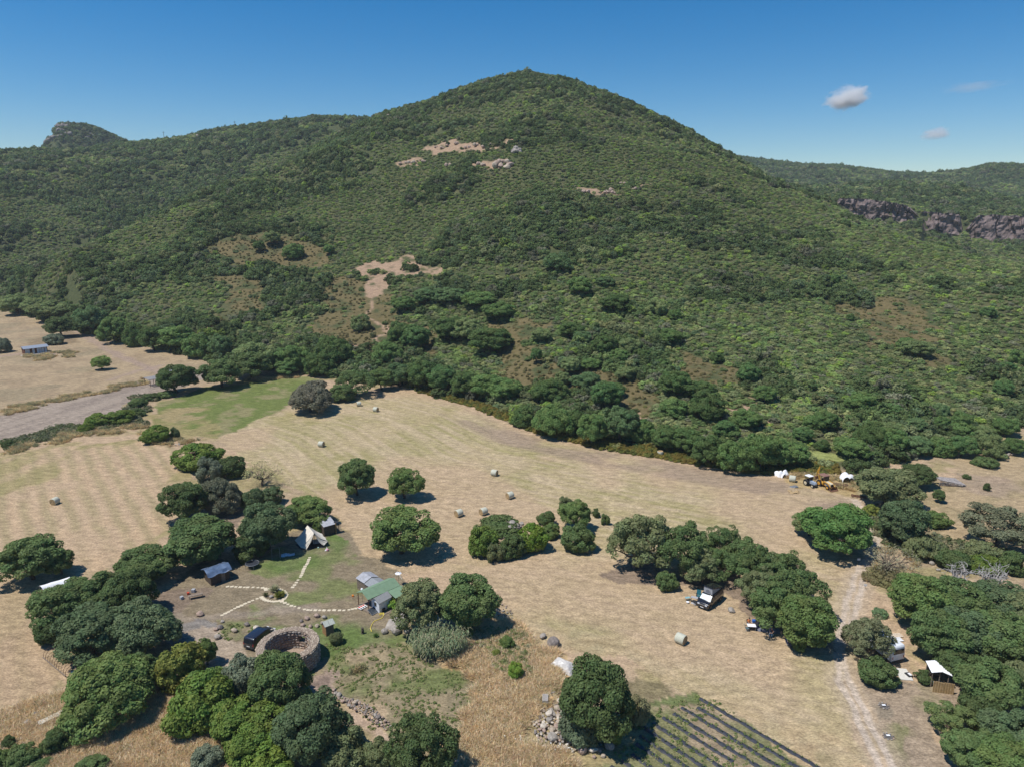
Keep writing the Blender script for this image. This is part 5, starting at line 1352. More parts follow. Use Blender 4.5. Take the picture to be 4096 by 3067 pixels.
    # lamp pole
    p = P('c3', 642, 1180); l_ = thing('lamp_post', 'thin lamp post rising in front of the green roof', 'lamp post', p)
    Geo().cyl((0, 0, -0.1), (0, 0, 2.5), 0.03, n=6).build('pole', STEEL, l_); Geo().cyl((0, 0, 2.5), (0, 0, 2.62), 0.14, 0.08, n=10).build('lamp_head', WPLAST, l_)
    p = M @ Vector((1.0, 0.35, 0)); l_ = thing('globe_lamp', 'white globe lamp between green roof and grey sheds', 'lamp', (p.x, p.y, gz(p.x, p.y)))
    Geo().cyl((0, 0, -0.1), (0, 0, 1.95), 0.025, n=6).build('pole', STEEL, l_)
    bm = bmesh.new(); bmesh.ops.create_uvsphere(bm, u_segments=14, v_segments=9, radius=0.2); me = bpy.data.meshes.new('globe'); bm.to_mesh(me); bm.free(); me.materials.append(WPLAST); link('globe', me, l_, (0, 0, 2.1))
    # painted tray on the grass
    p = (P('c3', 245, 1225) + P('c3', 495, 1300)) / 2; b = thing('painted_bench', 'white slatted bench with red and black patches on the grass', 'bench', p, ang(P('c3', 495, 1270) - P('c3', 350, 1345)))
    Geo().box(-0.6, 0.6, -0.42, 0.42, 0.16, 0.24).build('top', WPLAST, b)
    posts(b, [(-0.5, -0.35), (0.5, -0.35), (-0.5, 0.35), (0.5, 0.35)], 0.16, 0.04, WPLAST, 'leg')
    for k in range(3):
        Geo().box(-0.55 + k * 0.38, -0.25 + k * 0.38, 0.08, 0.36, 0.243, 0.26).build('red_patch', RED, b); Geo().box(-0.55 + k * 0.38, -0.28 + k * 0.38, -0.34, -0.1, 0.243, 0.255).build('black_patch', DARK, b)
    # hose
    pts = [P('c3', *q) + Vector((0, 0, 0.05)) for q in ((860, 1450), (900, 1410), (990, 1410), (1010, 1440), (940, 1460), (880, 1480), (900, 1430), (1000, 1425), (990, 1490), (940, 1560), (850, 1600), (760, 1630), (700, 1660), (640, 1760), (600, 1860), (640, 1960))]
    hs = Geo().tube([q - pts[0] for q in pts], 0.05, 6).build('garden_hose', mat('yellow_hose', (0.72, 0.58, 0.10), 0.5), None, True, loc=pts[0]); tag(hs, 'yellow garden hose coiled in front of the white hut', 'hose')
    Geo_ = Geo().box(-0.9, 0.9, -0.12, 0.12, 0.0, 0.06)
    o = Geo_.build('plank', WOOD, None, loc=P('c3', 1090, 1410)); o.rotation_euler = (0, 0, ang(rb - hb)); tag(o, 'long plank lying along the foot of the white hut', 'plank')
    o = Geo().box(-0.12, 0.12, -0.12, 0.12, 0.0, 0.3).build('traffic_cone', mat('orange_plastic', (0.80, 0.25, 0.03)), None, loc=P('c3', 85, 925)); tag(o, 'small orange bucket on the lawn', 'bucket'); o.name = 'bucket'
    # the two grey sheds, ridge towards the house
    e0 = at_h('c3', 180, 350, 1.85); e1 = at_h('c3', 430, 505, 1.85); e2 = at_h('c3', 590, 175, 1.85)
    xd = e1 - e0
    for k, (nm, lab, off, dz, mt) in enumerate((('shed', 'grey shed with pale corrugated roof behind the green roof', 0.0, 0.0, mat('pale_corrugated', (0.36, 0.365, 0.39), 0.7, noise=0.22, scale=2)), ('shed', 'grey shed with plain felt roof joined to the corrugated one', 1.0, -0.12, mat('mid_grey_felt', (0.25, 0.265, 0.275), 0.85, noise=0.15)))):
        org = e0 + xd * off; L2 = xd.length * (1.0 if k == 0 else 1.05)
        s = thing(nm, lab, 'shed', (org.x, org.y, gz(org.x, org.y)), ang(xd))
        ylen = (e2 - e0).length; ez2 = 1.85 + dz; rz2 = 2.35 + dz
        g = Geo(); corrugated(g, (0, -0.1, ez2), (0, ylen / 2, rz2), (L2, ylen / 2, rz2), (L2, -0.1, ez2), 10, 0.018 if k == 0 else 0.003); g.build('roof', mt, s, fix=False)
        g = Geo(); corrugated(g, (0, ylen / 2, rz2), (0, ylen + 0.1, ez2), (L2, ylen + 0.1, ez2), (L2, ylen / 2, rz2), 10, 0.018 if k == 0 else 0.003); g.build('roof', mt, s, fix=False)
        if k == 0:
            planks(s, 'wall_board', WOOD, (0.06, ylen, 0), (0.06, 0.06, 0), -0.1, 1.8, 0.2, zt=lambda f: ez2 - 0.05 + (rz2 - ez2) * (1 - abs(2 * f - 1)))
        planks(s, 'wall_board', WOOD, (0.06, 0.06, 0), (L2, 0.06, 0), -0.1, ez2 - 0.06, 0.2)
        planks(s, 'wall_board', WOOD, (L2, ylen - 0.06, 0), (0.06, ylen - 0.06, 0), -0.1, ez2 - 0.06, 0.25)
        if k == 1: planks(s, 'wall_board', WOOD, (L2 - 0.04, 0.06, 0), (L2 - 0.04, ylen - 0.06, 0), -0.1, 1.8, 0.25)
    # white parasol on a spoked frame
    p = P('c3', 1440, 575); u = thing('parasol', 'white fabric parasol on bare spokes behind the green roof', 'parasol', p)
    n = 6
    vs = [(0, 0, 2.25)] + [(0.55 * math.cos(6.283 * k / n), 0.55 * math.sin(6.283 * k / n), 2.0) for k in range(n)]
    Geo().add(vs, [(0, 1 + k, 1 + (k + 1) % n) for k in range(n)]).build('canopy', WPLAST, u, fix=False)
    Geo().cyl((0, 0, -0.1), (0, 0, 2.4), 0.03, n=6).build('pole', STEEL, u)
    for k in range(n):
        a = 6.283 * k / n
        Geo().cyl((0, 0, 2.27), (1.35 * math.cos(a), 1.35 * math.sin(a), 1.62), 0.016, n=5).build('spoke', STEEL, u)
hb_x = hb_y = 0
main_house()

# --- little outhouse with glazed roof
def outhouse():
    p = P('c4', 1800, 690)
    q = P('c4', 1960, 640)
    t = thing('outhouse', 'narrow plank outhouse with clear pitched roof beside the stone seat ring', 'outhouse', p, ang(q - p) + 0.15)
    w, d, h = 1.15, 1.2, 1.55
    planks(t, 'wall_board', WOOD, (0, 0, 0), (w, 0, 0), -0.1, h, 0.17)
    planks(t, 'wall_board', mat('orange_boards', (0.34, 0.19, 0.09), 0.85, noise=0.3), (0, d, 0), (0, 0, 0), -0.1, h, 0.17)
    planks(t, 'wall_board', WOOD, (w, 0, 0), (w, d, 0), -0.1, h, 0.2); planks(t, 'wall_board', WOOD, (w, d, 0), (0, d, 0), -0.1, h, 0.2)
    SH = mat('clouded_sheet', (0.42, 0.44, 0.38), 0.35, noise=0.15)
    Geo().slab([(-0.15, d / 2, h + 0.42), (-0.15, -0.15, h + 0.02), (w / 2, -0.15, h + 0.02), (w / 2, d / 2, h + 0.42)], 0.03).build('roof_pane', SH, t); Geo().slab([(w / 2 + .03, d / 2, h + 0.42), (w / 2 + .03, -0.15, h + 0.02), (w + 0.15, -0.15, h + 0.02), (w + 0.15, d / 2, h + 0.42)], 0.03).build('roof_pane', SH, t)
    Geo().slab([(-0.15, d / 2 + .02, h + 0.42), (w + 0.15, d / 2 + .02, h + 0.42), (w + 0.15, d + 0.15, h + 0.02), (-0.15, d + 0.15, h + 0.02)], 0.03).build('roof_pane', SH, t)
    for x in (-0.17, w + 0.17):
        Geo().tube([(x, -0.17, h), (x, d / 2, h + 0.45), (x, d + 0.17, h)], 0.035, 5).build('roof_edge', STEEL, t)
outhouse()

# --- ridge tent
def tent():
    b = P('c5', 905, 870); apB = at_h('c5', 810, 290, 2.75); apF = at_h('c5', 1000, 520, 2.65)
    LBk = at_h('c5', 440, 735, 0.75); LFr = at_h('c5', 620, 950, 0.25); LF2 = at_h('c5', 790, 1000, 0.15)
    RF1 = at_h('c5', 1410, 760, 0.75); RF2 = at_h('c5', 1290, 890, 0.3)
    o0 = Vector((apF.x, apF.y, gz(apF.x, apF.y)))
    t = thing('tent', 'cream canvas ridge tent with open flaps under the oaks', 'tent', o0)
    L = lambda v: v - o0
    def cloth(name, A, B, C, D, n=12, sag=0.12, fold=0.05):
        """A-B along the ridge, D-C along the hem"""
        vs = []; fs = []
        A, B, C, D = map(L, (A, B, C, D)); nr = (B - A).cross(D - A).normalized()
        for i in range(n + 1):
            u = i / n
            for j in range(n + 1):
                v = j / n
                q = A.lerp(B, u).lerp(D.lerp(C, u), v)
                q = q - Vector((0, 0, 1)) * sag * math.sin(math.pi * v) + nr * fold * math.sin(u * 13 + v * 5) * v
                vs.append(q)
        for i in range(n):
            for j in range(n):
                fs.append((i * (n + 1) + j, (i + 1) * (n + 1) + j, (i + 1) * (n + 1) + j + 1, i * (n + 1) + j + 1))
        Geo().add(vs, fs).build(name, CANVAS, t, True, fix=False)
    cloth('roof_panel', apB, apF, LFr, LBk)
    cloth('door_flap', apF + Vector((0, 0, 0.002)), apF + Vector((0.03, -0.02, 0)), LF2, LFr, 10, 0.18, 0.09)
    RBk = RF1 + (apB - apF) * 0.9; RBk.z = 0.9
    cloth('roof_panel', apF, apB, RBk, RF1, 12, 0.25)
    cloth('door_flap', apF + Vector((0.02, 0, 0)), apF, RF1, RF2, 10, 0.45, 0.06)
    cloth('rear_wall', apB, apB + Vector((0.02, 0, 0)), RBk, LBk, 8, 0.1, 0.05)
    for q in (apF, apB):
        Geo().cyl(L(Vector((q.x, q.y, -0.05))), L(q) + Vector((0, 0, 0.08)), 0.035, n=6).build('pole', DWOOD, t)
    for q in (LF2, LFr):
        Geo().cyl(L(Vector((q.x, q.y, -0.05))), L(q), 0.02, n=5).build('peg_pole', WOOD, t)
    for q, e in ((RF1, (1560, 825)), (LFr, (540, 1040)), (LBk, (330, 790)), (LF2, (900, 1130))):
        Geo().cyl(L(q), L(P('c5', *e)), 0.014, n=4).build('guy_rope', mat('rope', (0.25, 0.22, 0.18)), t)
    g = Geo(); g.slab([L(Vector((v.x, v.y, gz(v.x, v.y) + 0.06))) for v in (LFr, RF2, RBk, LBk)], 0.05); g.build('groundsheet', mat('dark_groundsheet', (0.03, 0.035, 0.05), 0.6), t)
    b2 = P('c5', 1090, 860); m = thing('mattress', 'pale bedding inside the open tent', 'bedding', b2 + Vector((0, 0.9, 0.08)), 0.4)
    Geo().box(-0.9, 0.9, -0.6, 0.6, 0, 0.28).build('mattress_body', mat('bedding_grey', (0.45, 0.48, 0.55)), m, bevel=0.06)
    o = thing('toy_swan', 'pink and white plastic toy lying beside the tent', 'toy', P('c5', 1390, 1050), 0.4)
    Geo().slab([(-0.45, 0, 0.1), (-0.1, -0.12, 0.12), (-0.1, 0.12, 0.5)], 0.05).build('wing', WPLAST, o); Geo().slab([(-0.12, 0.05, 0.18), (0.15, 0.0, 0.18), (0.0, 0.3, 0.75)], 0.05).build('wing', WPLAST, o)
    Geo().tube([(-0.1, 0, 0.16), (0.1, -0.05, 0.26), (0.28, -0.05, 0.2)], [0.1, 0.19, 0.1], 8).build('body', PINK, o, True)
    bm = bmesh.new(); bmesh.ops.create_uvsphere(bm, u_segments=10, v_segments=7, radius=0.14); me = bpy.data.meshes.new('ball'); bm.to_mesh(me); bm.free(); me.materials.append(mat('mint_ball', (0.45, 0.65, 0.58)))
    tag(link('ball', me, None, P('c5', 1130, 970) + Vector((0, 0, 0.13))), 'small mint green ball in front of the open tent', 'ball')
    # plank hut behind
    e0 = at_h('c5', 1290, 325, 1.9); e1 = at_h('c5', 1630, 230, 1.9)
    h = thing('plank_hut', 'dark plank hut with corrugated roof and yellow side panel beside the tent', 'hut', (e0.x, e0.y, gz(e0.x, e0.y)), ang(e1 - e0))
    w = (e1 - e0).length; d = 2.4
    g = Geo(); corrugated(g, (-0.1, -0.1, 1.9), (-0.1, d, 2.35), (w + 0.1, d, 2.35), (w + 0.1, -0.1, 1.9), 12, 0.02); g.build('roof', MATS['pale_corrugated'], h, fix=False)
    planks(h, 'wall_board', DWOOD, (0, 0, 0), (w, 0, 0), -0.1, 1.85, 0.25); planks(h, 'wall_board', DWOOD, (0, d, 0), (0, 0, 0), -0.1, 1.9, 0.3); planks(h, 'wall_board', DWOOD, (w, d, 0), (0, d, 0), -0.1, 2.3, 0.3)
    Geo().box(w + 0.0, w + 0.05, -0.2, d * 0.6, -0.05, 2.0).build('side_panel', YWOOD, h)
    posts(h, [(w + 0.6, 0.1), (w + 0.6, d * .5)], 2.0, 0.05)
    Geo().box(w - 0.05, w + 0.7, -0.1, 0.7, 2.0, 2.05).build('awning', DARK, h)
tent()

# --- blue tarpaulin shed, trampoline, swing frame, bench clutter
def yard_things():
    a = P('d1', 430, 345); b = P('d1', 600, 285)
    w = (b - a).length; d = 2.6
    t = thing('tarpaulin_shed', 'dark plank shed under a crumpled blue-grey tarpaulin', 'shed', a, ang(b - a))
    planks(t, 'wall_board', DWOOD, (0.1, 0, 0), (w * 0.55, 0, 0), -0.1, 1.75, 0.2); planks(t, 'wall_board', DWOOD, (w * 0.75, 0, 0), (w - 0.1, 0, 0), -0.1, 1.75, 0.2); planks(t, 'wall_board', DWOOD, (0.1, d, 0), (0.1, 0, 0), -0.1, 1.75, 0.3); planks(t, 'wall_board', DWOOD, (w - .1, 0, 0), (w - .1, d, 0), -0.1, 1.75, 0.3)
    Geo().box(w * 0.56, w * 0.74, -0.02, 0.03, 0, 1.7).build('door', WOOD, t)
    vs = []; fs = []; n = 14; rng = np.random.default_rng(3)
    for i in range(n + 1):
        for j in range(n + 1):
            u = i / n; v = j / n
            z = 1.85 + 0.62 * (1 - abs(2 * v - 0.9)) + 0.06 * math.sin(u * 9) * math.sin(v * 7) + rng.normal() * 0.025
            if v < 0.08: z -= 0.22 + 0.12 * math.sin(u * 11)
            vs.append((-0.35 + (w + 0.6) * u, -0.35 + (d + 0.6) * v, z))
    fs = [(i * (n + 1) + j, (i + 1) * (n + 1) + j, (i + 1) * (n + 1) + j + 1, i * (n + 1) + j + 1) for i in range(n) for j in range(n)]
    Geo().add(vs, fs).build('tarpaulin', mat('blue_tarpaulin', (0.085, 0.13, 0.21), 0.4, noise=0.3, scale=1.5, spec=0.5), t, True, fix=False)
    p = P('d1', 785, 185); t = thing('trampoline', 'round black trampoline beside the blue tarpaulin shed', 'trampoline', p)
    Geo().cyl((0, 0, 0.76), (0, 0, 0.78), 0.98, n=32).build('mat', mat('trampoline_mat', (0.03, 0.035, 0.045), 0.6), t)
    Geo().ring((0, 0, 0.76), 1.06, 0.045, 32, 6).build('rim', STEEL, t, True)
    for k in range(4):
        q = 6.283 * k / 4 + 0.5; x, y = math.cos(q), math.sin(q)
        Geo().tube([(x * 1.05, y * 1.05, 0.74), (x * 1.15, y * 1.15, 0.0)], 0.03, 5).build('leg', STEEL, t)
    p = P('d1', 985, 110); t = thing('swing_frame', 'thin metal swing frame in the oak shade left of the tent', 'swing frame', p, 0.35)
    Geo().tube([(-0.65, -0.3, 0), (-0.6, 0, 1.9), (0.6, 0, 1.9), (0.65, -0.3, 0)], 0.025, 5).build('front_frame', STEEL, t); Geo().tube([(-0.6, 0, 1.88), (-0.65, 0.5, 0)], 0.025, 5).build('leg', STEEL, t); Geo().tube([(0.6, 0, 1.88), (0.65, 0.5, 0)], 0.025, 5).build('leg', STEEL, t)
    p = P('d1', 1085, 85); t = thing('covered_lounger', 'crumpled silver sheet over a lounger beside the tent', 'lounger', p, 0.35)
    vs = []; n = 12; rng = np.random.default_rng(8)
    for i in range(n + 1):
        for j in range(7):
            u = i / n; v = j / 6
            vs.append((-1.1 + 2.2 * u, -0.4 + 0.8 * v, 0.38 * math.sin(math.pi * min(1, max(0, v))) ** 0.5 * (0.7 + 0.4 * math.sin(u * 6)) + abs(rng.normal()) * 0.05))
    Geo().add(vs, [(i * 7 + j, (i + 1) * 7 + j, (i + 1) * 7 + j + 1, i * 7 + j + 1) for i in range(n) for j in range(6)]).build('sheet', mat('silver_sheet', (0.50, 0.53, 0.58), 0.35, noise=0.25), t, True, fix=False)
    p = P('d1', 305, 445); t = thing('workbench', 'low wooden workbench in the grove shade', 'workbench', p, 0.45)
    Geo().box(-1.0, 1.0, -0.3, 0.3, 0.5, 0.57).build('top', WOOD, t, bevel=0.01); posts(t, [(-0.9, -0.22), (0.9, -0.22), (-0.9, 0.22), (0.9, 0.22)], 0.5, 0.04, WOOD, 'leg')
    for k, (x, y, s, m, lab) in enumerate(((285, 395, 0.5, GREYC, 'pale crate behind the workbench'), (185, 455, 0.45, GREYC, 'grey bin left of the workbench'), (240, 415, 0.35, RED, 'red box behind the workbench'))):
        o = Geo().box(-s / 2, s / 2, -s / 2, s / 2, 0, s).build(('crate', 'bin', 'box')[k], m, None, bevel=0.03, loc=P('d1', x, y)); o.rotation_euler = (0, 0, k); tag(o, lab, ('crate', 'bin', 'box')[k])
    # white canopy at the left grove edge
    c = [at_h('d2', 240, 345, 1.75), at_h('d2', 440, 285, 1.75), at_h('d2', 760, 190, 1.75)]
    f = [at_h('d2', 320, 435, 1.25), at_h('d2', 480, 375, 1.25), at_h('d2', 760, 300, 1.25)]
    o0 = Vector((c[0].x, c[0].y, gz(c[0].x, c[0].y))); t = thing('canopy', 'white stretched canopy half hidden under the outermost grove oak', 'canopy', o0)
    vs = []
    for u in range(13):
        k = u / 12 * 2; i = min(1, int(k)); fr = k - i
        A = c[i].lerp(c[i + 1], fr); B = f[i].lerp(f[i + 1], fr)
        for j in range(7):
            v = j / 6; q = A.lerp(B, v) - o0; q.z += 0.22 * math.sin(math.pi * v) - 0.05 * math.sin(math.pi * fr)
            vs.append(q)
    Geo().add(vs, [(i * 7 + j, (i + 1) * 7 + j, (i + 1) * 7 + j + 1, i * 7 + j + 1) for i in range(12) for j in range(6)]).build('fabric', WPLAST, t, True, fix=False)
    for q in (c[0], c[2], f[0], f[2]):
        Geo().cyl((q.x - o0.x, q.y - o0.y, -0.1), q - o0, 0.03, n=5).build('pole', STEEL, t)
    Geo().cyl(c[0] - o0, P('d2', 135, 425) - o0, 0.012, n=4).build('guy_rope', MATS['rope'], t)
    # wire hoop tunnel
    a = P('B', 400, 640); b = P('B', 580, 790)
    t = thing('hoop_tunnel', 'bare wire hoops of a small plant tunnel at the field edge', 'hoop tunnel', a, ang(b - a)); L = (b - a).length
    for k in range(11):
        x = L * k / 10
        Geo().tube([(x, -0.75, 0), (x + .05, -0.68, 0.6), (x, -0.3, 1.0), (x, 0.2, 1.03), (x + .04, 0.65, 0.62), (x, 0.75, 0)], 0.028, 5).build('hoop', RUST, t)
    for y in (-0.78, 0.78): Geo().box(-0.1, L + 0.1, y - 0.05, y + 0.05, 0, 0.12).build('edge_board', WOOD, t)
    o = Geo().box(-0.35, 0.35, -0.2, 0.2, 0, 0.28).build('box', WPLAST, None, bevel=0.02, loc=P('B', 602, 785)); o.rotation_euler = (0, 0, 0.5); tag(o, 'white box at the end of the wire hoops', 'box')
    # stone trough
    p = P('d5', 620, 400); t = thing('stone_trough', 'long pale slab bench on stones in the dry grass', 'slab', p, ang(P('d5', 690, 370) - P('d5', 560, 430)))
    Geo().box(-1.25, 1.25, -0.42, 0.42, 0.42, 0.56).build('top', mat('pale_concrete', (0.55, 0.51, 0.43), 0.9, noise=0.12), t, bevel=0.02); Geo().box(-1.05, 1.05, -0.3, 0.3, 0, 0.42).build('base', STONE[4], t, bevel=0.03)
    for (x0, y0), (x1, y1), lab in (((700, 497), (870, 352), 'long pale pole lying in golden grass beside the slab bench'), ((410, 748), (480, 688), 'short pale pole lying in golden grass beside a loose shrub')):
        a = P('d5', x0, y0); b = P('d5', x1, y1); o = Geo().cyl((0, 0, 0.35), b - a + Vector((0, 0, 0.4)), 0.045, n=6).build('wooden_pole', mat('pale_pole', (0.50, 0.42, 0.34)), None, loc=a); tag(o, lab, 'pole')
    # crates at the stone pile, plastic-wrapped heap
    for k, (x, y, lab) in enumerate(((355, 190, 'grey wooden crate standing in grass above the stone pile'), (310, 275, 'broken slatted crate lying on the stone pile'))):
        t = thing('crate', lab, 'crate', P('d3', x, y) + Vector((0, 0, 0.4 if k else 0)), 0.5 + k)
        for i in range(5): Geo().box(-0.6, 0.6, -0.3 + i * 0.14, -0.2 + i * 0.14, 0.28, 0.32).build('slat', mat('grey_slats', (0.42, 0.39, 0.36), 0.9), t)
        for i in range(3): Geo().box(-0.6, -0.57, -0.3, 0.35, 0.02 + i * 0.1, 0.09 + i * 0.1).build('slat', MATS['grey_slats'], t); Geo().box(0.57, 0.6, -0.3, 0.35, 0.02 + i * 0.1, 0.09 + i * 0.1).build('slat', MATS['grey_slats'], t)
    p = P('d6', 360, 770); t = thing('wrapped_heap', 'clear plastic sheet over a heap beside the huge dark oak', 'plastic sheet', p, -0.6)
    rng = np.random.default_rng(4); vs = []; n = 12
    for i in range(n + 1):
        for j in range(n + 1):
            u = i / n * 2 - 1; v = j / n * 2 - 1; q = max(abs(u), abs(v))
            vs.append((u * 1.7, v * 1.0, (0.95 * (1 - q ** 3) + rng.normal() * 0.05 * (1 - q)) + 0.02))
    Geo().add(vs, [(i * (n + 1) + j, (i + 1) * (n + 1) + j, (i + 1) * (n + 1) + j + 1, i * (n + 1) + j + 1) for i in range(n) for j in range(n)]).build('sheet', mat('clouded_plastic', (0.56, 0.53, 0.49), 0.3, noise=0.25, scale=2), t, fix=False)
    # wooden cabin far left
    a = P('c8', 150, 190); b = P('c8', 343, 167)
    w = (b - a).length; d = 4.6
    t = thing('wooden_cabin', 'long red-brown wooden cabin with white glazed doors in the left meadow', 'cabin', a, ang(b - a))
    planks(t, 'wall_board', RWOOD, (0, 0, 0), (w, 0, 0), -0.1, 2.3, 0.5); planks(t, 'wall_board', RWOOD, (0, d, 0), (0, 0, 0), -0.1, 2.3, 0.4, zt=lambda f: 2.35 + 0.55 * (1 - abs(2 * f - 1))); planks(t, 'wall_board', RWOOD, (w, 0, 0), (w, d, 0), -0.1, 2.3, 0.4, zt=lambda f: 2.35 + 0.55 * (1 - abs(2 * f - 1))); planks(t, 'wall_board', RWOOD, (w, d, 0), (0, d, 0), -0.1, 2.3, 0.5)
    RB = mat('blue_grey_roof', (0.24, 0.275, 0.33), 0.6, noise=0.1)
    Geo().slab([(-0.5, d / 2, 3.0), (-0.5, -0.6, 2.3), (w + 0.5, -0.6, 2.3), (w + 0.5, d / 2, 3.0)], 0.08).build('roof', RB, t); Geo().slab([(-0.5, d / 2, 3.003), (w + 0.5, d / 2, 3.003), (w + 0.5, d + 0.5, 2.3), (-0.5, d + 0.5, 2.3)], 0.08).build('roof', RB, t)
    for f in (0.03, 0.13, 0.34, 0.54, 0.65, 0.76, 0.88):
        dr = Geo().box(w * f, w * f + 0.66, -0.06, -0.005, 0.1, 2.05).build('door', WHITE, t); Geo().box(w * f + 0.1, w * f + 0.56, -0.075, -0.061, 0.3, 1.95).build('pane', mat('curtained_glass', (0.42, 0.45, 0.47), 0.2), dr)
    Geo().box(-1.6, w + 0.5, -1.5, -0.02, -0.1, 0.08).build('deck', mat('pale_terrace', (0.50, 0.46, 0.40)), t)
    p = P('c8', 315, 190); t = thing('picnic_bench', 'low bench with a yellow end below the wooden cabin', 'bench', p, 0.15)
    Geo().box(-1.7, 0.4, -0.25, 0.25, 0.4, 0.47).build('seat', WOOD, t); Geo().box(0.41, 1.6, -0.3, 0.3, 0.4, 0.5).build('yellow_seat', mat('yellow_paint', (0.65, 0.55, 0.10)), t); posts(t, [(-1.5, 0), (1.4, 0), (0, 0)], 0.4, 0.06, WOOD, 'leg')
    o = Geo().box(-0.5, 0.5, -0.4, 0.4, 0, 0.8).build('water_tank', WPLAST, None, bevel=0.08, loc=P('J', 852, 530)); tag(o, 'white tank under the trees above the left meadow', 'tank')
    # slatted pergola
    a = P('J', 1168, 884); b = P('J', 1300, 862); dd = P('J', 1195, 890)
    t = thing('pergola', 'slatted pergola on thin posts at the end of the ploughed strip', 'pergola', a, ang(b - a)); w = (b - a).length + 3; d = 4.2
    posts(t, [(0, 0), (w * .33, 0), (w * .66, 0), (w, 0), (0, -d), (w * .33, -d), (w * .66, -d), (w, -d)], 2.35, 0.09, RWOOD)
    for k in range(16):
        Geo().box(w * k / 16 - 0.2, w * (k + 0.62) / 16 - 0.2, -d - 0.3, 0.3, 2.45, 2.52).build('slat', mat('grey_slat', (0.27, 0.27, 0.28), 0.7), t)
    for y in (0, -d): Geo().box(-0.3, w + 0.3, y - 0.06, y + 0.06, 2.35, 2.45).build('beam', RWOOD, t)
    p = P('J', 1300, 850) + Vector((2, 5, 0)); t = thing('garden_kiosk', 'lime green kiosk with white roof behind the slatted pergola', 'kiosk', p, 0.2)
    Geo().box(-2, 2, -1.5, 1.5, -0.2, 2.6).build('wall', mat('lime_paint', (0.35, 0.50, 0.06), 0.6), t); Geo().box(-2.3, 2.3, -1.8, 1.8, 2.6, 2.8).build('roof', WHITE, t)
    # power poles on the left ridge
    for k, (x, y, ty) in enumerate(((1320, 312, 255), (1890, 216, 172))):
        p = P('I', x, y); h = max(8, height_at(p, 'I', x, ty)); t = thing('utility_pole', ('utility pole beside the pale bare ground on the left ridge', 'utility pole on the grassy crest of the left ridge')[k], 'utility pole', p)
        Geo().cyl((0, 0, -1), (0, 0, h), 0.38, 0.26, n=7).build('mast', mat('pole_grey', (0.16, 0.155, 0.15)), t); Geo().box(-1.6, 1.6, -0.15, 0.15, h - 1.6, h - 1.3).build('crossarm', MATS['pole_grey'], t)
        for x2 in (-1.4, 0, 1.4): Geo().cyl((x2, 0, h - 1.3), (x2, 0, h - 0.7), 0.12, n=5).build('insulator', MATS['pole_grey'], t)
    # shelter with reed fence
    a = at_h('c7', 728, 830, 0); b = at_h('c7', 995, 868, 0); a.z = gz(a.x, a.y)
    t = thing('reed_fence', 'reed screen fence standing in front of the white-roofed shelter', 'fence', a, ang(b - a)); w = (b - a).length
    n = int(w / 0.09)
    for k in range(n):
        x = w * (k + 0.5) / n; hh = 1.45 + rr_.uniform(-.05, .05)
        Geo().cyl((x, rr_.uniform(-.015, .015), -0.05), (x + rr_.uniform(-.02, .02), 0, hh), 0.046, n=5).build('reed', mat('reed%d' % (k % 3), ((0.42, 0.29, 0.14), (0.36, 0.24, 0.11), (0.47, 0.34, 0.18))[k % 3], 0.85), t)
    for z in (0.3, 1.3): Geo().box(0, w, 0.05, 0.09, z, z + 0.06).build('rail', WOOD, t)
    u = (b - a).normalized(); v = Vector((-u.y, u.x, 0)); o0 = a + v * 1.0
    t = thing('shelter', 'open post shelter with white corrugated gable roof behind the reed screen', 'shelter', o0, ang(b - a)); d = 2.2
    g = Geo(); corrugated(g, (-0.1, -0.2, 2.05), (-0.1, d, 2.05), (w * .45, d, 2.35), (w * .45, -0.2, 2.35), 8, 0.02); g.build('roof', WPLAST, t, fix=False)
    g = Geo(); corrugated(g, (w * .45, -0.2, 2.35), (w * .45, d, 2.35), (w - 0.1, d, 1.95), (w - 0.1, -0.2, 1.95), 8, 0.02); g.build('roof', WPLAST, t, fix=False)
    posts(t, [(0.1, 0, 2.02), (w * .4, 0, 2.25), (w - 0.4, 0, 1.98), (0.1, d - .1, 2.02), (w - 0.4, d - .1, 1.98)], 2.0, 0.06, WOOD)
    Geo().box(0.1, w - 0.4, d - 0.08, d - 0.04, 0, 1.6).build('back_board', DWOOD, t); Geo().box(0.4, w - 0.8, d - 0.7, d - 0.1, 0.75, 0.82).build('counter', WOOD, t)
    o = Geo().box(-0.2, 0.2, -0.15, 0.15, 0, 0.35).build('bucket', WPLAST, None, bevel=0.05, loc=P('c7', 722, 740)); tag(o, 'white canister beside the reed screen', 'canister')
    # slab and timber near the white van
    p = P('c7', 360, 625); t = thing('concrete_slab', 'square pale slab lying on the path in front of the white van', 'slab', p, -0.15); Geo().box(-0.75, 0.75, -1.15, 1.15, 0.0, 0.13).build('slab_body', mat('slab_white', (0.60, 0.58, 0.52), 0.9, noise=0.1), t, bevel=0.02)
    for k, (x, y, w_, lab) in enumerate(((262, 130, 1.6, 'stack of pale boards behind the white van'), (275, 182, 1.4, 'white door panel lying behind the white van'))):
        t = thing('board_stack', lab, 'boards', P('c7', x, y), 0.1)
        for q in range(3): Geo().box(-w_ / 2 + q * .05, w_ / 2, -0.5 + q * .3, -0.25 + q * .3, 0.02 + .04 * k, 0.14).build('board', (mat('pale_board', (0.62, 0.52, 0.40)), WHITE)[k], t)
    t = thing('tool_box', 'black and white gear box beside the pale slab', 'box', P('c7', 425, 640), 0.2); Geo().box(-0.3, 0.3, -0.4, 0.4, 0, 0.25).build('case', DARK, t); Geo().box(-0.05, 0.25, -0.3, 0.2, 0.25, 0.3).build('lid', WPLAST, t)
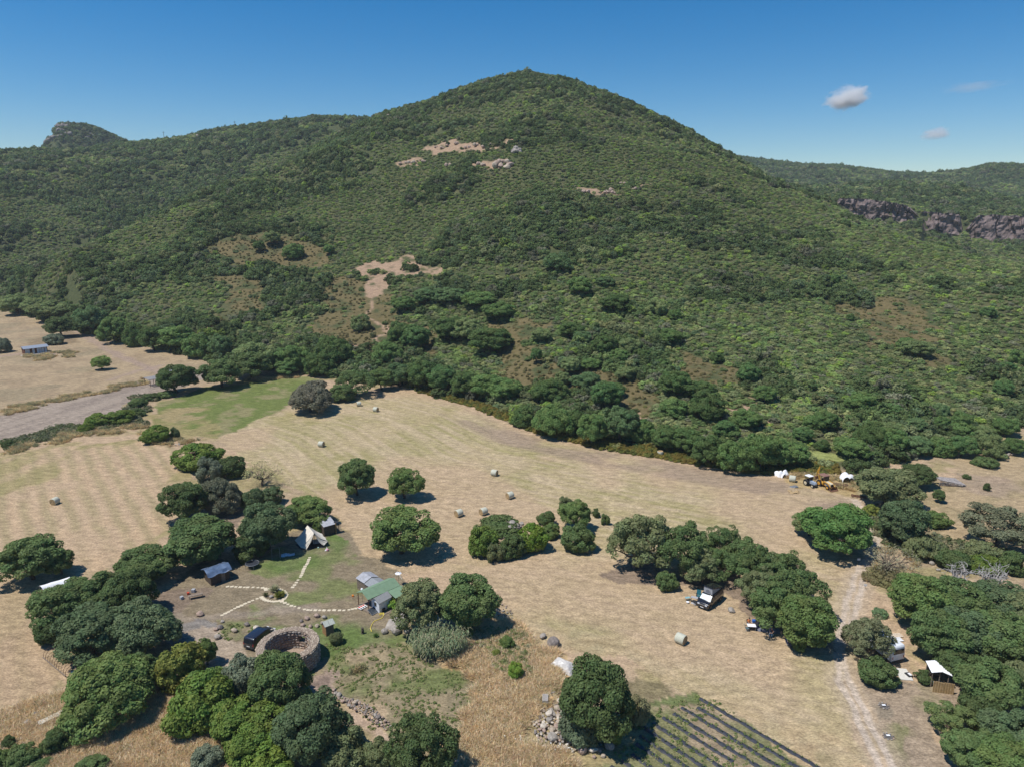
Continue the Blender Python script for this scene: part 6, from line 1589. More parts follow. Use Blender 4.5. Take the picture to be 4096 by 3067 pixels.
    # fire spots and little signs
    for k, (x, y, lab) in enumerate(((1080, 1055, 'ring of stones with a white lid right of the track'), (1115, 1300, 'small grill with a white top beside the track'))):
        p = P('H', x, y); t = thing('fire_pit', lab, 'fire pit', p)
        for q in range(9): rock('stone', (0.55 * math.cos(q * 0.7), 0.55 * math.sin(q * 0.7), 0), 0.28, rr_.choice([0, 2, 4]), parent=t, big=False)
        Geo().cyl((0, 0, -0.01), (0, 0, 0.03), 0.45, n=14).build('ash', mat('ash', (0.12, 0.11, 0.10)), t); Geo().box(-0.22, 0.18, -0.12, 0.12, 0.16, 0.19).build('lid', WPLAST, t); posts(t, [(-.18, -.1), (.15, .1)], 0.16, 0.02, DARK, 'leg')
    for c_, x, y, lab in (('H', 928, 108, 'small white sign post right of the wheel ruts'), ('G', 875, 1310, 'small white marker post beside the lush trackside tree')):
        t = thing('sign_post', lab, 'sign', P(c_, x, y)); Geo().cyl((0, 0, -0.1), (0, 0, 0.7), 0.03, n=5).build('post', WOOD, t); Geo().box(-0.25, 0.25, -0.04, -0.035 + 0.02, 0.45, 0.8).build('board', WPLAST, t)
yard_things()
# ------------------------------------------------------------------ vehicles
TYRE = mat('tyre', (0.018, 0.018, 0.019), 0.85)
RIM = mat('alloy', (0.40, 0.41, 0.42), 0.35, metal=0.7)
def wheel(parent, x, y, r, w, side, rim=None, name='wheel'):
    wv = Geo(); n = 22
    prof = [(-w / 2, r * 0.62), (-w / 2, r * 0.92), (-w * 0.36, r), (w * 0.36, r), (w / 2, r * 0.92), (w / 2, r * 0.62)]
    vs = [(math.cos(6.2832 * i / n) * q, yy, math.sin(6.2832 * i / n) * q) for yy, q in prof for i in range(n)]
    wv.add(vs, [(k * n + i, k * n + (i + 1) % n, (k + 1) * n + (i + 1) % n, (k + 1) * n + i) for k in range(5) for i in range(n)])
    t = wv.build(name, TYRE, parent, True, loc=(x, y, r))
    g = Geo(); g.cyl((0, -w * 0.42, 0), (0, w * 0.42, 0), r * 0.64, n=16)
    for k in range(5):
        a = 6.283 * k / 5
        g.cyl((0, side * w * 0.44, 0), (math.cos(a) * r * 0.5, side * w * 0.44, math.sin(a) * r * 0.5), r * 0.09, n=4)
    g.build('rim', rim or RIM, t)
    return t
def van_body(t, prof, hw, belt, tumble, paint, ztop):
    bm = bmesh.new()
    a = [bm.verts.new((x, -hw, z)) for x, z in prof]; b = [bm.verts.new((x, hw, z)) for x, z in prof]; n = len(prof)
    bm.faces.new(a[::-1]); bm.faces.new(b)
    for i in range(n): bm.faces.new((a[i], a[(i + 1) % n], b[(i + 1) % n], b[i]))
    for z in (belt, (belt + ztop) / 2):
        bmesh.ops.bisect_plane(bm, geom=bm.verts[:] + bm.edges[:] + bm.faces[:], plane_co=(0, 0, z), plane_no=(0, 0, 1))
    xmax = max(p[0] for p in prof)
    for v in bm.verts:
        if v.co.z > belt: v.co.y *= 1 - tumble * (v.co.z - belt) / (ztop - belt)
        f = max(0, (v.co.x - (xmax - 0.7)) / 0.7); v.co.y *= 1 - 0.08 * f
    bmesh.ops.recalc_face_normals(bm, faces=bm.faces[:])
    bmesh.ops.bevel(bm, geom=[e for e in bm.edges if len(e.link_faces) == 2 and e.calc_face_angle(0) > 0.35], offset=0.06, segments=2, profile=0.6, affect='EDGES')
    me = bpy.data.meshes.new('body'); bm.to_mesh(me); bm.free(); me.materials.append(paint)
    me.polygons.foreach_set('use_smooth', np.ones(len(me.polygons), bool)); me.set_sharp_from_angle(angle=R(35))
    return link('body', me, t)
def make_van(name, label, loc, rz, L, Wd, H, paint, prof, wheels, sides, wind, rear, belt, tumble=0.14, shade=None, cat='van', plate=True, light='rear'):
    t = thing(name, label, cat, loc, rz)
    hw = Wd / 2
    body = van_body(t, prof, hw, belt, tumble, paint, H)
    yy = lambda z: hw * (1 - tumble * max(0, z - belt) / (H - belt))
    for q in sides:
        for s in (-1, 1):
            a = [(x, s * (yy(z) + 0.008), z) for x, z in q]; b = [(x, s * (yy(z) - 0.02), z) for x, z in q]; n = len(q)
            Geo().add(a + b, [tuple(range(n)), tuple(reversed(range(n, 2 * n)))] + [(i, (i + 1) % n, n + (i + 1) % n, n + i) for i in range(n)]).build('side_window', GLASS, t)
    for nm, (x0, z0, x1, z1), m in (('windscreen', wind, shade or GLASS), ('rear_window', rear, GLASS)):
        d = Vector((x1 - x0, 0, z1 - z0)); nr = Vector((d.z, 0, -d.x)).normalized(); nr = nr if (nr.x > 0) == (nm == 'windscreen') else -nr
        q = [Vector((x0, -yy(z0) * 0.88, z0)), Vector((x0, yy(z0) * 0.88, z0)), Vector((x1, yy(z1) * 0.9, z1)), Vector((x1, -yy(z1) * 0.9, z1))]
        q = [v + nr * 0.02 for v in q]
        Geo().slab(q, 0.03).build(nm, m, t)
    xf = max(p[0] for p in prof); xr = min(p[0] for p in prof)
    for x, r in wheels:
        for s in (-1, 1):
            wheel(t, x, s * (hw - 0.10), r, 0.22, s)
            Geo().cyl((x, s * (hw - 0.06), r * 1.02), (x, s * (hw + 0.006), r * 1.02), r * 1.12, n=20).build('wheel_arch', DARK, t)
    for s in (-1, 1):
        Geo().box(xf - 0.16, xf + 0.015, s * hw * 0.62 - 0.17, s * hw * 0.62 + 0.17, 0.72, 0.9).build('headlight', mat('headlight', (0.65, 0.68, 0.72), 0.1), t, bevel=0.02)
        Geo().box(xr - 0.015, xr + 0.1, s * hw * 0.86 - 0.07, s * hw * 0.86 + 0.07, 0.8, 1.15).build('tail_light', mat('tail_red', (0.35, 0.02, 0.02), 0.2), t, bevel=0.02)
        m = Geo().box(xf - 1.25, xf - 1.05, s * (hw + 0.06) - 0.07, s * (hw + 0.06) + 0.07, belt + 0.02, belt + 0.24).build('mirror', DARK, t, bevel=0.02)
    Geo().box(xf - 0.1, xf + 0.03, -hw * 0.85, hw * 0.85, 0.3, 0.52).build('front_bumper', DARK, t, bevel=0.03); Geo().box(xr - 0.04, xr + 0.1, -hw * 0.92, hw * 0.92, 0.32, 0.55).build('rear_bumper', DARK, t, bevel=0.03)
    Geo().box(xf + 0.005, xf + 0.02, -hw * 0.5, hw * 0.5, 0.74, 0.88).build('grille', STEEL, t)
    if plate:
        Geo().box(xf + 0.032, xf + 0.04, -0.26, 0.26, 0.38, 0.49).build('number_plate', WPLAST, t); Geo().box(xr - 0.05, xr - 0.042, -0.26, 0.26, 0.62, 0.73).build('number_plate', WPLAST, t)
    return t
BLACKP = mat('black_paint', (0.012, 0.013, 0.018), 0.25, spec=0.5, noise=0.05, coat=0.6)
NAVYP = mat('midnight_paint', (0.016, 0.019, 0.032), 0.28, spec=0.5, noise=0.05, coat=0.6)
WHITEP = mat('white_van_paint', (0.72, 0.75, 0.78), 0.35, noise=0.05, coat=0.3)
SHADE = mat('silver_sunshade', (0.62, 0.72, 0.74), 0.4, noise=0.08)
# black camper with raised roof
fl = P('c1', 940, 810); rl = P('c1', 1165, 625); fr = P('c1', 655, 745)
hd = (fl - rl); hd.z = 0; hd.normalize()
ctr = (fl + fr) / 2 - hd * 2.35
T6 = [(-2.42, 0.35), (-2.44, 1.0), (-2.36, 1.72), (-2.22, 1.9), (0.7, 1.95), (1.0, 1.86), (1.72, 1.2), (2.3, 1.02), (2.44, 0.78), (2.44, 0.35)]
t = make_van('camper_van', 'black camper van with raised pop-up roof and silver windscreen cover', ctr, ang(hd), 4.9, 1.9, 1.95, BLACKP, T6, [(-1.5, 0.34), (1.5, 0.34)], [[(-2.2, 1.12), (-1.1, 1.12), (-1.1, 1.62), (-2.1, 1.62)], [(-1.0, 1.12), (0.35, 1.12), (0.35, 1.62), (-1.0, 1.62)], [(0.45, 1.12), (1.5, 1.12), (1.0, 1.62), (0.45, 1.62)]], (1.05, 1.78, 1.66, 1.26), (-2.43, 1.1, -2.37, 1.66), 1.05, shade=SHADE, cat='camper van')
g = Geo(); g.slab([(0.95, -0.72, 2.95), (0.95, 0.72, 2.95), (-2.15, 0.76, 2.05), (-2.15, -0.76, 2.05)][::-1], 0.1); pr_ = g.build('pop_up_roof', BLACKP, t, bevel=0.03)
g = Geo(); g.add([(0.82, -0.68, 1.93), (0.82, 0.68, 1.93), (0.86, 0.66, 2.87), (0.86, -0.66, 2.87), (-1.9, -0.7, 1.93), (-1.9, 0.7, 1.93)], [(0, 1, 2, 3), (0, 3, 4), (1, 5, 2)]); cv = g.build('roof_canvas', [GREYC], pr_, fix=True)
g = Geo(); n = 12; g.add([(0.875, 0.38 * math.cos(math.pi * k / n), 2.15 + 0.42 * math.sin(math.pi * k / n)) for k in range(n + 1)], [tuple(range(n + 1))]); g.build('canvas_window', mat('mesh_window', (0.16, 0.17, 0.19)), pr_, fix=False)
# black van at the round wall
ra = P('c4', 20, 975); rb2 = P('c4', 165, 1020); ff = P('c4', 470, 800)
hd = P('c4', 560, 745) - P('c4', 215, 1015); hd.z = 0; hd.normalize()
ctr = (ra + rb2) / 2 + hd * 2.15
MPV = [(-2.15, 0.35), (-2.2, 0.95), (-2.08, 1.68), (-1.95, 1.8), (0.35, 1.84), (0.7, 1.74), (1.3, 1.18), (2.02, 0.98), (2.2, 0.72), (2.2, 0.33)]
make_van('black_van', 'dark blue-black compact van parked behind the round stone wall', ctr, ang(hd), 4.4, 1.82, 1.84, NAVYP, MPV, [(-1.35, 0.32), (1.4, 0.32)], [[(-2.0, 1.06), (-1.0, 1.06), (-1.0, 1.56), (-1.9, 1.56)], [(-0.9, 1.06), (0.1, 1.06), (0.1, 1.56), (-0.9, 1.56)], [(0.2, 1.06), (1.1, 1.06), (0.7, 1.56), (0.2, 1.56)]], (0.74, 1.68, 1.25, 1.24), (-2.18, 1.05, -2.1, 1.6), 1.0)
# white panel van in the wood
q0 = P('c7', 285, 488); hd = Vector((-0.30, 1.0, 0)).normalized()
PANEL = [(-2.8, 0.4), (-2.82, 1.2), (-2.76, 2.35), (-2.62, 2.55), (1.3, 2.58), (1.65, 2.45), (2.2, 1.35), (2.72, 1.15), (2.85, 0.85), (2.85, 0.38)]
make_van('white_van', 'tall white panel van parked between the olive-brown tree and the wood', q0 + hd * 2.85, ang(hd), 5.7, 2.0, 2.58, WHITEP, PANEL, [(-1.7, 0.36), (1.8, 0.36)], [[(1.0, 1.35), (2.0, 1.35), (1.6, 2.1), (1.0, 2.1)]], (1.72, 2.36, 2.15, 1.42), (-2.81, 1.45, -2.77, 2.1), 1.3, 0.12)
# silver camper under the cork oaks
q0 = P('c2', 900, 640); 
make_van('silver_camper', 'silver-white camper half hidden under the cork oaks', q0 + Vector((2.4, 3.0, 0)), -0.55 + math.pi, 5.4, 2.0, 2.4, mat('silver_paint', (0.55, 0.58, 0.60), 0.35, noise=0.06, coat=0.3), [(x * 0.95, z * 0.94) for x, z in PANEL], [(-1.6, 0.34), (1.7, 0.34)], [[(-2.2, 1.3), (-0.6, 1.3), (-0.6, 1.9), (-2.2, 1.9)], [(0.95, 1.3), (1.85, 1.3), (1.5, 1.95), (0.95, 1.95)]], (1.64, 2.2, 2.02, 1.36), (-2.66, 1.4, -2.63, 1.95), 1.25, 0.12, cat='camper van')

# tractor
YEL = mat('yellow_machine_paint', (0.62, 0.33, 0.045), 0.5, noise=0.22, scale=3)
CREAM = mat('faded_cream_paint', (0.62, 0.54, 0.38), 0.55, noise=0.2)
BLUEG = mat('blue_grey_paint', (0.30, 0.36, 0.44), 0.4, noise=0.1)
rw_ = P('c6', 900, 400); fw = P('c6', 1020, 455); hd = Vector((0.42, -0.9, 0)).normalized(); sd = Vector((-hd.y, hd.x, 0))
t = thing('tractor', 'small grey-blue tractor with white cab roof beside the yellow digger', 'tractor', (P('c6', 950, 425) + Vector((-0.3, 0.6, 0))), ang(hd), scale=0.85)
for s in (-1, 1):
    wheel(t, -0.85, s * 0.72, 0.72, 0.42, s, CREAM, 'rear_wheel'); wheel(t, 1.15, s * 0.66, 0.46, 0.30, s, CREAM, 'front_wheel')
    Geo().prism([(-1.55, 1.15), (-1.3, 1.5), (-0.6, 1.52), (-0.15, 1.2), (-0.2, 1.1), (-0.65, 1.42), (-1.25, 1.4), (-1.45, 1.1)], s * 0.5, s * 0.95).build('mudguard', DARK, t)
Geo().prism([(-0.1, 0.75), (1.5, 0.75), (1.62, 0.9), (1.55, 1.3), (1.3, 1.42), (-0.1, 1.5)], -0.36, 0.36).build('bonnet', BLUEG, t, bevel=0.05)
Geo().box(-1.3, 1.3, -0.28, 0.28, 0.5, 0.76).build('chassis', DARK, t)
for x, y in ((-1.25, -0.62), (-1.25, 0.62), (-0.05, -0.62), (-0.05, 0.62)): Geo().cyl((x, y, 1.2), (x * 0.95, y * 0.95, 2.4), 0.045, n=6).build('cab_post', DARK, t)
Geo().box(-1.45, 0.15, -0.75, 0.75, 2.4, 2.56).build('cab_roof', WPLAST, t, bevel=0.06)
Geo().box(-1.2, -0.8, -0.3, 0.3, 1.0, 1.6).build('seat', DARK, t, bevel=0.04); Geo().cyl((-0.45, 0, 1.35), (-0.3, 0, 1.75), 0.03, n=5).ring((-0.45, 0, 1.72), 0.2, 0.02, 14, 4).build('steering_wheel', DARK, t); Geo().box(-0.02, 0.0, -0.55, 0.55, 1.5, 2.35).build('windscreen', GLASS, t)
Geo().cyl((0.9, 0.3, 1.4), (0.9, 0.3, 2.15), 0.05, n=6).build('exhaust', DARK, t)
for s in (-1, 1): Geo().box(1.56, 1.63, s * 0.22 - 0.08, s * 0.22 + 0.08, 1.0, 1.15).build('headlight', WPLAST, t)
# backhoe loader
hd = Vector((0.36, -0.93, 0)).normalized()
t = thing('backhoe_loader', 'old yellow backhoe loader with rusty front bucket and raised rear arm', 'digger', P('c6', 1265, 465) + Vector((0.1, 0.9, 0)), ang(hd), scale=0.92)
for s in (-1, 1):
    wheel(t, -1.2, s * 0.85, 0.74, 0.45, s, YEL, 'rear_wheel'); wheel(t, 1.25, s * 0.8, 0.48, 0.32, s, YEL, 'front_wheel')
    Geo().tube([(-0.1, s * 0.62, 1.55), (1.2, s * 0.62, 1.35), (2.1, s * 0.62, 0.55)], 0.1, 6).build('loader_arm', YEL, t)
    Geo().cyl((0.4, s * 0.62, 0.8), (1.5, s * 0.62, 0.95), 0.06, n=6).build('hydraulic_ram', STEEL, t)
Geo().prism([(-0.1, 0.7), (1.65, 0.7), (1.72, 1.3), (1.6, 1.42), (-0.1, 1.52)], -0.4, 0.4).build('bonnet', CREAM, t, bevel=0.04)
Geo().box(1.725, 1.75, -0.3, 0.3, 0.78, 1.3).build('grille', DARK, t)
Geo().box(-1.9, 1.6, -0.4, 0.4, 0.45, 0.72).build('chassis', YEL, t); Geo().box(-1.7, -0.1, -0.85, 0.85, 0.75, 1.25).build('cab_floor', YEL, t, bevel=0.04)
for x, y in ((-1.6, -0.8), (-1.6, 0.8), (-0.1, -0.8), (-0.1, 0.8), (-0.85, 0.8), (-0.85, -0.8)): Geo().cyl((x, y, 1.2), (x, y * 0.96, 2.62), 0.05, n=6).build('cab_post', RUST, t)
Geo().box(-1.75, 0.1, -0.9, 0.9, 2.62, 2.74).build('cab_roof', mat('rusty_roof', (0.24, 0.13, 0.10), 0.8, noise=0.25), t, bevel=0.03); Geo().box(-1.2, -0.7, -0.28, 0.28, 1.2, 1.85).build('seat', DARK, t, bevel=0.04); Geo().box(-0.12, -0.1, -0.7, 0.7, 1.5, 2.55).build('windscreen', GLASS, t)
g = Geo(); g.add([(2.05, -1.0, 0.75), (2.05, 1.0, 0.75), (2.0, 1.0, 0.12), (2.0, -1.0, 0.12), (2.75, -1.0, 0.05), (2.75, 1.0, 0.05), (2.1, -1.0, 0.82), (2.1, 1.0, 0.82)], [(0, 1, 2, 3), (3, 2, 5, 4), (0, 3, 4), (1, 5, 2), (0, 6, 7, 1)]); bk = g.build('bucket', RUST, t); md = bk.modifiers.new('thick', 'SOLIDIFY'); md.thickness = 0.05
Geo().tube([(-1.9, 0, 0.9), (-2.2, 0, 1.4), (-2.5, 0, 2.9), (-2.35, 0, 4.1)], [0.2, 0.2, 0.16, 0.12], 6).build('boom', YEL, t); Geo().tube([(-2.35, 0, 4.1), (-2.9, 0, 2.7), (-3.05, 0, 1.6)], [0.12, 0.14, 0.1], 6).build('dipper_arm', YEL, t); Geo().cyl((-2.3, 0, 2.0), (-2.45, 0, 3.9), 0.06, n=6).build('hydraulic_ram', STEEL, t)
Geo().prism([(-3.3, 1.6), (-2.85, 1.65), (-2.75, 1.1), (-3.2, 1.0)], -0.3, 0.3).build('digging_bucket', RUST, t)
for s in (-1, 1): Geo().tube([(-1.85, s * 0.4, 0.7), (-2.0, s * 1.0, 0.9), (-2.0, s * 1.05, 0.05)], 0.09, 5).build('stabiliser', YEL, t)
# tined cultivator
t = thing('cultivator', 'rusty tined cultivator lying in dry grass beside the digger', 'cultivator', P('c6', 1545, 420), -0.35)
for k in range(3): Geo().box(-1.5, 1.5, -0.6 + k * 0.55, -0.5 + k * 0.55, 0.5, 0.6).build('frame_bar', RUST, t)
for k in range(5):
    Geo().box(-1.4 + k * 0.66, -1.3 + k * 0.66, -0.6, 0.62, 0.6, 0.68).build('cross_bar', RUST, t)
    for j in range(2): Geo().tube([(-1.3 + k * 0.6, -0.4 + j * 0.7, 0.55), (-1.2 + k * 0.6, -0.6 + j * 0.7, 0.35), (-1.3 + k * 0.6, -0.5 + j * 0.7, 0.0)], 0.04, 4).build('tine', RUST, t)
t = thing('harrow', 'rusty harrow under the oak at the field corner', 'harrow', P('c6', 1960, 660), -0.4)
for k in range(5): Geo().box(-1.4, 1.4, -0.6 + k * 0.3, -0.53 + k * 0.3, 0.25, 0.33).build('bar', RUST, t)
for k in range(4): Geo().box(-1.2 + k * 0.75, -1.12 + k * 0.75, -0.65, 0.7, 0.33, 0.4).build('cross_bar', RUST, t)
# white plastic heaps
def lump(label, crop, x, y, w, h, seed, name='plastic_heap', m=None, cat='plastic heap'):
    p = P(crop, x, y); rng = np.random.default_rng(seed)
    t = thing(name, label, cat, p); n = 18
    ctrs = rng.uniform(-0.8, 0.8, (6, 2)); rad = rng.uniform(0.3, 0.7, 6); hh = rng.uniform(0.5, 1.0, 6)
    vs = []
    for i in range(n + 1):
        for j in range(n + 1):
            u = i / n * 2 - 1; v = j / n * 2 - 1
            z = max(hh[k] * max(0, 1 - ((u - ctrs[k][0]) ** 2 + (v - ctrs[k][1]) ** 2) / rad[k] ** 2) ** 0.5 for k in range(6))
            vs.append((u * w / 2, v * w / 3, z * h + rng.normal() * 0.02 - (0.1 if z == 0 else 0)))
    Geo().add(vs, [(i * (n + 1) + j, (i + 1) * (n + 1) + j, (i + 1) * (n + 1) + j + 1, i * (n + 1) + j + 1) for i in range(n) for j in range(n)]).build('sheeting', m or mat('white_sheeting', (0.85, 0.85, 0.85), 0.5, noise=0.05), t, True, fix=False)
lump('white plastic sheeting caught in the bracken behind the bale', 'c6', 265, 190, 3.0, 1.6, 1)
lump('large white plastic sheeting heap on the bracken behind the cultivator', 'c6', 1720, 290, 3.4, 2.0, 2)
lump('white plastic sheeting half hidden by the corner oak', 'c6', 1990, 290, 2.2, 1.5, 3)
lump('flat grey tarpaulin on the grass in front of the bale', 'c6', 490, 415, 2.2, 0.25, 4, 'ground_tarpaulin', mat('grey_tarp', (0.16, 0.17, 0.18), 0.5, noise=0.3), 'tarpaulin')
lump('loose heap of straw in front of the tractor', 'c6', 545, 545, 2.4, 0.35, 5, 'straw_heap', STRAW, 'straw heap')

# ------------------------------------------------------------------ camp furniture and people
def camp_chair(label, p, rz, m, scale=1.0):
    t = thing('camp_chair', label, 'chair', p, rz, None, scale)
    Geo().slab([(-0.25, -0.25, 0.44), (0.25, -0.25, 0.44), (0.25, 0.22, 0.40), (-0.25, 0.22, 0.40)], 0.03).build('seat', m, t)
    Geo().slab([(-0.25, 0.22, 0.42), (0.25, 0.22, 0.42), (0.25, 0.42, 1.0), (-0.25, 0.42, 1.0)], 0.03).build('backrest', m, t)
    for x in (-0.27, 0.27):
        Geo().tube([(x, -0.28, 0), (x, 0.3, 0.62)], 0.018, 5).build('leg', STEEL, t); Geo().tube([(x, 0.32, 0), (x, -0.26, 0.62)], 0.018, 5).build('leg', STEEL, t); Geo().box(x - 0.03, x + 0.03, -0.28, 0.3, 0.61, 0.64).build('armrest', DARK, t)
    return t
def camp_table(label, p, rz, w, d, h, m):
    t = thing('camp_table', label, 'table', p, rz)
    Geo().box(-w / 2, w / 2, -d / 2, d / 2, h - 0.04, h).build('tabletop', m, t, bevel=0.01)
    for x in (-w / 2 + .06, w / 2 - .06):
        for y in (-d / 2 + .06, d / 2 - .06): Geo().cyl((x, y, 0), (x, y, h - 0.04), 0.02, n=5).build('leg', STEEL, t)
    return t
SKIN = mat('skin', (0.50, 0.30, 0.21), 0.6, noise=0.05)
HAIR = mat('dark_hair', (0.03, 0.02, 0.015), 0.7)
def person(label, p, rz, shirt, trousers, seat=0.46):
    """seated figure facing -Y: one continuous skinned body"""
    J = dict(pel=(0, 0.12, seat + 0.10, .135), spi=(0, 0.17, seat + 0.30, .125), che=(0, 0.18, seat + 0.48, .135), nec=(0, 0.14, seat + 0.64, .05), hea=(0, 0.11, seat + 0.74, .085), hed=(0, 0.09, seat + 0.85, .085), )
    E = [('pel', 'spi'), ('spi', 'che'), ('che', 'nec'), ('nec', 'hea'), ('hea', 'hed')]
    for s, k in ((-1, 'l'), (1, 'r')):
        J.update({'sh' + k: (s * .19, .17, seat + .55, .06), 'el' + k: (s * .25, .02, seat + .32, .042), 'wr' + k: (s * .12, -.20, seat + .30, .03), 'ha' + k: (s * .07, -.28, seat + .30, .036),
                  'hi' + k: (s * .10, .10, seat + .08, .10), 'kn' + k: (s * .13, -.34, seat + .07, .065), 'an' + k: (s * .12, -.36, .09, .042), 'to' + k: (s * .13, -.54, .045, .04)})
        E += [('che', 'sh' + k), ('sh' + k, 'el' + k), ('el' + k, 'wr' + k), ('wr' + k, 'ha' + k), ('pel', 'hi' + k), ('hi' + k, 'kn' + k), ('kn' + k, 'an' + k), ('an' + k, 'to' + k)]
        for f in range(5):                                        # fingers, thumb first
            dx = (-0.035 if f == 0 else -0.03 + 0.015 * f) * (-s); ln = (0.05, 0.075, 0.085, 0.08, 0.06)[f]
            J['f%s%da' % (k, f)] = (s * .07 + dx * 1.2, -.28 - (0.01 if f == 0 else 0.045), seat + .295, .009)
            J['f%s%db' % (k, f)] = (s * .07 + dx * 1.5 - (s * 0.02 if f == 0 else 0), -.30 - ln, seat + .27, .008)
            E += [('ha' + k, 'f%s%da' % (k, f)), ('f%s%da' % (k, f), 'f%s%db' % (k, f))]
    names = list(J); idx = {n: i for i, n in enumerate(names)}
    me = bpy.data.meshes.new('body'); me.from_pydata([J[n][:3] for n in names], [(idx[a], idx[b]) for a, b in E], [])
    o = bpy.data.objects.new('tmp', me); COL.objects.link(o)
    sk = o.modifiers.new('s', 'SKIN'); o.modifiers.new('u', 'SUBSURF').levels = 1
    for i, n in enumerate(names):
        me.skin_vertices[0].data[i].radius = (J[n][3], J[n][3]); me.skin_vertices[0].data[i].use_root = (n == 'pel')
    dg = bpy.context.evaluated_depsgraph_get(); dg.update()
    bme = bpy.data.meshes.new_from_object(o.evaluated_get(dg)); bpy.data.objects.remove(o)
    for m in (SKIN, shirt, trousers, mat('shoes', (0.05, 0.045, 0.04))): bme.materials.append(m)
    P3 = {n: Vector(J[n][:3]) for n in names}
    for f in bme.polygons:
        c = f.center; n = min(names, key=lambda q: (P3[q] - c).length)
        f.material_index = 3 if n[:2] in ('to', 'an') and c.z < 0.14 else 2 if n[:2] in ('hi', 'kn', 'an') or n == 'pel' else 1 if n in ('spi', 'che') or n[:2] == 'sh' else 0
    bme.polygons.foreach_set('use_smooth', np.ones(len(bme.polygons), bool))
    t = thing('person', label, 'person', p, rz)
    b = link('body', bme, t)
    bm = bmesh.new(); bmesh.ops.create_uvsphere(bm, u_segments=14, v_segments=9, radius=0.112)
    bmesh.ops.delete(bm, geom=[v for v in bm.verts if v.co.z < -0.02 and v.co.y < 0.02], context='VERTS')
    hm = bpy.data.meshes.new('hair'); bm.to_mesh(hm); bm.free(); hm.materials.append(HAIR); hh = link('hair', hm, t, (0, 0.115, seat + 0.845)); hh.scale = (0.95, 1.05, 1.08)
    Geo().add([(-0.016, 0.0, seat + 0.80), (0.016, 0.0, seat + 0.80), (0, 0.005, seat + 0.85), (0, -0.025, seat + 0.805)], [(0, 1, 3), (1, 2, 3), (2, 0, 3)]).build('nose', SKIN, t)
    for s in (-1, 1): Geo().cyl((s * 0.035, 0.008, seat + 0.85), (s * 0.035, -0.004, seat + 0.85), 0.011, n=6).build('eye', DARK, t)
    return t
tp = P('c2', 500, 925)
camp_table('white folding table in the sun beside the campsite grove', tp + Vector((0.05, 0.5, 0)), -0.12, 1.15, 0.75, 0.72, WPLAST)
camp_chair('dark camp chair with light blue seat at the white table', P('c2', 375, 925) + Vector((0, 0.3, 0)), 1.4, mat('slate_cloth', (0.12, 0.19, 0.21)))
camp_chair('black camp chair on the grove side of the white table', P('c2', 600, 850) + Vector((0, 0.3, 0)), -1.0, DARK)
cc = P('c2', 450, 840) + Vector((0, 0.5, 0)); camp_chair('camp chair behind the white table, occupied', cc, 0.2, DARK)
person('person in orange top sitting behind the white folding table', cc, 0.2, mat('orange_cloth', (0.75, 0.22, 0.05)), DARK)
cc = P('c2', 1080, 1100) + Vector((0, 0.25, 0)); camp_chair('bright blue camp chair at the rim of the grove shade', cc, -0.5, mat('sky_blue_cloth', (0.03, 0.25, 0.45)))
person('person in dark top and blue trousers reading in a blue camp chair', cc, -0.5, mat('plum_cloth', (0.09, 0.05, 0.06)), mat('denim', (0.07, 0.14, 0.22)))
cc = P('c2', 1590, 1370) + Vector((0, 0.2, 0)); camp_chair('navy camp chair in deep shade under the bright full oak', cc, 0.6, mat('navy_cloth', (0.03, 0.05, 0.12)))
person('person in navy sitting in deep shade under the bright full oak', cc, 0.6, MATS['navy_cloth'], MATS['navy_cloth'])
o = Geo().box(-0.25, 0.25, -0.2, 0.2, 0, 0.4).build('cool_box', BLUE, None, bevel=0.04, loc=P('c2', 560, 645)); tag(o, 'bright blue cool box between camper and white table', 'cool box')
o = Geo().box(-1.6, 1.6, -1.0, 1.0, 0.0, 0.03).build('camp_mat', mat('grey_mat', (0.16, 0.17, 0.21), 0.8), None, loc=P('c2', 960, 830)); o.rotation_euler = (0, 0, -0.25); tag(o, 'grey camping mat spread in front of the silver camper', 'mat')
camp_table('grey camp kitchen table at the side of the black camper', P('c1', 585, 590) + Vector((0, 0.35, 0)), -0.4, 1.0, 0.55, 0.75, GREYC)
for k, (x, y, m, lab) in enumerate(((530, 600, WPLAST, 'white crate under the grey camp kitchen table'), (610, 635, GREYC, 'grey crate at the wheel of the black camper'))):
    t = thing('storage_crate', lab, 'crate', P('c1', x, y), -0.4 + k); Geo().box(-0.28, 0.28, -0.2, 0.2, 0, 0.32).build('crate_body', m, t, bevel=0.02); Geo().box(-0.3, 0.3, -0.22, 0.22, 0.323, 0.36).build('lid', DARK, t)
camp_chair('tall teal camp chair beside the black camper', P('c1', 690, 470), -0.3, TEAL, 1.25)
camp_table('little teal side table on the grass left of the camp kitchen', P('c1', 375, 520) + Vector((0, 0.15, 0)), 0.2, 0.75, 0.45, 0.45, mat('pale_teal', (0.22, 0.40, 0.42)))
o = Geo().cyl((0, 0, 0), (0, 0, 0.2), 0.17, 0.24, n=14, caps=True).build('bowl', WPLAST, None, True, loc=P('c1', 370, 590)); tag(o, 'white washing bowl below the teal side table', 'bowl')

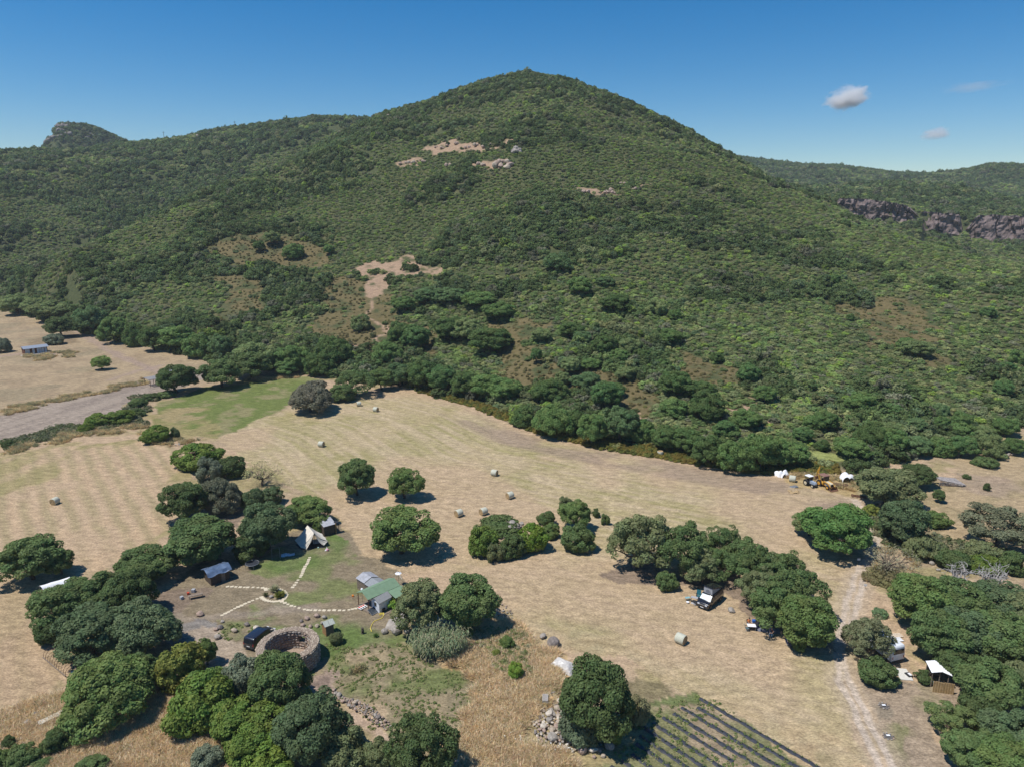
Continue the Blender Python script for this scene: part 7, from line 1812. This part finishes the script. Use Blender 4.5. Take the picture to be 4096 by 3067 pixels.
# ------------------------------------------------------------------ cliffs and rock outcrops
def cliff(label, px0, px1, seed):
    n = int((px1 - px0) * 1.8); m = 18
    rock_c = mat('cliff_rock', (0.175, 0.135, 0.125), 0.95, noise=0.5, scale=0.12, bump=1.0, bscale=0.6)
    az = np.array([az_tan((px0 + (px1 - px0) * i / n) * 4, 800)[0] for i in range(n + 1)])[:, None]
    f = np.linspace(0, 1, m + 1)[None, :]
    ct = np.interp(az, CLIFFZ[:, 0], CLIFFZ[:, 1]); cb = np.interp(az, CLIFFZ[:, 0], CLIFFZ[:, 2]) - 4
    i = np.arange(n + 1)[:, None]; e = np.minimum(1, np.minimum(i, n - i) / (n * 0.12)) ** 0.5
    x = np.sin(az) * CLIFF_R + 0 * f; ff = f + 0 * az
    blk = fbm(x / 11.0, ff * 2.2 + 3, seed, 3); fine = fbm(x / 3.0, ff * 7.0, seed + 5, 3); crack = np.abs(fbm(x / 6.0, ff * 0.9, seed + 9, 2) - 0.5)
    r = CLIFF_R - 9 - 4 * e + ff * 6 - 16 * (blk - 0.5) - 7 * (fine - 0.5) + np.where(crack < 0.05, 3.0, 0) + 6 * np.sin(ff * 3.14) * (blk - 0.35)
    z = cb + (ct + 1.5 - cb) * ff * (0.35 + 0.65 * e) + 1.6 * (fine - 0.5)
    V = np.stack([np.sin(az) * r, np.cos(az) * r, z], -1)
    back = np.concatenate([np.sin(az) * (CLIFF_R + 12), np.cos(az) * (CLIFF_R + 12), cb + (ct - cb) * (0.35 + 0.65 * e) - 1.5], 1)[:, None, :]
    V = np.concatenate([V, back], 1); k = m + 2; V = V.reshape(-1, 3)
    o0 = V[(n // 2) * k].copy(); V = V - o0
    g = Geo().add([tuple(v) for v in V], [(a * k + j, (a + 1) * k + j, (a + 1) * k + j + 1, a * k + j + 1) for a in range(n) for j in range(m + 1)])
    o = g.build('cliff', rock_c, None, fix=True, loc=o0); tag(o, label, 'cliff', kind='structure')
cliff('dark broken cliff band above the right flank of the hill', 829, 922, 3)
cliff('rounded cliff with a reddish cave in the right distance', 921, 967, 4)
cliff('massive blocky cliff at the right end of the cliff band', 970, 1060, 5)
def outcrop(label, crop, pts, seed, sc, mats_=(0, 2, 4)):
    rg = random.Random(seed); p0 = P(crop, *pts[0]); t = thing('rock_outcrop', label, 'rocks', p0)
    for q in pts:
        p = P(crop, *q)
        for k in range(3):
            s = sc * rg.uniform(0.5, 1.1)
            rock('stone', (p.x - p0.x + rg.uniform(-1, 1) * sc * .6, p.y - p0.y + rg.uniform(-1, 1) * sc * .4, p.z - p0.z), s, rg.choice(mats_), parent=t, tall=rg.uniform(0.9, 1.5), sink=0.2)
outcrop('jagged rock crag at the left end of the distant knob', 'I', [(470, 230), (490, 215), (510, 225), (465, 270), (480, 260), (400, 340), (430, 320), (460, 310), (500, 300), (540, 285), (390, 350)], 2, 9, (4, 4, 4))
outcrop('rocky patch on the flank of the distant knob', 'I', [(710, 300), (740, 290), (700, 320)], 3, 6, (4, 4))
outcrop('tan rock outcrops above the two cliffs of the main hill', 'O', [(620, 530), (680, 520), (740, 545), (800, 530), (850, 540), (900, 530), (540, 540), (580, 545)], 4, 2.6, (2, 2, 1))
outcrop('grey pinnacle on the upper main hill', 'O', [(1060, 570), (1075, 565), (1050, 575)], 5, 4.5, (0, 4))
outcrop('reddish cliff face on the upper main hill', 'O', [(920, 640), (940, 650), (965, 645), (990, 640), (1010, 655), (975, 675), (930, 665)], 6, 4.2, (2, 1))
outcrop('row of small reddish crags left of the cliff face', 'O', [(330, 645), (355, 640), (405, 640), (475, 632), (825, 650), (850, 655), (620, 660)], 7, 3.0, (2, 2, 1))
outcrop('scattered reddish rocks on the right shoulder of the main hill', 'O', [(1610, 825), (1640, 820), (1660, 830), (1720, 770), (1790, 805), (1490, 825)], 8, 2.6, (2, 2))
outcrop('small crag on the left skyline of the main hill', 'O', [(240, 345), (262, 340)], 9, 4, (2, 4))
outcrop('rocks scattered along the left ridge crest', 'I', [(1300, 350), (1340, 365), (1560, 305), (1600, 300)], 10, 4, (4, 2))

# ------------------------------------------------------------------ clouds, far outside the haze
def cloud(label, px, py, wpx, hpx, dist, seed, dens):
    x, y, z = ray(px * 4, py * 4); d = Vector((x, y, z)) ; c = Vector((0, 0, CAM_H)) + d * dist
    w = wpx / 709 * dist; h = hpx / 709 * dist
    bm = bmesh.new(); bmesh.ops.create_icosphere(bm, subdivisions=3, radius=1)
    me = bpy.data.meshes.new('cloud'); bm.to_mesh(me); bm.free()
    m, n, l = node_mat('cloud_vapour')
    out = n.new('ShaderNodeOutputMaterial'); pv = n.new('ShaderNodeVolumePrincipled'); l.new(pv.outputs[0], out.inputs['Volume'])
    pv.inputs['Color'].default_value = (1, 1, 1, 1); pv.inputs['Anisotropy'].default_value = 0.2
    tc = n.new('ShaderNodeTexCoord'); nz = n.new('ShaderNodeTexNoise'); nz.inputs['Scale'].default_value = 1.7; nz.inputs['Detail'].default_value = 5; nz.inputs['Roughness'].default_value = 0.6
    mp = n.new('ShaderNodeMapping'); mp.inputs['Location'].default_value = (seed * 3.1, seed, 0); l.new(tc.outputs['Object'], mp.inputs['Vector']); l.new(mp.outputs[0], nz.inputs['Vector'])
    ln = n.new('ShaderNodeVectorMath'); ln.operation = 'LENGTH'; l.new(tc.outputs['Object'], ln.inputs[0])
    mt = n.new('ShaderNodeMath'); mt.operation = 'MULTIPLY_ADD'; l.new(ln.outputs['Value'], mt.inputs[0]); mt.inputs[1].default_value = -0.62; mt.inputs[2].default_value = 0.08
    ad = n.new('ShaderNodeMath'); ad.operation = 'ADD'; l.new(nz.outputs[0], ad.inputs[0]); l.new(mt.outputs[0], ad.inputs[1])
    mr = n.new('ShaderNodeMapRange'); mr.inputs[1].default_value = 0.12; mr.inputs[2].default_value = 0.42; mr.inputs[3].default_value = 0; mr.inputs[4].default_value = dens; l.new(ad.outputs[0], mr.inputs[0])
    l.new(mr.outputs[0], pv.inputs['Density'])
    me.materials.append(m)
    o = link('cloud', me, None, c); o.scale = (w / 2, h / 2 * 1.3, h / 2); o.rotation_euler = (0, -0.12, 0); tag(o, label, 'cloud', kind='structure')
cloud('small white cumulus cloud over the right ridge', 847, 98, 56, 30, 6000, 1, 0.035)
cloud('wisp of white cloud low over the right ridge', 936, 134, 40, 17, 7000, 4, 0.016)
cloud('thin veil of grey cloud above the right ridge', 975, 87, 90, 16, 8000, 7, 0.0028)
# ------------------------------------------------------------------ the air
HZ = Geo().box(-1750, 1950, -260, 2160, -60, 262)
hz = HZ.build('haze', [], None)
m, n, l = node_mat('summer_haze')
out = n.new('ShaderNodeOutputMaterial'); pv = n.new('ShaderNodeVolumePrincipled'); l.new(pv.outputs[0], out.inputs['Volume'])
pv.inputs['Color'].default_value = (0.80, 0.88, 1.0, 1); pv.inputs['Density'].default_value = 0.00009; pv.inputs['Anisotropy'].default_value = 0.0
hz.data.materials.append(m); tag(hz, 'thin summer haze over the valley', 'haze', kind='stuff')
# ------------------------------------------------------------------ woodland, scrub, grass: what nobody could count
def point_instances(name, label, cat, pts, scl, rot, tint, idx, protos):
    coll = bpy.data.collections.new(name + '_kinds')
    for me in protos:
        o = bpy.data.objects.new(me.name, me)
        coll.objects.link(o)
    me = bpy.data.meshes.new(name)
    n = len(pts)
    me.vertices.add(n); me.vertices.foreach_set('co', np.asarray(pts, np.float32).ravel())
    a = me.attributes.new('size', 'FLOAT_VECTOR', 'POINT'); a.data.foreach_set('vector', np.asarray(scl, np.float32).ravel())
    a = me.attributes.new('turn', 'FLOAT_VECTOR', 'POINT'); a.data.foreach_set('vector', np.asarray(rot, np.float32).ravel())
    a = me.attributes.new('pick', 'INT', 'POINT'); a.data.foreach_set('value', np.asarray(idx, np.int32))
    a = me.attributes.new('tint', 'FLOAT_COLOR', 'POINT'); a.data.foreach_set('color', np.column_stack([tint, np.ones(n)]).astype(np.float32).ravel())
    o = link(name, me); tag(o, label, cat, kind='stuff')
    ng = bpy.data.node_groups.new(name, 'GeometryNodeTree')
    ng.interface.new_socket('Geometry', in_out='INPUT', socket_type='NodeSocketGeometry')
    ng.interface.new_socket('Geometry', in_out='OUTPUT', socket_type='NodeSocketGeometry')
    N = ng.nodes; L = ng.links
    gi = N.new('NodeGroupInput'); go = N.new('NodeGroupOutput')
    ci = N.new('GeometryNodeCollectionInfo'); ci.inputs['Collection'].default_value = coll; ci.inputs['Separate Children'].default_value = True; ci.inputs['Reset Children'].default_value = True
    ip = N.new('GeometryNodeInstanceOnPoints'); ip.inputs['Pick Instance'].default_value = True
    def na(nm, ty):
        x = N.new('GeometryNodeInputNamedAttribute'); x.data_type = ty; x.inputs['Name'].default_value = nm
        return x.outputs['Attribute']
    L.new(gi.outputs[0], ip.inputs['Points']); L.new(ci.outputs[0], ip.inputs['Instance'])
    L.new(na('pick', 'INT'), ip.inputs['Instance Index']); L.new(na('turn', 'FLOAT_VECTOR'), ip.inputs['Rotation']); L.new(na('size', 'FLOAT_VECTOR'), ip.inputs['Scale'])
    L.new(ip.outputs[0], go.inputs[0])
    md = o.modifiers.new('grow', 'NODES'); md.node_group = ng
    return o

def build_woodland():
    rng = np.random.default_rng(12)
    kinds = []
    for v in range(5):
        kinds.append(crown_mesh('wood%d' % v, 300 + v, LEAF_I, r=1.0, h=1.5, z0=-0.1, clumps=26, per=42, leaf=0.19, clump_r=(0.26, 0.42), zmin=-0.45)[0])
    for v in range(3):
        kinds.append(crown_mesh('woodx%d' % v, 320 + v, LEAF_I, r=1.0, h=1.5, z0=-0.1, clumps=14, per=26, leaf=0.30, clump_r=(0.34, 0.52), zmin=-0.4)[0])
    # candidates: jittered grid in plan, coarser with distance
    X = []; Y = []
    for r0, r1, st in ((130, 300, 1.9), (300, 520, 2.3), (520, 860, 3.0), (860, 2000, 4.6)):
        gx, gy = np.meshgrid(np.arange(-1400, 1500, st), np.arange(90, 1990, st))
        gx = gx.ravel() + rng.uniform(-.5, .5, gx.size) * st; gy = gy.ravel() + rng.uniform(-.5, .5, gy.size) * st
        r = np.hypot(gx, gy); a = np.arctan2(gx, gy)
        m = (r >= r0) & (r < r1) & (np.abs(a) < R(41.5))
        X.append(gx[m]); Y.append(gy[m])
    X = np.concatenate(X); Y = np.concatenate(Y)
    r = np.hypot(X, Y); a = np.arctan2(X, Y)
    br = np.interp(a, BASE[:, 0], BASE[:, 1])
    Z = terrain(X, Y)
    m = r > br + 1.0
    X, Y, r, a, Z, br = X[m], Y[m], r[m], a[m], Z[m], br[m]
    # hidden from the camera by the hill in front: leave out
    vis = np.ones(len(X), bool)
    for t in np.linspace(0.2, 0.985, 32):
        vis &= (CAM_H + (Z + 9 - CAM_H) * t) > terrain(X * t, Y * t)
    # and steep rock
    e = 2.0
    slope = np.hypot(terrain(X + e, Y) - terrain(X - e, Y), terrain(X, Y + e) - terrain(X, Y - e)) / (2 * e)
    vis &= slope < 1.5
    X, Y, r, a, Z, br = X[vis], Y[vis], r[vis], a[vis], Z[vis], br[vis]
    n = len(X)
    big = fbm(X / 42, Y / 42, 201, 3); mid = fbm(X / 15, Y / 15, 202, 3)
    # where tall trees stand: foot of the hill left of centre, upper slopes; low scrub on the right
    right = smooth(0.02, 0.30, a) * smooth(640, 480, r)
    tall = smooth(0.47, 0.60, big * 0.65 + mid * 0.35 + 0.045 - 0.12 * right + 0.05 * smooth(450, 700, r))
    far = smooth(450, 900, r)
    size = 0.95 + 1.7 * tall * rng.uniform(0.55, 1.1, n) + 0.5 * rng.random(n) + far * 0.5 + smooth(860, 900, r) * 1.2
    size *= np.where(rng.random(n) < 0.06, 1.35, 1.0)
    dens = np.ones(n); heath = np.zeros(n, bool); XJ = X + 22 * (fbm(X / 13, Y / 13, 63, 3) - 0.5); YJ = Y + 22 * (fbm(X / 13 + 60, Y / 13, 64, 3) - 0.5)
    W = 'W'
    for pts, d in (([(425, 548), (490, 512), (560, 500), (650, 522), (720, 545), (745, 572), (650, 578), (540, 572)], 0.30), ([(690, 620), (760, 590), (850, 620), (880, 680), (835, 745), (740, 762), (690, 740)], 0.40),
                   ([(1090, 700), (1165, 690), (1175, 760), (1190, 840), (1100, 860), (1080, 800)], 0.35), ([(1180, 795), (1300, 810), (1420, 850), (1430, 900), (1290, 885), (1190, 840)], 0.4), ([(1830, 640), (1960, 660), (2060, 740), (2010, 800), (1850, 720)], 0.45),
                   ([(1440, 760), (1560, 780), (1600, 820), (1480, 820)], 0.45), ([(900, 700), (960, 720), (960, 770), (900, 760)], 0.4), ([(470, 600), (560, 600), (560, 690), (480, 690)], 0.5)):
        ip = inpoly(XJ, YJ, poly_world(W, pts)); bigger = rng.random(n) < 0.10; dens[ip] = np.where(bigger[ip], d, 0.75); size[ip] = np.where(bigger[ip], np.minimum(size[ip], 1.5), 0.45 + 0.3 * rng.random(ip.sum())); heath |= ip & ~bigger
    for pts in ([(765, 582), (850, 549), (900, 556), (950, 575), (950, 592), (885, 590), (860, 612), (830, 640), (800, 636), (815, 600)], [(412, 716), (470, 703), (482, 712), (470, 727), (420, 729)], [(1575, 848), (1625, 868), (1660, 885), (1692, 922), (1650, 918), (1620, 890)],
                [(1383, 878), (1425, 898), (1415, 908), (1390, 895)], [(910, 318), (960, 305), (1090, 308), (1080, 322), (990, 330), (930, 326)], [(862, 350), (905, 348), (905, 362), (870, 362)], [(1035, 350), (1100, 345), (1112, 362), (1050, 366)], [(1262, 408), (1320, 402), (1325, 416), (1280, 418)]):
        dens[inpoly(XJ, YJ, poly_world(W, pts))] = 0.10
    for crop, pts in (('G', [(480, 420), (620, 400), (760, 430), (740, 500), (620, 500), (500, 470)]), ('I', [(1290, 312), (1380, 305), (1480, 318), (1440, 330), (1320, 325)]), ('I', [(1660, 262), (1800, 258), (1860, 228), (1960, 212), (1900, 240), (1800, 270)])):
        dens[inpoly(X, Y, poly_world(crop, pts))] = 0.05
    dens[dist_line(X, Y, [P(W, *p)[:2] for p in [(830, 600), (815, 632), (803, 650), (806, 665), (818, 690), (816, 712), (822, 735)]]) < 2.2] = 0.0
    # strip of bracken along the field rim is grown separately
    rim = (r - br < 7) & (a > R(-9)) & (a < R(27))
    dens[rim] = 0.12
    # thin out where bushes are wide
    dens *= np.clip(1.55 / size, 0.2, 1.0) ** 1.4 * (1 + 0.9 * smooth(820, 900, r)) * (1 - 0.15 * smooth(0.5, 0.7, mid) * (1 - tall))
    k = rng.random(n) < dens
    X, Y, Z, r, a, size, tall, big, mid, br, dn, heath = X[k], Y[k], Z[k], r[k], a[k], size[k], tall[k], big[k], mid[k], br[k], dens[k], heath[k]
    n = len(X)
    pal = np.array([DK, MG, OL, (0.105, 0.135, 0.045), BL, (0.125, 0.130, 0.055), (0.095, 0.095, 0.060), (0.12, 0.16, 0.035)])
    pt = np.array([0.40, 0.25, 0.10, 0.03, 0.14, 0.02, 0.05, 0.01]); ps = np.array([0.07, 0.20, 0.20, 0.19, 0.04, 0.17, 0.08, 0.05])
    u = rng.random(n)
    pk = np.where(tall > 0.5, np.searchsorted(np.cumsum(pt), u), np.searchsorted(np.cumsum(ps), u)).clip(0, 7)
    tint = pal[pk] * LEAFGAIN * (rng.uniform(0.75, 1.25, n) * np.where(tall > 0.5, 1.0, 1.28) * (0.85 + 0.3 * fbm(X / 30, Y / 30, 210, 2)))[:, None]
    tint = tint * np.array([0.98, 1.0, 0.98])
    tint = np.where(heath[:, None], tint * 0.3 + np.array([0.25, 0.195, 0.085]) * 0.8, tint)
    scl = np.column_stack([size * rng.uniform(0.85, 1.15, n), size * rng.uniform(0.85, 1.15, n), size * rng.uniform(0.75, 1.1, n) * (0.72 + 0.38 * tall)])
    rot = np.column_stack([rng.normal(0, 0.07, n), rng.normal(0, 0.07, n), rng.uniform(0, 6.28, n)])
    idx = np.where(r < 520, rng.integers(0, 5, n), rng.integers(5, 8, n))
    print('WOODLAND', n)
    point_instances('woodland', 'dense evergreen wood and scrub covering the hillsides', 'woodland', np.column_stack([X, Y, Z - 0.15 * size]), scl, rot, tint, idx, kinds)
    # bracken rim along the hay field
    m = 1500
    aa = rng.uniform(R(-8), R(26), m); rb = np.interp(aa, BASE[:, 0], BASE[:, 1]) + rng.uniform(0.0, 6.0, m)
    bx, by = np.sin(aa) * rb, np.cos(aa) * rb
    low = crown_mesh('brackenk', 350, LEAF_I, r=1.0, h=0.9, z0=0, clumps=16, per=30, leaf=0.22, clump_r=(0.25, 0.4), zmin=-0.2)[0]
    s = rng.uniform(0.6, 1.15, m)
    bt = np.where(rng.random(m)[:, None] < 0.6, np.array([0.26, 0.215, 0.05]), np.array([0.17, 0.19, 0.045])) * rng.uniform(0.8, 1.2, m)[:, None]
    point_instances('bracken', 'ochre-green bracken rim between hay field and hill wood', 'bracken', np.column_stack([bx, by, terrain(bx, by)]), np.column_stack([s, s, s * rng.uniform(0.8, 1.3, m)]), np.column_stack([np.zeros(m), np.zeros(m), rng.uniform(0, 6, m)]), bt, np.zeros(m, int), [low])
build_woodland()

def tuft_mesh(name, seed, n, hgt, spread, width):
    rng = np.random.default_rng(seed)
    a = rng.uniform(0, 6.28, n); q = rng.uniform(0, spread, n)
    base = np.column_stack([np.cos(a) * q, np.sin(a) * q, np.zeros(n) - 0.02])
    lean = rng.normal(0, 0.6, (n, 2)) * hgt
    hh = hgt * rng.uniform(0.5, 1.1, n)
    tip = base + np.column_stack([lean, hh])
    b = rng.uniform(0, 6.28, n); w = np.column_stack([np.cos(b), np.sin(b), np.zeros(n)]) * width
    mid_ = base * 0.45 + tip * 0.55 + np.array([0, 0, 0.08 * hgt])
    v = np.stack([base - w, base + w, mid_ + w * 0.9, tip, mid_ - w * 0.9], 1).reshape(-1, 3)
    k = np.arange(n) * 5
    me = mesh_np(name, v, np.column_stack([k, k + 1, k + 2, k + 4]), np.column_stack([k + 4, k + 2, k + 3]))
    at = me.color_attributes.new('leaf', 'FLOAT_COLOR', 'POINT')
    c = np.repeat(np.column_stack([rng.random((n, 2)), np.zeros(n), np.ones(n)]), 5, 0)
    at.data.foreach_set('color', c.astype(np.float32).ravel())
    me.materials.append(LEAF_I)
    return me

def scatter(polys, n, seed):
    """n points spread evenly over plan polygons"""
    rng = np.random.default_rng(seed)
    out = []
    areas = []
    pw = [poly_world(c, p) for c, p in polys]
    for p in pw:
        areas.append(abs(0.5 * np.sum(p[:, 0] * np.roll(p[:, 1], -1) - np.roll(p[:, 0], -1) * p[:, 1])))
    for p, ar in zip(pw, areas):
        k = int(n * ar / sum(areas)); c = 0; acc = []
        while c < k:
            x = rng.uniform(p[:, 0].min(), p[:, 0].max(), k * 3); y = rng.uniform(p[:, 1].min(), p[:, 1].max(), k * 3)
            m = inpoly(x + 7 * (fbm(x / 4, y / 4, 5, 3) - 0.5), y + 7 * (fbm(x / 4 + 30, y / 4, 6, 3) - 0.5), p); acc.append(np.column_stack([x[m], y[m]])); c += m.sum()
        out.append(np.concatenate(acc)[:k])
    q = np.concatenate(out)
    return q[:, 0], q[:, 1], rng

def grass(name, label, cat, polys, n, seed, pal, prob, protos, s0, s1, clump=None):
    x, y, rng = scatter(polys, n, seed)
    if clump:
        k = fbm(x / clump, y / clump, seed, 3) > 0.47; x, y = x[k], y[k]
    n = len(x)
    s = rng.uniform(s0, s1, n); pal = np.array(pal)
    t = pal[np.searchsorted(np.cumsum(prob), rng.random(n)).clip(0, len(pal) - 1)] * rng.uniform(0.8, 1.2, n)[:, None]
    point_instances(name, label, cat, np.column_stack([x, y, terrain(x, y)]), np.column_stack([s, s, s]), np.column_stack([np.zeros(n), np.zeros(n), rng.uniform(0, 6.28, n)]), t, rng.integers(0, len(protos), n), protos)

TUFT = [tuft_mesh('tuft%d' % v, 400 + v, 34, 0.62, 0.34, 0.03) for v in range(3)]
WEED = [crown_mesh('weed%d' % v, 420 + v, LEAF_I, r=0.5, h=0.45, z0=0.0, clumps=9, per=16, leaf=0.16, clump_r=(0.3, 0.5), zmin=-0.2)[0] for v in range(3)]
def umbel():
    v = []; f = []
    n = 8
    v = [(0, 0, 0.8)] + [(0.11 * math.cos(6.283 * k / n), 0.11 * math.sin(6.283 * k / n), 0.77) for k in range(n)]
    me = mesh_np('umbel', np.array(v), None, np.array([(0, 1 + k, 1 + (k + 1) % n) for k in range(n)]))
    at = me.color_attributes.new('leaf', 'FLOAT_COLOR', 'POINT'); at.data.foreach_set('color', np.full((n + 1) * 4, 0.5, np.float32))
    me.materials.append(LEAF_I)
    return me
UMBEL = umbel()
gold_polys = [('B', [(-100, 1130), (480, 1040), (640, 1180), (1240, 1110), (1330, 950), (1500, 900), (1480, 1100), (1600, 1330), (1900, 1450), (2100, 1640), (-100, 1640)]),
              ('D', [(1500, 690), (1660, 610), (1780, 450), (2020, 340), (2200, 480), (2540, 620), (2560, 760), (2490, 950), (2330, 1000), (2200, 1150), (2250, 1400), (2560, 1542), (2300, 1640), (1560, 1640), (1650, 1300), (1850, 1050), (1900, 880)])]
GP = [(0.84, 0.66, 0.40), (0.70, 0.53, 0.30), (0.92, 0.79, 0.55), (0.42, 0.39, 0.20), (0.56, 0.42, 0.26)]
grass('dry_grass', 'tall golden dry grass along the lower slopes', 'grass', gold_polys, 13000, 7, GP, (0.34, 0.27, 0.2, 0.08, 0.11), TUFT, 0.7, 1.35)
grass('field_margin_grass', 'tufts of dry grass along the hedges and field margins', 'grass',
      [('A', [(1180, 220), (1460, 330), (1700, 310), (1640, 350), (1450, 400), (1150, 330)]), ('J', [(0, 1390), (300, 1330), (600, 1260), (1150, 1190), (1180, 1230), (620, 1310), (300, 1390), (0, 1440)]), ('J', [(0, 1080), (560, 960), (1160, 830), (1180, 880), (600, 1000), (0, 1130)]), ('J', [(180, 650), (600, 610), (600, 660), (200, 700)]),
       ('G', [(520, 600), (860, 640), (900, 760), (700, 720)]), ('G', [(230, 600), (520, 600), (500, 640), (240, 630)]), ('G', [(1050, 1200), (1250, 1180), (1400, 1350), (1260, 1420), (1120, 1400), (1000, 1480), (930, 1480)]), ('D', [(770, 850), (850, 780), (960, 640), (1000, 660), (880, 820), (800, 880)]), ('K', [(-20, 1240), (420, 1205), (430, 1235), (-20, 1265)])],
      4200, 8, [(0.70, 0.56, 0.30), (0.42, 0.38, 0.20), (0.28, 0.29, 0.16), (0.60, 0.44, 0.24)], (0.4, 0.2, 0.2, 0.2), TUFT, 0.8, 1.6, 3)
grass('weeds', 'low green weeds on lawn, terrace and vegetable plot', 'weeds',
      [('D', [(520, 680), (820, 560), (1250, 520), (1420, 640), (1900, 880), (1700, 1300), (1500, 1542), (1150, 1542), (1120, 1250), (700, 930)]), ('F', [(900, 1600), (1100, 1280), (1240, 1120), (1600, 960), (2300, 1400), (2600, 1640)]), ('D', [(530, 500), (640, 500), (840, 560), (820, 640), (540, 680)]),
       ('D', [(1850, 480), (2100, 430), (2300, 560), (2250, 760), (2150, 860), (1950, 720)]), ('B', [(1700, 400), (2000, 380), (2250, 430), (2000, 520), (1760, 480)])],
      3600, 9, [(0.22, 0.29, 0.09), (0.28, 0.32, 0.12), (0.34, 0.33, 0.16), (0.17, 0.24, 0.07)], (0.3, 0.3, 0.25, 0.15), WEED, 0.15, 0.5, 1.2)
grass('hedge_weeds', 'grey-green weeds of the low hedge between ploughed strip and mown field', 'weeds',
      [('J', [(0, 1340), (200, 1300), (420, 1230), (620, 1190), (640, 1260), (400, 1320), (200, 1370), (0, 1420)]), ('J', [(780, 1190), (1180, 1120), (1190, 1200), (800, 1250)]), ('J', [(1050, 980), (1180, 960), (1200, 1130), (1080, 1170)]), ('G', [(910, 850), (1040, 860), (1120, 1130), (1240, 1180), (1180, 1200), (1040, 1120)]), ('G', [(1250, 1150), (1500, 1100), (2100, 1250), (2180, 1400), (1500, 1340)])],
      1500, 10, [(0.19, 0.21, 0.12), (0.15, 0.18, 0.08), (0.28, 0.25, 0.14), (0.12, 0.155, 0.06)], (0.35, 0.3, 0.2, 0.15), WEED, 0.9, 2.0)

grass('rank_weeds', 'rank green weeds and thistles below the cane thicket', 'weeds', [('D', [(1780, 520), (1900, 440), (2100, 430), (2300, 560), (2330, 640), (2250, 760), (2180, 880), (2020, 800), (1930, 660)])], 700, 13,
      [(0.17, 0.21, 0.07), (0.24, 0.26, 0.10), (0.34, 0.33, 0.18), (0.13, 0.17, 0.05)], (0.35, 0.3, 0.2, 0.15), WEED, 0.6, 1.5)
grass('white_umbels', 'white flower heads of wild carrot in the dry grass', 'flowers', [('d3', [(30, 720), (220, 700), (450, 740), (620, 790), (560, 880), (330, 860), (150, 830)]), ('d5', [(60, 540), (380, 560), (400, 720), (80, 760), (20, 640)]), ('D', [(2050, 1140), (2220, 1180), (2212, 1450), (2080, 1380)])], 80, 14, [(0.95, 0.95, 0.9)], (1.0,), [UMBEL], 0.35, 0.75)
